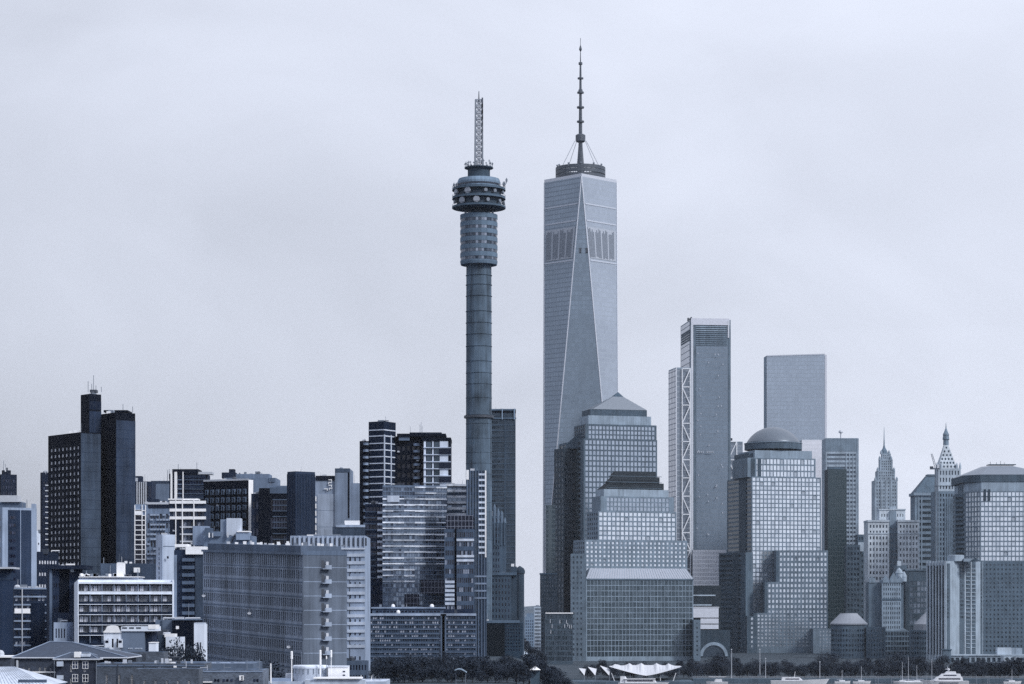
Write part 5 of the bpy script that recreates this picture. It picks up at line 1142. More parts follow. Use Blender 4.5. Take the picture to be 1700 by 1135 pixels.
    m_ = MB(); m_.prism(q0, Z(777, D) - .4, Z(737, D), pts1=q1); o = b.part('roof', m_, wall(.5, .7)); dmr = MB(); 
    for j, n_ in enumerate((5, 5, 4, 3, 2, 1)):
        t = (j + .5) / 6.2; z_ = Z(777, D) + (Z(737, D) - Z(777, D)) * t; xl = q0[0][0] + (q1[0][0] - q0[0][0]) * t; xr = q0[1][0] + (q1[1][0] - q0[1][0]) * t; yy = q0[0][1] + (q1[0][1] - q0[0][1]) * t
        for i in range(n_):
            x_ = xl + (xr - xl) * (i + .5) / n_; d2 = MB(); d2.box(x_ - .55, x_ + .55, yy - .35, yy + .6, z_ - .8, z_ + .9); b.part('dormer', d2, wall(.06), o)
    m_ = MB(); m_.lathe(cx, cy, [(2.6, Z(737, D)), (2.4, Z(729, D)), (3.2, Z(727.5, D)), (2.6, Z(722, D)), (2.9, Z(720, D)), (1.5, Z(714, D)), (.5, Z(709, D)), (.15, Z(700, D))], 8); b.part('lantern', m_, wall(.2, .85)); b.done(60)
    D = 2080; m_ = None
    t = thing('tower_crane', 'small tower crane with a raised jib beside the ornate pyramid roof', 'crane', (X(1555, D), D, ground(X(1555, D), D)))
    g0 = ground(X(1555, D), D); ms = MB(); x0 = X(1555, D); w_ = 1.1; cr = plain('crane_steel', (.10, .125, .165), .5); top = Z(778, D); n = 40
    for sx in (-w_, w_):
        for sy in (-w_, w_): ms.tube((x0 + sx, D + sy, g0), (x0 + sx, D + sy, top), .22, n=4)
    for i in range(n):
        za, zb = g0 + (top - g0) * i / n, g0 + (top - g0) * (i + 1) / n; s = 1 if i % 2 else -1; ms.tube((x0 - w_ * s, D - w_, za), (x0 + w_ * s, D - w_, zb), .16, n=4); ms.tube((x0 - w_, D - w_ * s, za), (x0 - w_, D + w_ * s, zb), .16, n=4)
    part(t, 'mast', ms, cr); m_ = MB(); m_.box(X(1544, D), X(1561, D), D - 1, D + 1, Z(779, D), Z(776.5, D)); part(t, 'counter_jib', m_, cr); m_ = MB(); m_.box(X(1544, D), X(1549, D), D - 1.4, D + 1.4, Z(777, D), Z(774, D)); part(t, 'counterweight', m_, DARKM())
    jb = MB(); a0, a1 = (X(1553.5, D), Z(776, D)), (X(1546.5, D), Z(753, D))
    for o_ in (-.8, .8): jb.tube((a0[0] + o_, D, a0[1]), (a1[0] + o_ * .6, D, a1[1]), .28, n=4)
    for i in range(8):
        p = [a0[0] + (a1[0] - a0[0]) * i / 8, a0[1] + (a1[1] - a0[1]) * i / 8]; q = [a0[0] + (a1[0] - a0[0]) * (i + 1) / 8, a0[1] + (a1[1] - a0[1]) * (i + 1) / 8]; jb.tube((p[0] - .8, D, p[1]), (q[0] + .8, D, q[1]), .18, n=4)
    part(t, 'jib', jb, cr); m_ = MB(); m_.box(X(1555, D), X(1559, D), D - 1.6, D - .2, Z(777, D), Z(771, D)); part(t, 'cab', m_, PALE())
right_group()

def octagon_tower():
    D = 1960; k = D / F
    b = Bld('office_tower', 'broad gridded office tower under a cut-off octagonal copper roof at the edge', 1665, D); g = b.g
    st = wall(.18, .8, .2); gs = G_SKY(); xl, xc, xr = X(1600, D), X(1622, D), X(1740, D)
    def oct_(pl, pc, pr_, dd, dep): return [(X(pl, D), D + 22 + dd + dep), (X(pl, D), D + 14 + dd), (X(pc, D), D + dd), (X(pr_, D), D + dd), (X(pr_, D), D + dep + dd)]
    f = oct_(1607, 1627, 1745, 0, 45); zb = Z(932, D)
    sty = ST(18, 14, .80, .74, (.6, .6, .3, .4), .35, gs); sc = ST(5, 14, .8, .74, (.4, .2, .3, .4), .35, gs); 
    b.mass(f, zb, Z(815, D), st, ST(6, 14, .9, .5, (.5, .5, .3, .4), .3, glass('shaded_side_glass', (0, 0, 0), (0, 0, 0))), sc, others={2: sty})
    lo = ST(18, 20, .42, .42, (.6, .6, 3, .8), .45, G_SLATE()); lc = ST(5, 20, .42, .42, (.4, .4, 3, .8), .45, G_SLATE())
    b.mass(f, g, zb - .1, wall(.12, .9, .2), None, lc, others={2: lo})
    f2 = oct_(1609, 1630, 1742, 1.5, 42); b.mass(f2, Z(814.9, D), Z(799.5, D), wall(.30, .8), None, None); f3 = oct_(1604, 1628, 1748, 1, 44); b.mass(f3, Z(799.4, D), Z(787.5, D), wall(.085, .9), None, None)
    q0 = oct_(1604.5, 1629, 1748, 1, 44); q1 = [(X(1640, D), D + 34), (X(1640, D), D + 26), (X(1648, D), D + 16), (X(1688, D), D + 16), (X(1688, D), D + 34)]; frustum(b, q0, Z(787.4, D), q1, Z(771.5, D), plain('roof_copper', (.165, .195, .24), .4, .3)); rbox(b, 1642, 1687, 770.3, 771.4, D + 17, 12, wall(.1), 'roof_cap'); aerials(b, D + 18, [(1645, 771, 766), (1662, 771, 765), (1668, 771, 767), (1655, 771, 767)], DARKM())
    for px in (1633, 1640): rbox(b, px, px + 4.2, 812, 831, D - .5, .45, wall(.05), 'slot')
    f4 = fpc(1586, 1611, 1616, D + 14, 55); b.mass(f4, g, Z(817, D), wall(.12, .9), ST(1, 34, .96, .55, (.5, .5, 3, 2), .3, glass('shaded_side_glass', (0, 0, 0), (0, 0, 0)), 'window_band'), None); f5 = fpf(1598, 1622, D + 26, 20); b.mass(f5, Z(818, D), Z(803, D), wall(.11, .9)); b.done()
    D = 1780; k = D / F
    b = Bld('apartment_building', 'apartment tower with pale blank panels between dark vertical window strips', 1590, D); g = b.g
    st = wall(.33, .75, .2); f = fpc(1538.5, 1569.5, 1632, D, 48); gl = G_SLATE()
    b.mass(f, g, Z(931, D), st, ST(6, 1, .55, .95, (.4, .8, 3, 1.5), .7, gl, 'window_strip'), ST(2, 36, .1, .5, (.3, .3, 3, 1), .5, gl, skip=lambda i, j: True))
    for t0, t1, cols in ((.03, .12, 1), (.37, .49, 1), (.52, .80, 2), (.93, .985, 1)): clad(b, f, 1, g, Z(935 if t0 < .5 else 929, D), wall(.10, .85), t0, t1, .12, 'window_bay')
    wp = {}
    for t, w_ in ((.045, 1.5), (.39, 2.0), (.44, 1.6), (.545, 2.0), (.60, 1.6), (.70, 2.0), (.755, 1.6), (.94, 1.3)):
        m_ = MB(); m_.box(0, w_, -.05, .0, 0, 1.5); me = m_.mesh('window', gl); u, n, L, a = edir(f, 1); pl = []
        for j in range(22): q = pt(f, 1, t, .16); pl.append(((q[0], q[1], Z(940 + 6.6 * j, D)), a))
        copies(b.root, 'window', me, pl[:14])
    bal = MB(); u, n, L, a = edir(f, 1); bal.box(0, L * .10, -.5, 0, 0, .45); me = bal.mesh('balcony', wall(.30, .75))
    copies(b.root, 'balcony', me, [((*pt(f, 1, t, .13), Z(944 + 6.6 * j, D)), a) for j in range(21) for t in (.53, .68)])
    clad(b, f, 1, g, Z(930, D), wall(.42, .75), .655, .675, .6, 'pilaster'); clad(b, f, 1, g, Z(930, D), wall(.42, .75), .50, .52, .5, 'pilaster'); clad(b, f, 1, g, Z(931, D), st, .0, .02, .5, 'pilaster')
    fins(b, f, 0, 6, g, Z(931, D), .7, .5, wall(.42, .75), 0.02, .98, 'pilaster')
    m_ = MB(); m_.lathe(X(1588, D + 10), D + 12, [(6, Z(931, D)), (6, Z(921, D)), (5.2, Z(920.5, D))], 10); b.part('roof_house', m_, wall(.34, .75)); rbox(b, 1600, 1626, 927, 932, D + 6, 10, wall(.3, .8), 'roof_house'); rbox(b, 1560, 1574, 933, 937, D + 9, 6, wall(.34, .8), 'roof_house')
    m_ = MB(); m_.solid([(X(1612, D), D + 1, Z(931, D)), (X(1628, D), D + 1, Z(931, D)), (X(1620, D), D + 1, Z(926, D)), (X(1612, D), D + 5, Z(931, D)), (X(1628, D), D + 5, Z(931, D)), (X(1620, D), D + 5, Z(926, D))], [(0, 1, 2), (5, 4, 3), (0, 2, 5, 3), (1, 4, 5, 2)]); b.part('roof_gable', m_, wall(.07)); b.done()
    D = 1690; b = Bld('terrace_building', 'long low waterfront building with pale piers between dark openings', 1640, D); g = b.g
    f = fpf(1575, 1725, D, 14); b.mass(f, g, Z(1088, D), wall(.30, .75), None, ST(17, 1, .64, .84, (.6, .6, 1, 1.2), .7, glass('slate_window_glass', (0, 0, 0), (0, 0, 0)), 'bay')); rbox(b, 1574, 1727, 1086.5, 1088.6, D - .7, 14, wall(.34, .75), 'cornice')
    f2 = fpf(1566, 1579, D - 4, 5); b.mass(f2, g, Z(1079, D), wall(.13, .85)); rbox(b, 1564.5, 1580.5, 1077.5, 1079.4, D - 4.5, 6, wall(.09), 'cornice'); rbox(b, 1599, 1607, 1089, 1125, D - 1.0, .9, wall(.15, .8), 'pier')
    rbox(b, 1656, 1680, 1075, 1087, D + 3, 6, wall(.42, .75), 'roof_house'); rbox(b, 1680, 1697, 1076, 1087, D + 4, 6, wall(.3, .75), 'roof_house'); b.done()
    D = 1670; b = Bld('building', 'small pale building with rows of round windows near the frame edge', 1690, D); g = b.g
    f = fpf(1666, 1722, D, 10); b.mass(f, g, Z(1089.5, D), wall(.40, .75)); 
    for j in range(4):
        for i in range(6):
            m_ = MB(); x_, z_ = X(1672 + 9 * i, D), Z(1093.5 + 7 * j, D); m_.tube((x_, D - .15, z_), (x_, D + .1, z_), 1.15, n=12); b.part('window', m_, G_SLATE())
    b.done()
octagon_tower()

def low_right():
    D = 1830; k = D / F
    b = Bld('rotunda', 'round stone rotunda with a pale conical roof among the waterfront trees', 1409, D); g = b.g
    cy = D + 16; cx = X(1409, cy)
    m_ = MB(); m_.lathe(cx, cy, [(30 * k, g), (30 * k, Z(1037, D))], 24); b.part('wall', m_, wall(.12, .9)); m_ = MB(); m_.lathe(cx, cy, [(31.5 * k, Z(1037, D)), (31.5 * k, Z(1035, D)), (15.5 * k, Z(1019.5, D)), (14.5 * k, Z(1018, D)), (2, Z(1017.8, D))], 24); b.part('roof', m_, plain('cone_roof', (.22, .245, .29), .6, .1))
    wm = MB(); wm.box(-.55, .55, -.12, .05, 0, 1.6); me = wm.mesh('window', G_SLATE()); pl = []
    for j in range(6):
        for q in range(18):
            a = math.radians(-90 + (q - 8.5) * 9.5); pl.append(((cx + 30 * k * math.cos(a), cy + 30 * k * math.sin(a), Z(1048 + 8.2 * j, D)), a + math.pi / 2))
    copies(b.root, 'window', me, pl[:100]); b.done()
    f = fpf(1432, 1454, D + 6, 12)
    b = Bld('building', 'plain dim building filling the space beside the round rotunda', 1446, D); b.mass(fpf(1438, 1470, D + 6, 12), b.g, Z(1041, D), wall(.10, .9), None, ST(6, 6, .4, .5, (1, 1, 2, 1), .3, G_SLATE())); b.done()
    D = 1850; b = Bld('rotunda', 'second round rotunda half hidden behind the apartment tower', 1540, D); cy = D + 14; cx = X(1541, cy)
    m_ = MB(); m_.lathe(cx, cy, [(32 * k, b.g), (32 * k, Z(1046, D))], 24); b.part('wall', m_, wall(.13, .9)); m_ = MB(); m_.lathe(cx, cy, [(24 * k, Z(1045.9, D)), (24 * k, Z(1036, D)), (4 * k, Z(1016, D)), (1, Z(1015.8, D))], 24); b.part('roof', m_, plain('cone_roof', (0, 0, 0)))
    pl = []
    for j in range(6):
        for q in range(9):
            a = math.radians(-90 + (q - 8) * 8.5); pl.append(((cx + 32 * k * math.cos(a), cy + 32 * k * math.sin(a), Z(1052 + 8.4 * j, D)), a + math.pi / 2))
    copies(b.root, 'window', me, pl); b.done()
    D = 1930; b = Bld('stone_building', 'weathered stone building with gabled parapets below the wide pale block', 1475, D); g = b.g; gl = glass('stone_window_glass', (0, 0, 0), (0, 0, 0))
    b.mass(fpf(1442, 1500, D + 6, 16), g, Z(966, D), wall(.15, .85), None, None); f = fpf(1464.5, 1496, D, 14); b.mass(f, g, Z(962, D), wall(.26, .8), None, ST(8, 15, .4, .55, (.6, .6, 3, 2), .4, gl)); clad(b, f, 1, Z(996, D), Z(993.5, D), wall(.1), 0, 1, .5, 'cornice')
    for px, w_, y_ in ((1445, 10, 957), (1466, 9, 955), (1478, 12, 950), (1490, 8, 956)):
        m_ = MB(); x0, x1 = X(px, D - .3), X(px + w_, D - .3); xm = (x0 + x1) / 2; d_ = D - .6 if px > 1450 else D + 5.5
        m_.solid([(x0, d_, Z(967, D)), (x1, d_, Z(967, D)), (x1, d_, Z(961, D)), (xm, d_, Z(y_, D)), (x0, d_, Z(961, D)), (x0, d_ + 4, Z(967, D)), (x1, d_ + 4, Z(967, D)), (x1, d_ + 4, Z(961, D)), (xm, d_ + 4, Z(y_, D)), (x0, d_ + 4, Z(961, D))], [(0, 1, 2, 3, 4), (9, 8, 7, 6, 5), (2, 1, 6, 7), (3, 2, 7, 8), (4, 3, 8, 9), (0, 4, 9, 5)]); b.part('gable', m_, wall(.22, .8))
    for px, y_, r_ in ((1494, 944, 3.0), (1502, 950, 2.2)):
        m_ = MB(); m_.lathe(X(px, D), D + 4, [(r_, Z(965, D)), (r_, Z(y_ + 8, D)), (r_ * 1.1, Z(y_ + 7, D)), (r_ * .7, Z(y_ + 2, D)), (.2, Z(y_ - 2, D))], 10); b.part('turret', m_, wall(.34, .75))
    rbox(b, 1490, 1496, 931, 939, D + 30, 4, wall(.44, .75), 'roof_box'); b.done()
    D = 1890; b = Bld('office_building', 'green-grey low office with a fine glazing grid behind the trees', 1490, D); f = fpf(1468, 1512, D, 12); b.mass(f, b.g, Z(1047, D), wall(.13, .85), None, ST(9, 5, .8, .68, (.4, .4, 2, .5), .3, G_SLATE()))
    m_ = MB(); x0, x1 = X(1490, D), X(1508, D); m_.solid([(x0, D - .2, Z(1047, D)), (x1, D - .2, Z(1047, D)), ((x0 + x1) / 2, D - .2, Z(1042, D)), (x0, D + 8, Z(1047, D)), (x1, D + 8, Z(1047, D)), ((x0 + x1) / 2, D + 8, Z(1042, D))], [(0, 1, 2), (5, 4, 3), (0, 2, 5, 3), (1, 4, 5, 2)]); b.part('roof_gable', m_, wall(.2, .8)); b.done()
    D = 1960; b = Bld('office_building', 'dark framed glass office with a blank top, left of the striped apartment tower', 1522, D); f = fpf(1503, 1542, D, 18); b.mass(f, b.g, Z(946, D), wall(.07, .9), None, ST(5, 13, .82, .72, (3.6, .8, 3, 8.5), .3, glass('framed_office_glass', (.04, .06, .08), (.2, .24, .3), .55, .1, .5))); clad(b, f, 1, b.g, Z(947, D), wall(.055, .9), 0, .16, .3, 'cladding'); rbox(b, 1502.4, 1543, 945, 947.2, D - .6, 18, wall(.12, .85), 'cornice'); rbox(b, 1488, 1506, 938, 990, D + 6, 8, wall(.14, .85), 'wing'); b.done()
low_right()

NAVY[0] = .05
# ------------------------------------------------------------------ roofs and houses at the foot of the picture
def hip(b, fp, ze, ridge, mat, over=.5, name='roof'):
    """hipped roof on a rectangle; ridge = two points (x, y, z)"""
    c = sum((Vector(p) for p in fp), Vector((0, 0))) / 4
    e = [c + (Vector(p) - c) * (1 + over / max((Vector(p) - c).length, 1)) for p in fp]   # A(back left) C(front left) E(front right) G(back right)
    E = [(p.x, p.y, ze) for p in e]; U = [(p.x, p.y, ze - .22) for p in e]; r0, r1 = ridge; m_ = MB()
    m_.quad(E[1], E[2], r1, r0); m_.quad(E[2], E[3], r1); m_.quad(E[3], E[0], r0, r1); m_.quad(E[0], E[1], r0)
    for i in range(4): m_.quad(U[i], U[(i + 1) % 4], E[(i + 1) % 4], E[i])
    m_.quad(*reversed(U)); o = b.part(name, m_, mat)
    t = MB()
    for p, q in ((E[0], r0), (E[1], r0), (E[2], r1), (E[3], r1), (r0, r1)): t.tube((p[0], p[1], p[2] + .05), (q[0], q[1], q[2] + .05), .09, n=5)
    b.part('ridge_tile', t, wall(.30, .9), o)
    g_ = MB(); g_.tube((E[1][0], E[1][1] - .06, ze - .1), (E[2][0], E[2][1] - .06, ze - .1), .13, n=6); g_.tube((E[2][0] + .06, E[2][1], ze - .1), (E[3][0] + .06, E[3][1], ze - .1), .13, n=6); b.part('gutter', g_, PALE()); return o
def tiles(v):
    key = ('tiles', v)
    if key in MATS: return MATS[key]
    m, nt, b = new_mat('roof_tiles'); geo = nd(nt, 'ShaderNodeNewGeometry'); sp = nd(nt, 'ShaderNodeSeparateXYZ'); nt.links.new(geo.outputs['Position'], sp.inputs[0])
    wv = mth(nt, 'FRACT', mth(nt, 'MULTIPLY', sp.outputs[2], 5.0)); nz = nd(nt, 'ShaderNodeTexNoise'); nz.inputs['Scale'].default_value = 1.3; nz.inputs['Detail'].default_value = 6; nt.links.new(geo.outputs['Position'], nz.inputs['Vector'])
    s = mth(nt, 'MULTIPLY', mth(nt, 'MULTIPLY_ADD', wv, .3, .8), mth(nt, 'MULTIPLY_ADD', nz.outputs['Fac'], .9, .5)); c = tint(v, 1.1)
    nt.links.new(mixc(nt, 1.0, c, s, 'MULTIPLY'), b.inputs['Base Color']); b.inputs['Roughness'].default_value = .7; MATS[key] = m; return m
def brick(v):
    key = ('brick', v)
    if key in MATS: return MATS[key]
    m, nt, b = new_mat('old_brick'); geo = nd(nt, 'ShaderNodeNewGeometry'); sp = nd(nt, 'ShaderNodeSeparateXYZ'); nt.links.new(geo.outputs['Position'], sp.inputs[0]); cb = nd(nt, 'ShaderNodeCombineXYZ')
    nt.links.new(mth(nt, 'ADD', sp.outputs[0], sp.outputs[1]), cb.inputs[0]); nt.links.new(sp.outputs[2], cb.inputs[1]); bt = nd(nt, 'ShaderNodeTexBrick'); nt.links.new(cb.outputs[0], bt.inputs['Vector'])
    bt.inputs['Scale'].default_value = 1.6; c = tint(v, .7); bt.inputs['Color1'].default_value = (*[q * .7 for q in c], 1); bt.inputs['Color2'].default_value = (*[q * 1.3 for q in c], 1); bt.inputs['Mortar'].default_value = (*[q * 1.6 for q in c], 1); bt.inputs['Mortar Size'].default_value = .012
    nz = nd(nt, 'ShaderNodeTexNoise'); nz.inputs['Scale'].default_value = .7; nz.inputs['Detail'].default_value = 6; nt.links.new(geo.outputs['Position'], nz.inputs['Vector'])
    nt.links.new(mixc(nt, 1.0, bt.outputs[0], mth(nt, 'MULTIPLY_ADD', nz.outputs['Fac'], 1.3, .35), 'MULTIPLY'), b.inputs['Base Color']); b.inputs['Roughness'].default_value = .9; MATS[key] = m; return m
def houses():
    D = 420; k = D / F
    b = Bld('brick_house', 'dark brick house under a slate hipped roof with white framed windows', 110, D); g = b.g
    bk = brick(.045); gd = G_DARK(); ze = Z(1091, D); tl = tiles(.045)
    win = dict(g=gd, mu=(2, 2), fr=WHITE())
    f = fpf(24, 150, D, 15); b.mass(f, g, ze - .1, bk, None, ST(7, 1, .38, .52, (1.2, 5.5, ze - g - 4, .9), .15, gd, mu=(2, 2), skip=lambda i, j: i in (2,)), par=0)
    r0, r1 = (X(84, D + 8), D + 7.5, Z(1065, D + 8)), (X(120, D + 8), D + 7.5, Z(1066, D + 8)); f_ = fpf(24, 208, D, 15); b.mass(fpf(150, 206, D + 1, 13.5), g, ze - .1, bk, par=0)
    hip(b, f_, ze, (r0, r1), tl); bands(b, f, 1, [ze - 2.7], .25, .1, WHITE(), 0, .62, 'string_course')
    D2 = D - 4; f2 = fpf(92, 160, D2, 6); ze2 = Z(1093.5, D2); b.mass(f2, g, ze2 - .1, brick(.028), None, ST(2, 2, .17, .56, (1.6, .8, ze2 - g - 5.2, .25), .15, gd, mu=(2, 3)), par=0); hip(b, f2, ze2, ((X(112, D2), D2 + 3, Z(1084, D2)), (X(142, D2), D2 + 3, Z(1084, D2))), tl)
    wp = pane_mesh('window', 1.0, 1.35, win); copies(b.root, 'window', wp, [((X(120, D2), D2 - .04, Z(1110, D2)), 0), ((X(137, D2), D2 - .04, Z(1110, D2)), 0), ((X(120, D2), D2 - .04, Z(1132, D2)), 0), ((X(137, D2), D2 - .04, Z(1132, D2)), 0)])
    f4 = fpf(206, 216, D + 1, 11); rbox(b, 123, 133, 1082, 1091, D2 - .1, 1.2, WHITE(), 'chimney'); rbox(b, 135, 149, 1085, 1090, D2 + .4, 1.2, wall(.5), 'roof_vent'); rbox(b, 94, 104, 1098, 1106, D2 - 1.0, .9, wall(.45), 'balcony'); rbox(b, 94, 104, 1121, 1128, D2 - 1.0, .9, wall(.45), 'balcony'); rbox(b, 27, 30, 1096, 1108, D - .4, .35, PALE(), 'downpipe')
    for px in (90.7, 160.5): m_ = MB(); m_.tube((X(px, D2), D2 - .3, g), (X(px, D2), D2 - .3, ze2), .07, n=5); b.part('downpipe', m_, STEEL())
    b.done()
    D = 335; b = Bld('shed', 'pale sheet metal roof sloping over a shed in the bottom corner', 30, D); g = b.g
    f = [(X(-60, D), D + 14), (X(-60, D), D - 2), (X(80, D), D - 2), (X(80, D), D + 14)]; m_ = MB(); ze = Z(1138, D - 2); b.mass(fpf(-58, 78, D - 1.5, 14), g, ze - .05, wall(.2), par=0)
    rz = Z(1106.5, D + 6); m_.quad((X(-70, D), D - 2.4, ze), (X(84, D), D - 2.4, ze), (X(24, D + 6), D + 6, rz), (X(-40, D + 6), D + 6, rz)); m_.quad((X(84, D), D - 2.4, ze), (X(82, D), D + 14, ze), (X(24, D + 6), D + 6, rz)); m_.quad((X(82, D), D + 14, ze), (X(-70, D), D + 14, ze), (X(-40, D + 6), D + 6, rz), (X(24, D + 6), D + 6, rz)); m_.quad((X(-70, D), D + 14, ze), (X(-70, D), D - 2.4, ze), (X(-40, D + 6), D + 6, rz))
    o = b.part('roof', m_, wall(.50, .9, .2, .5)); s = MB()
    for i in range(26):
        t = i / 25; s.tube((X(-70 + 154 * t, D), D - 2.42, ze + .03), (X(-40 + 64 * t, D + 6), D + 6, rz + .03), .025, n=4)
    b.part('roof_seam', s, wall(.38, .9), o); rbox(b, 30, 76, 1128, 1133, D - 3.2, .8, wall(.16), 'lower_roof'); b.done()
    D = 436; b = Bld('brick_house', 'narrow brick wall and dim annexe beyond the hipped house eaves', 5, D); f = fpf(-30, 17, D, 8); b.mass(f, b.g, Z(1091, D), bk, None, ST(3, 1, .25, .4, (1, .4, 4, .8), .15, gd, mu=(1, 2))); rbox(b, -30, 18, 1089, 1091.5, D - .4, 8, WHITE(), 'roof_edge'); b.done()
    # flat roofed brick terraces
    D = 400; b = Bld('brick_building', 'flat roofed brick building with tall narrow windows behind a low parapet', 240, D); g = b.g; bw = brick(.075)
    f = fpc(161, 186, 338, D, 40); f = fpf(161, 340, D, 9); b.mass(f, g, Z(1101, D), bw, None, ST(8, 1, .16, .5, (.6, .6, 8.4, 1.0), .15, gd, mu=(2, 2)), roof=wall(.22, .9), par=.35); bands(b, f, 1, [Z(1101, D) - .5], .22, .12, wall(.2))
    for px in (196, 240): m_ = MB(); m_.tube((X(px, D), D - .2, g), (X(px, D), D - .2, Z(1102, D)), .07, n=5); b.part('downpipe', m_, DARKM())
    m_ = MB(); m_.ring(X(285, D), D + 3, Z(1100, D) + .2, .9, .06, 16); m_.ring(X(285, D), D + 3, Z(1100, D) + .9, .9, .06, 16); [m_.tube((X(285, D) + .9 * math.cos(q), D + 3 + .9 * math.sin(q), Z(1101, D)), (X(285, D) + .9 * math.cos(q), D + 3 + .9 * math.sin(q), Z(1100, D) + 1), .05, n=4) for q in (0, 1.6, 3.1, 4.7)]; b.part('tank_stand', m_, DARKM())
    rbox(b, 288, 293, 1105, 1108, D - .3, 1, WHITE(), 'roof_vent'); rbox(b, 276, 281, 1098, 1101.5, D + 2, 1, PALE(), 'roof_vent')
    for i in range(16):
        px = R.uniform(170, 330); h = R.uniform(.25, .9); rbox(b, px, px + R.uniform(1.5, 7), 1101.6 - h / .1, 1104.5, 400 + R.uniform(1, 7), R.uniform(.4, 1), R.choice((WHITE(), PALE(), STEEL(), DARKM())), 'roof_vent')
    b.done()
    D = 385; b = Bld('brick_building', 'lower speckled brick building with white air units along its parapet', 350, D); g = b.g
    f = fpf(262, 436, D, 10); b.mass(f, g, Z(1112, D), brick(.13), None, None, roof=wall(.2, .9), par=.4); bands(b, f, 1, [Z(1112, D) - .35], .2, .12, wall(.3))
    f2 = fpf(225, 330, D - 6, 5); b.mass(f2, g, Z(1110, D - 6), bw, None, ST(5, 1, .2, .5, (.6, .6, 8, .9), .15, gd, mu=(2, 2)), roof=wall(.2, .9), par=.3)
    for px, y_ in ((288, 1128), (398, 1121)):
        m_ = MB(); m_.box(X(px, D), X(px + 7, D), D - .7, D - .1, Z(y_ + 8, D), Z(y_, D)); o = b.part('air_unit', m_, WHITE()); fm = MB(); fm.tube((X(px + 4.6, D), D - .74, Z(y_ + 2.3, D)), (X(px + 4.6, D), D - .68, Z(y_ + 2.3, D)), .15, n=10); fm.tube((X(px + 4.6, D), D - .74, Z(y_ + 5.8, D)), (X(px + 4.6, D), D - .68, Z(y_ + 5.8, D)), .15, n=10); b.part('fan', fm, DARKM(), o)
    for i, px in enumerate((356, 361, 370, 376, 383, 421, 426)): rbox(b, px, px + 3.2, 1127, 1131, D - .1, .08, gd, 'window')
    rbox(b, 300, 352, 1131, 1133, D - .5, .4, WHITE(), 'ledge'); m_ = MB(); m_.tube((X(326, D), D - .15, Z(1114, D)), (X(326, D), D - .15, g), .06, n=5); b.part('downpipe', m_, DARKM()); b.done()
    for px in (266, 309, 344, 372, 410, 431):
        m_ = MB(); x_ = X(px, 388); m_.tube((x_, 388, Z(1113, 388)), (x_, 388, Z(1113, 388) + R.uniform(.6, 2.2)), .05, n=6); m_.tube((x_, 388, Z(1113, 388) + .5), (x_ + R.uniform(-1.4, 1.4), 388, Z(1113, 388) + .5), .05, n=5); b.part('roof_pipe', m_, R.choice((PALE(), STEEL())))
    D = 424; b = Bld('building', 'long low grey roof with skylight ridges below the grey brick block', 330, D); f = fpf(262, 420, D, 16); b.mass(f, b.g, Z(1101, D), wall(.17, .9), roof=wall(.24, .9), par=.25)
    for i in range(6): rbox(b, 268 + i * 24, 285 + i * 24, 1099.6, 1101.5, D + 3 + i % 3 * 3, 1.6, wall(.35, .9), 'skylight')
    b.done()
    # curved gable house
    D = 520; b = Bld('gabled_house', 'white gabled house with a curved parapet and a blank grey flank', 215, D); g = b.g; wt = wall(.60, .8, .15)
    f = fpf(172, 202, D, 20); b.mass(f, g, Z(1048, D), wt, None, ST(3, 3, .4, .55, (.4, .4, 6, .8), .2, gd), par=.2); m_ = MB(); n = 10; pts = []
    for i in range(n + 1):
        t = i / n; pts.append((X(172 + 30 * t, D), Z(1048, D) + (1.3 if .12 < t < .88 else .35) * math.sin(math.pi * t) ** .35))
    q = MB(); q.solid([(p[0], D - .3, p[1]) for p in pts] + [(pts[-1][0], D - .3, Z(1050, D)), (pts[0][0], D - .3, Z(1050, D))] + [(p[0], D + .1, p[1]) for p in pts] + [(pts[-1][0], D + .1, Z(1050, D)), (pts[0][0], D + .1, Z(1050, D))], [tuple(range(n + 3)), tuple(reversed(range(n + 3, 2 * n + 6)))] + [(i, n + 3 + i, n + 4 + i, i + 1) for i in range(n)]); b.part('curved_parapet', q, WHITE())
    for px in (174, 196): rbox(b, px, px + 7, 1061, 1075, D - .9, .8, wt, 'bay_window'); rbox(b, px + 1, px + 6, 1063, 1067, D - .95, .04, gd, 'window')
    f2 = fpf(202, 240, D - .2, 16); b.mass(f2, g, Z(1048, D), wall(.22, .9, .12), par=.2); rbox(b, 201, 258, 1040, 1047.6, D - .5, 8, wt, 'parapet_wall'); rbox(b, 246, 258, 1037, 1044, D - .6, 6, WHITE(), 'parapet_wall')
    for i in range(3): rbox(b, 203 + i * 11.5, 211 + i * 11.5, 1041, 1043.4, D - .56, .1, DARKM(), 'slot')
    lt = MB()                                                    # a faint painted line of letters on the flank, too worn to read
    for i in range(9):
        if i != 3: lt.box(X(213 + i * 2.7, D), X(214.9 + i * 2.7, D), D - .3, D - .19, Z(1077.5, D), Z(1075.2, D))
    b.part('lettering', lt, wall(.4, .9)); rbox(b, 240, 252, 1048, 1080, D + 1, 8, wall(.05), 'rear_wing'); b.done()
    D = 500; b = Bld('shed', 'small white boxy hut before the dark tree mass', 253, D); b.mass(fpf(247, 258.5, D, 4), b.g, Z(1067, D), wall(.66, .8, .12), None, None, par=.1); rbox(b, 246.5, 259, 1066, 1067.3, D - .15, 4.3, WHITE(), 'roof_edge'); b.done()
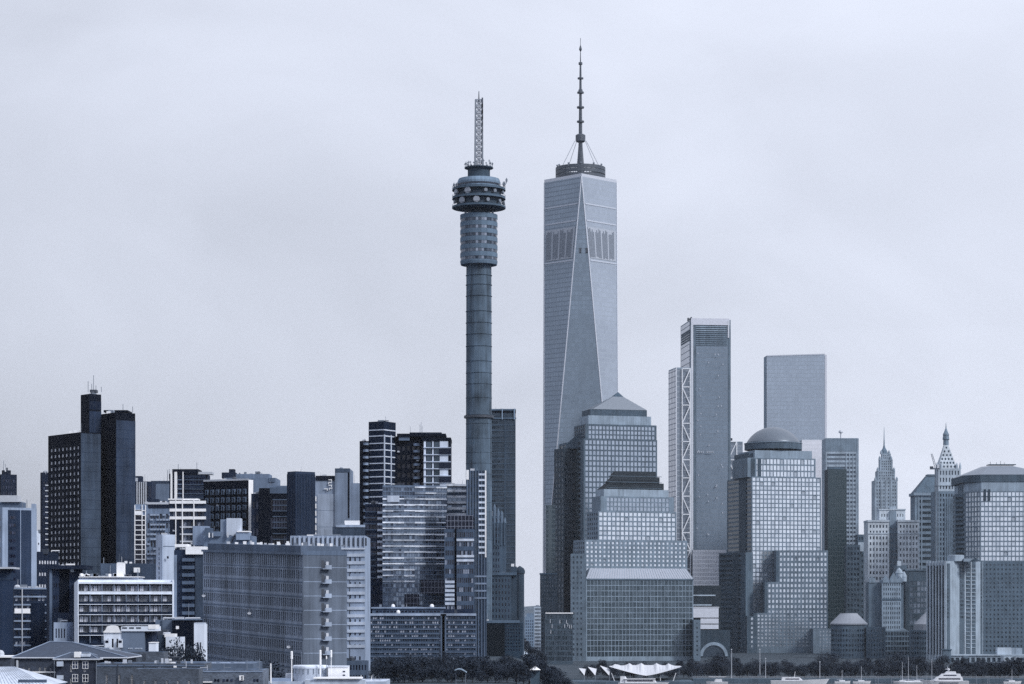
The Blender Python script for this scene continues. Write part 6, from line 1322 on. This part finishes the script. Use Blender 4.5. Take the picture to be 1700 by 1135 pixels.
    D = 560; b = Bld('building', 'black boarded warehouse with one lit window beyond the tree mass', 300, D); f = fpf(286, 325, D, 12); b.mass(f, b.g, Z(1029, D), wall(.012, 1.4)); rbox(b, 292, 297, 1039, 1044, D - .1, .1, WHITE(), 'window'); f = fpf(258, 287, D + 3, 10); b.mass(f, b.g, Z(1029, D), wall(.19, .9)); rbox(b, 285, 325, 1027.5, 1029.3, D - .3, 12, wall(.2), 'roof_edge'); rbox(b, 267, 269, 1030, 1051, D + 2.8, .2, wall(.1), 'downpipe'); b.done()
    D = 530; b = Bld('cottage', 'little white cottage half sunk in the dark tree mass', 285, D); f = fpf(275, 302, D, 5); b.mass(f, b.g, Z(1057, D), wall(.55, .8), None, ST(6, 1, .4, .25, (.2, .2, 9.3, .35), .15, gd), par=.1); rbox(b, 273, 290, 1052, 1057.5, D + .5, 4, WHITE(), 'roof_house'); f = fpf(262, 273, D + 1, 5); b.mass(f, b.g, Z(1054, D), wall(.1), None, ST(2, 1, .5, .3, (.2, .2, 9, .5), .15, G_BLIND())); b.done()
    D = 545; b = Bld('building', 'white tall narrow building with two slit windows beside the grey brick block', 331, D); f = fpf(322, 338.5, D, 6); b.mass(f, b.g, Z(1036, D), wall(.62, .8, .12), None, None, par=.1)
    for px in (327.5, 332): rbox(b, px, px + 1.8, 1066, 1077, D - .06, .06, gd, 'window')
    rbox(b, 329, 331.5, 1086, 1094, D - .06, .06, gd, 'door'); rbox(b, 322, 338, 1033.5, 1036, D + .3, 5, wall(.5), 'roof_edge'); b.done()
    D = 470; b = Bld('building', 'brick yard building with a dark doorway at the end of the hipped roof', 232, D); f = fpf(206, 272, D, 6); b.mass(f, b.g, Z(1082, D), brick(.08), None, ST(4, 1, .16, .3, (1, 1, 8.2, 1), .15, gd), par=.2); rbox(b, 237, 242, 1085, 1096, D - .06, .06, DARKM(), 'door'); b.done()
    # telecom roof
    D = 380; b = Bld('building', 'pale flat roof carrying a round tank and telecom shed', 520, D); g = b.g; f = fpf(446, 640, D, 14); b.mass(f, g, Z(1131, D), wall(.40, .9), roof=wall(.45, .9), par=.15); f2 = fpf(506, 606, D - 3, 3); b.mass(f2, g, Z(1128, D - 3), wall(.44, .9), roof=wall(.48, .9), par=.1); rbox(b, 520, 600, 1124.5, 1127, D - 3.4, 4, WHITE(), 'roof_slab'); 
    for i in range(10): px = R.uniform(590, 632); m_ = MB(); m_.tube((X(px, D), D + R.uniform(0, 6), Z(1131, D)), (X(px, D), D + 3, Z(1131 - R.uniform(3, 11), D)), .035, n=4); b.part('pipe', m_, R.choice((WHITE(), STEEL(), PALE())))
    rbox(b, 449, 483, 1126, 1131, D + 1, 3, wall(.3), 'roof_house'); rbox(b, 474, 486, 1118, 1131, D + 4, 2, PALE(), 'plant_box'); b.done()
    t = thing('water_tank', 'round pale water tank with a lidded top on the telecom roof', 'water tank', (X(512, D), D + 4, Z(1131, D))); m_ = MB(); cx, cy = X(512, D), D + 4; r_ = 29.5 * k * D / 420
    r_ = 29 * D / F; m_.lathe(cx, cy, [(r_, Z(1133, D)), (r_, Z(1110, D))], 28); part(t, 'tank', m_, wall(.42, .8, .18)); m_ = MB(); m_.lathe(cx, cy, [(r_ * 1.03, Z(1110, D)), (r_ * 1.03, Z(1106.5, D)), (r_ * .97, Z(1105, D)), (.1, Z(1104.3, D))], 28); part(t, 'lid', m_, wall(.62, .8))
    m_ = MB()
    for q in range(9): a = math.radians(-160 + q * 17); m_.box(cx + r_ * 1.01 * math.cos(a) - .06, cy * 0 + cx * 0 + cx + r_ * 1.01 * math.cos(a) + .06, cy + r_ * 1.01 * math.sin(a) - .06, cy + r_ * 1.01 * math.sin(a) + .06, Z(1119, D), Z(1110, D))
    part(t, 'bracket', m_, STEEL())
    t = thing('equipment_shed', 'bright white equipment cabin with two small dark windows on the telecom roof', 'cabin', (X(561, D), D + 2, Z(1131, D))); m_ = MB(); m_.box(X(543, D), X(577, D), D + 1.5, D + 4.5, Z(1131, D), Z(1107, D)); part(t, 'wall', m_, WHITE()); m_ = MB(); m_.box(X(542.5, D), X(577.5, D), D + 1.3, D + 4.7, Z(1107, D) + .005, Z(1105.8, D)); part(t, 'roof', m_, wall(.6, .8))
    for y_ in (1114, 1120): m_ = MB(); m_.box(X(568, D), X(572, D), D + 1.44, D + 1.49, Z(y_ + 2, D), Z(y_, D)); part(t, 'window', m_, gd)
    def pole(px, y0, y1, r0_, lab, panel=None, ball=False, dd=3, nm='antenna_pole', cat='antenna'):
        x_ = X(px, D); t = thing(nm, lab, cat, (x_, D + dd, Z(y1, D))); m_ = MB(); m_.tube((x_, D + dd, Z(y1, D)), (x_, D + dd, Z(y0, D)), r0_, r0_ * .8, 8); part(t, 'pole', m_, WHITE() if r0_ > .05 else STEEL())
        if panel: q = MB(); q.lathe(x_, D + dd, [(panel, Z(panel_y[1], D)), (panel, Z(panel_y[0], D)), (panel * .6, Z(panel_y[0] - 1, D))], 10); part(t, 'antenna_panel', q, WHITE())
        if ball: q = MB(); q.lathe(x_, D + dd, [(.02, Z(y0 + 1.5, D)), (.14, Z(y0 + .5, D)), (.14, Z(y0 - .5, D)), (.02, Z(y0 - 1.5, D))], 8); part(t, 'finial', q, WHITE())
    panel_y = (1082, 1094); pole(483, 1083, 1131, .10, 'thick white antenna pole with a fat top at the left of the round tank', panel=.19, dd=1.2)
    panel_y = (1080, 1104); pole(531, 1081, 1131, .10, 'white panel antenna pole rising behind the right rim of the round tank', panel=.17, dd=1)
    panel_y = (1080, 1091); pole(549, 1081, 1131, .06, 'slim antenna pole with a short wide panel above the equipment cabin', panel=.15, dd=1)
    panel_y = (1090, 1094); pole(541, 1082, 1131, .05, 'thin whip antenna between the white panel antenna and the short wide one', panel=.1, dd=1.2)
    pole(497, 1083, 1106, .04, 'thin bare whip antenna on the tank lid, nearer the thick pole', dd=4); pole(508, 1081, 1105, .05, 'taller thin bare whip antenna at the middle of the tank lid', dd=3.6)
    pole(449.5, 1101, 1134, .13, 'stout pale vent pole standing alone before the grey brick block', dd=0, nm='vent_pole', cat='pole'); D = 384
    m_ = MB(); 
houses()
def dishes():
    D = 598
    for px, py, lab in ((483, 1075, 'white satellite dish low on the grey brick block near its corner'), (418, 1019, 'white satellite dish with a long arm amid the grey brick block windows'), (342, 990, 'small white satellite dish at the far end of the grey brick block')):
        f = fpc(337, 503, 575.5, 600, 58); u, n, L, a = edir(f, 0); kx = (px - CX) / F; t = 0.0
        best = min((abs((pt(f, 0, q / 400)[0]) / pt(f, 0, q / 400)[1] - kx), q / 400) for q in range(401))[1]; p = pt(f, 0, best, .1); z_ = Z(py, p[1])
        t = thing('satellite_dish', lab, 'satellite dish', (p[0], p[1], z_)); o = pt(f, 0, best, .7); m_ = MB(); m_.tube((p[0], p[1], z_ - .2), (o[0], o[1], z_), .05, n=5); part(t, 'arm', m_, STEEL()); m_ = MB(); d = Vector((n.x * .6 + .6, n.y * .8, .45)).normalized(); c = Vector((o[0], o[1], z_)); m_.tube(c, c + d * .22, .12, .48, 14); m_.tube(c + d * .22, c + d * .25, .48, .47, 14); part(t, 'dish', m_, WHITE()); m_ = MB(); m_.tube(c + d * .2, c + d * (.9 if px != 418 else 1.6), .04, .06, 5); part(t, 'feed_horn', m_, WHITE())
dishes()

# ------------------------------------------------------------------ trees
def leaf_mat():
    m, nt, b = new_mat('leaves'); oi = nd(nt, 'ShaderNodeObjectInfo'); geo = nd(nt, 'ShaderNodeNewGeometry'); r = mth(nt, 'FRACT', mth(nt, 'ADD', geo.outputs['Random Per Island'], oi.outputs['Random']))
    nt.links.new(mixc(nt, r, (.004, .009, .022), (.036, .052, .078)), b.inputs['Base Color']); b.inputs['Roughness'].default_value = .7; b.inputs['Specular IOR Level'].default_value = .2; return m
LEAF = leaf_mat(); BARK = plain('bark', (.025, .028, .035), .9)
def make_tree(seed, h, w, name='leafy_tree'):
    q = random.Random(seed); tr = MB(); cr = MB(); top = h * .5
    tr.tube((0, 0, -1), (0, 0, h * .28), h * .028, h * .022, 7); limbs = []
    for i in range(6):
        a = i * 1.05 + q.uniform(-.3, .3); r = w * q.uniform(.18, .36); z = h * q.uniform(.45, .8); tr.tube((0, 0, h * .22 + i * h * .02), (r * math.cos(a), r * math.sin(a), z), h * .015, h * .005, 5); limbs.append((r * math.cos(a), r * math.sin(a), z))
    tr.tube((0, 0, h * .27), (q.uniform(-.3, .3), q.uniform(-.3, .3), h * .85), h * .02, h * .005, 6)
    clumps = [(x, y, z, w * q.uniform(.15, .25)) for x, y, z in limbs] + [(q.uniform(-.22, .22) * w, q.uniform(-.22, .22) * w, h * q.uniform(.6, .9), w * q.uniform(.13, .24)) for _ in range(6)] + [(q.uniform(-.42, .42) * w, q.uniform(-.42, .42) * w, h * q.uniform(.16, .5), w * q.uniform(.13, .22)) for _ in range(9)]
    for cx, cy, cz, rr in clumps:
        for _ in range(int(78 * (rr / (w * .18)) ** 2)):
            u, t = q.uniform(-1, 1), q.uniform(0, 6.283); s = (1 - u * u) ** .5; rad = rr * q.uniform(.55, 1.08); p = Vector((cx + rad * s * math.cos(t), cy + rad * s * math.sin(t), cz + rad * u * .78))
            d1 = Vector((q.gauss(0, 1), q.gauss(0, 1), q.gauss(0, .6))).normalized(); d2 = d1.orthogonal().normalized(); d2 = (d2 * math.cos(t) + d1.cross(d2) * math.sin(t)); L = h * q.uniform(.02, .042)
            cr.quad(p - d1 * L, p + d2 * L * .62, p + d1 * L, p - d2 * L * .62)
    return tr.mesh('trunk', BARK), cr.mesh('crown', LEAF)
TREES = [make_tree(s, h, w) for s, h, w in ((1, 9, 9), (2, 8, 10), (3, 10, 8), (4, 7, 8), (5, 9, 11))]
def tree(px, D, scale, label, group, kind=None, x=None, sx=1.0):
    x = X(px, D) if x is None else x; k = kind if kind is not None else R.randrange(len(TREES)); t = thing('leafy_tree', label, 'tree', (x, D, ground(x, D)), group)
    for nm, me in zip(('trunk', 'crown'), TREES[k]):
        o = bpy.data.objects.new(nm, me); COL.objects.link(o); o.parent = t
    t.scale = (scale * sx * R.uniform(.9, 1.1), scale * sx * R.uniform(.9, 1.1), scale * R.uniform(.9, 1.1)); t.rotation_euler = (0, 0, R.uniform(0, 6.28)); return t
def trees():
    for lo, hi, lab in ((622, 700, 'dark leafy tree massed at the foot of the broad low office, pale end'), (700, 792, 'dark leafy tree massed before the many-windowed low office'), (792, 872, 'dark leafy tree below the black central bay'), (872, 962, 'dark leafy tree in the dim gap below the sky opening')):
        n = round((hi - lo) / 11)
        for row, (D, s) in enumerate(((760, .72), (720, .66), (690, .62))):
            for i in range(n if row else n):
                px = lo + (hi - lo) * (i + R.uniform(.1, .9)) / n
                if X(px, D) > 24 and D < 1390: D_ = D * 1.0; x_ = X(px, D); 
                tree(px, D + R.uniform(-14, 14), s * R.uniform(.8, 1.15), lab, 'trees massed below the low office' if hi < 872 else 'trees in the gap')
    segs = ((962, 1150, 'waterfront tree behind the white tent canopies', .75), (1150, 1216, 'waterfront tree before the round entrance arch', 1.05), (1216, 1350, 'waterfront tree before the dark terrace and faint sign', .85), (1350, 1450, 'waterfront tree at the foot of the round rotunda', 1.15), (1450, 1540, 'waterfront tree behind the sailing boat masts', 1.05), (1540, 1610, 'waterfront tree behind the large white yacht', 1.0), (1610, 1705, 'waterfront tree before the long low building with pale piers', .8))
    for lo, hi, lab, s in segs:
        n = max(2, round((hi - lo) / 17))
        for row, D in enumerate((1385, 1350, 1320)):
            for i in range(n):
                tree(lo + (hi - lo) * (i + R.uniform(.1, .9)) / n, D + R.uniform(-8, 8), s * R.uniform(.8, 1.2) * (1.1 if row == 0 else .9), lab, 'waterfront ' + lab.split(' ', 2)[2])
    for px, D, s in ((1675, 1316, 1.35), (1690, 1318, 1.3), (1660, 1320, 1.1)): tree(px, D, s, 'big rounded tree overlapping the building with round windows', 'big trees by the round windows')
    for i in range(9): tree(264 + i * 7.4, 512 + R.uniform(-6, 6), R.uniform(1.2, 1.5), 'black leafy tree in the yard around the little white cottage', 'trees in the cottage yard', sx=.5)
    for i in range(10): tree(384 + i * 10.5, 470 + R.uniform(-5, 5) - i * 3, R.uniform(1.05, 1.3) * (1 if i < 7 else .85), 'dark leafy tree lining the foot of the grey brick block', 'trees along the grey brick block')
    for i in range(9): tree(1032 * 0 + 855 + i * 6, 1180 + R.uniform(-20, 20), R.uniform(.55, .95), 'tall dark tree in front of the small buildings in the sky gap', 'tall trees in the gap')
trees()

NAVY[0] = 0.0
# ------------------------------------------------------------------ waterfront: canopies, dock, poles, boats
def waterfront():
    D = 1288; k = D / F; m_ = MB(); m_.box(X(940, D), X(1150, D), D - 8, D + 22, -1.5, 1.3); single('dock', m_, wall(.12, .9), 'low grey dock under the white tent canopies', 'dock', (X(1045, D), D, 0))
    wt = plain('white_fabric', (.50, .52, .57), .6)
    t = thing('tent_canopy', 'wide white peaked tent canopy with a drooping swept edge on the waterfront dock', 'canopy', (X(1070, D), D, 1.3)); m_ = MB(); n = 24; top = []; bot = []
    for i in range(n + 1):
        s = i / n; px = 1012 + 120 * s; yb = 1106.5 + 14.5 * (1 - abs(2 * s - 1) ** 1.25); pk = max(0, max(1 - abs(px - c) / 7 for c in (1024, 1046, 1066, 1093, 1113))); yt = 1106.0 - 1.2 * math.sin(math.pi * s) - 4.6 * pk ** 1.6
        top.append((X(px, D), D + 10 + 3 * math.sin(math.pi * s), Z(yt, D))); bot.append((X(px, D), D - 6 * math.sin(math.pi * s), Z(yb, D)))
    bk = [(p[0], p[1] + 14, p[2] - 2.5) for p in top]
    for i in range(n): m_.quad(bot[i], bot[i + 1], top[i + 1], top[i]); m_.quad(top[i], top[i + 1], bk[i + 1], bk[i])
    part(t, 'fabric_roof', m_, wt)
    u = MB()
    for i in range(n): u.quad((bot[i + 1][0], bot[i + 1][1] + .1, bot[i + 1][2] - .35), (bot[i][0], bot[i][1] + .1, bot[i][2] - .35), (bk[i][0], bk[i][1] - .2, bk[i][2] - .3), (bk[i + 1][0], bk[i + 1][1] - .2, bk[i + 1][2] - .3))
    part(t, 'lining', u, plain('canopy_lining', (.3, .33, .38)))
    for px, lean in ((1015, 5), (1122, -5), (1070, 0), (1046, 0), (1096, 0)): q = MB(); q.tube((X(px + lean, D), D - 2, 1.3), (X(px, D), D, Z(1117, D) if lean else Z(1119, D)), .22, n=6); part(t, 'mast', q, wt)
    for i, px in enumerate((961, 976, 996)):
        t = thing('shade_sail', ('small white triangular shade sail, farthest from the wide tent canopy', 'white triangular shade sail, middle one of three beside the tent', 'largest white triangular shade sail, touching the wide tent canopy')[i], 'shade sail', (X(px, D), D, 1.3), 'triangular shade sails by the tent canopy'); q = MB(); w_ = 12 + i * 3
        a, b_, c = (X(px, D), D + 2, Z(1109 - i * 2.2, D)), (X(px + w_, D), D + 4, Z(1110.5, D)), (X(px + w_ - 3, D), D - 3, Z(1121, D)); q.solid([a, b_, c, (a[0], a[1] + .12, a[2]), (b_[0], b_[1] + .12, b_[2]), (c[0], c[1] + .12, c[2])], [(0, 2, 1), (3, 4, 5), (0, 1, 4, 3), (1, 2, 5, 4), (2, 0, 3, 5)]); part(t, 'fabric_roof', q, wt); q = MB(); q.tube((c[0], c[1], 1.3), c, .15, n=5); q.tube((b_[0] + .3, b_[1] + .3, 1.3), (b_[0] + .1, b_[1] + .2, b_[2] + .3), .15, n=5); part(t, 'mast', q, STEEL())
    def flagpole(px, y0, y1, D, lab): x = X(px, D); t = thing('flagpole', lab, 'pole', (x, D, Z(y1, D))); q = MB(); q.tube((x, D, Z(y1, D)), (x, D, Z(y0, D)), .2, .12, 7); part(t, 'pole', q, PALE()); q = MB(); q.tube((x - .3, D, Z(y0, D) + .3), (x + .3, D, Z(y0, D) + .3), .3, n=7); part(t, 'finial', q, PALE())
    flagpole(1261.5, 1079, 1120, 1312, 'tall pale pole against the lowest stepped bright windows'); flagpole(1271, 1094, 1126, 1309, 'shorter pale pole before the terrace building sign'); flagpole(1214.5, 1079, 1126, 1310, 'grey pole at the corner by the entrance arch'); flagpole(1361, 1100, 1126, 1311, 'thin pale pole before the small block by the rotunda')
    D = 684; t = thing('kiosk', 'small white kiosk with a peaked roof among the dark gap trees', 'kiosk', (X(888, D), D, ground(X(888, D), D))); q = MB(); q.box(X(881, D), X(896, D), D, D + 3, ground(X(888, D), D) - .5, Z(1112, D)); part(t, 'wall', q, wall(.09)); q = MB(); q.prism([(X(879.5, D), D - .6), (X(897.5, D), D - .6), (X(897.5, D), D + 3.6), (X(879.5, D), D + 3.6)], Z(1112, D), Z(1106, D), pts1=[(X(887, D), D + 1.3), (X(889, D), D + 1.3), (X(889, D), D + 1.7), (X(887, D), D + 1.7)]); part(t, 'roof', q, WHITE())
    D = 655; t = thing('shelter', 'pale curved shelter roof rising out of the dark trees', 'shelter', (X(764, D), D, ground(X(764, D), D))); q = MB(); n = 10; v = []
    for i in range(n + 1):
        s = i / n; v.append((X(755 + 20 * s, D), Z(1118 - 7 * math.sin(math.pi * (.25 + .7 * s)), D)))
    for i in range(n): q.solid([(v[i][0], D - 2, v[i][1]), (v[i + 1][0], D - 2, v[i + 1][1]), (v[i + 1][0], D + 2, v[i + 1][1]), (v[i][0], D + 2, v[i][1]), (v[i][0], D - 2, v[i][1] + .25), (v[i + 1][0], D - 2, v[i + 1][1] + .25), (v[i + 1][0], D + 2, v[i + 1][1] + .25), (v[i][0], D + 2, v[i][1] + .25)], [(0, 1, 5, 4), (4, 5, 6, 7), (2, 3, 7, 6), (3, 2, 1, 0)])
    part(t, 'roof', q, wall(.3, .9)); q = MB(); q.tube((X(757, D), D, ground(X(757, D), D)), (X(757, D), D, Z(1116, D)), .1, n=5); q.tube((X(773, D), D, ground(X(773, D), D)), (X(773, D), D, Z(1117, D)), .1, n=5); part(t, 'post', q, STEEL())
    def quay():
        q = MB(); q.box(X(1150, 1300), 900, 1297, 1306, -3.2, 2.25); single('quay_wall', q, wall(.10, .9), 'dark stone quay wall along the river edge', 'wall', (X(1400, 1300), 1300, 0))
        t = thing('railing', 'thin pale railing along the top of the river quay', 'railing', (X(1400, 1298), 1298, 2.25)); q = MB(); x0, x1 = X(1150, 1298), 300
        for i in range(90): x = x0 + (x1 - x0) * i / 89; q.tube((x, 1298, 2.2), (x, 1298, 3.3), .06, n=4)
        part(t, 'post', q, STEEL(), stuff=True); q = MB(); q.tube((x0, 1298, 3.3), (x1, 1298, 3.3), .08, n=4); q.tube((x0, 1298, 2.8), (x1, 1298, 2.8), .05, n=4); part(t, 'rail', q, PALE())
    quay()
    HW = plain('white_hull', (.62, .64, .69), .3)
    def hull(L, w, h, sheer=.35):
        m_ = MB(); n = 12; rows = []
        for i in range(n + 1):
            s = i / n; x = -L / 2 + L * s; bw = w / 2 * (1 if s < .55 else max(.02, 1 - ((s - .55) / .45) ** 2)); hz_ = h * (1 + sheer * max(0, s - .4) ** 1.5 * 2); rk = (L * .07 * s if s > .8 else 0)
            rows.append([(x, -bw * .75, -.4), (x + rk, -bw, hz_), (x + rk, bw, hz_), (x, bw * .75, -.4)])
        for i in range(n):
            a, b_ = rows[i], rows[i + 1]; m_.quad(a[0], b_[0], b_[1], a[1]); m_.quad(a[1], b_[1], b_[2], a[2]); m_.quad(a[2], b_[2], b_[3], a[3])
        m_.quad(rows[0][0], rows[0][1], rows[0][2], rows[0][3]); m_.quad(*reversed(rows[n])); return m_
    def deck(x0, x1, w, z0, z1, rake=.5):
        m_ = MB(); p0 = [(x0, -w), (x1, -w), (x1 + (z1 - z0) * .4, 0), (x1, w), (x0, w)]; p1 = [(x0 + rake * .3, -w * .9), (x1 - rake, -w * .9), (x1 - rake + .3, 0), (x1 - rake, w * .9), (x0 + rake * .3, w * .9)]; m_.prism(p0, z0, z1, pts1=p1); return m_
    def place(t, parts, x, y, flip):
        for nm, mb, mat in parts:
            me = mb.mesh(nm, mat); o = bpy.data.objects.new(nm, me); COL.objects.link(o); o.parent = t
        t.rotation_euler = (0, 0, math.pi if flip else 0)
    gd = G_DARK()
    D = 1268; x = X(1571, D); t = thing('yacht', 'large white motor yacht with three stacked decks and radar mast', 'yacht', (x, D, 0)); ms = MB(); ms.tube((-1, 0, 7), (-.6, 0, 9.4), .22, .1, 6); ms.tube((-1.6, 0, 8), (.4, 0, 8.1), .16, n=5)
    rad = MB(); rad.lathe(-1.2, 0, [(.35, 7.3), (.75, 7.7), (.7, 8.2), (.1, 8.5)], 10)
    def strip(x0, x1, w, z0, z1): q = MB(); q.box(x0, x1, -w - .04, w + .04, z0, z1); return q
    place(t, [('hull', hull(23, 5.6, 1.9), HW), ('main_deck', deck(-8.5, 6.5, 2.4, 1.9, 4.1, 1.6), HW), ('window', strip(-7, 4.4, 2.34, 2.7, 3.4), gd), ('upper_deck', deck(-7.5, 3.8, 2.1, 4.1, 5.7, 1.6), HW), ('window', strip(-5, 1.8, 2.06, 4.6, 5.2), gd), ('fly_bridge', deck(-5, .8, 1.7, 5.7, 6.9, 1.0), HW), ('radar_mast', ms, HW), ('radar_dome', rad, HW), ('porthole', strip(-6, 4, 2.62, .8, 1.15), gd)], x, D, True)
    D = 1258; x = X(1066, D); t = thing('ferry', 'long white flat-roofed ferry boat below the tent canopy', 'ferry', (x, D, 0)); cab = deck(-9, 7, 2.2, 1.2, 3.1, .8); rf = MB(); rf.box(-9.6, 7, -2.5, 2.5, 3.11, 3.4); wh = deck(-11.5, -8.5, 1.4, 1.2, 4.6, .4); ms = MB(); ms.tube((-9.5, 0, 4.5), (-9.5, 0, 7), .1, n=5)
    place(t, [('hull', hull(25, 5.5, 1.3, .2), HW), ('cabin', cab, HW), ('window', strip(-8, 5.5, 2.1, 1.9, 2.6), gd), ('roof', rf, HW), ('wheelhouse', wh, HW), ('mast', ms, STEEL())], x, D, False)
    D = 1276; x = X(1325, D); t = thing('motor_boat', 'low sleek white motor boat with a long foredeck by the terrace building', 'boat', (x, D, 0)); ms = MB(); ms.tube((-2, 0, 3.2), (-1.6, 0, 6.6), .12, n=5); place(t, [('hull', hull(29, 5, 1.9, .5), HW), ('cabin', deck(-9, 2, 1.9, 1.8, 3.6, 1.6), HW), ('window', strip(-7, .4, 1.85, 2.4, 3.0), gd), ('mast', ms, WHITE())], x, D, False)
    D = 1280; x = X(1191, D); t = thing('motor_boat', 'small white motor boat with a bright roof canopy near the arch', 'boat', (x, D, 0)); rf = MB(); rf.box(-4.4, 4.5, -1.4, 1.4, 3.6, 3.85); ps = MB(); [ps.tube((a, c, 1), (a, c, 3.6), .07, n=4) for a in (-3.5, 3.5) for c in (-1.2, 1.2)]; place(t, [('hull', hull(11, 3, 1.1), HW), ('cabin', deck(-2.5, 1.5, 1.1, 1.1, 2.6, .6), HW), ('roof', rf, HW), ('post', ps, STEEL())], x, D, True)
    for px, y0, D, L, lab in ((1508, 1090, 1278, 14, 'white sailing boat with the tallest bare mast and a low cabin'), (1522, 1104, 1286, 10, 'small moored sailing boat with a short bare mast between taller ones'), (1547, 1094, 1288, 11, 'moored sailing boat whose mast stands behind the white yacht'), (1498, 1099, 1289, 9, 'small dim sailing boat with a short mast, next to the tallest mast'), (1430, 1106, 1289, 9, 'small sailing boat moored below the round rotunda trees'), (1680, 1111, 1286, 9, 'sailing boat with a thin mast below the rounded tree near the edge'), (1398, 1112, 1290, 8, 'little sailing boat with a stubby mast under the rotunda')):
        x = X(px, D); t = thing('sailing_boat', lab, 'sailing boat', (x, D, 0)); ms = MB(); zt = Z(y0, D); ms.tube((0, 0, .8), (0, 0, zt), .14, .08, 6); bm = MB(); bm.tube((-.2, 0, 2.2), (-L * .36, 0, 2.0), .16, .12, 6); st = MB(); st.tube((0, 0, zt - .3), (L * .47, 0, 1.3), .03, n=3); st.tube((0, 0, zt - .3), (-L * .47, 0, 1.1), .03, n=3); place(t, [('hull', hull(L, L * .27, 1.0), HW), ('cabin', deck(-L * .2, L * .18, L * .09, 1.0, 1.7, .5), HW), ('mast', ms, PALE()), ('boom', bm, plain('sail_cover', (.3, .33, .4))), ('rigging', st, STEEL())], x, D, R.random() < .5)
    for i in range(14):
        px = R.uniform(1395, 1660); D = R.uniform(1284, 1295); x = X(px, D); t = thing('mooring_post', 'dark mooring post standing in the water along the quay', 'post', (x, D, 0), 'mooring posts along the quay'); q = MB(); q.tube((x, D, -3), (x, D, R.uniform(2.5, 4.5)), .2, .17, 6); part(t, 'post', q, STEEL())
waterfront()
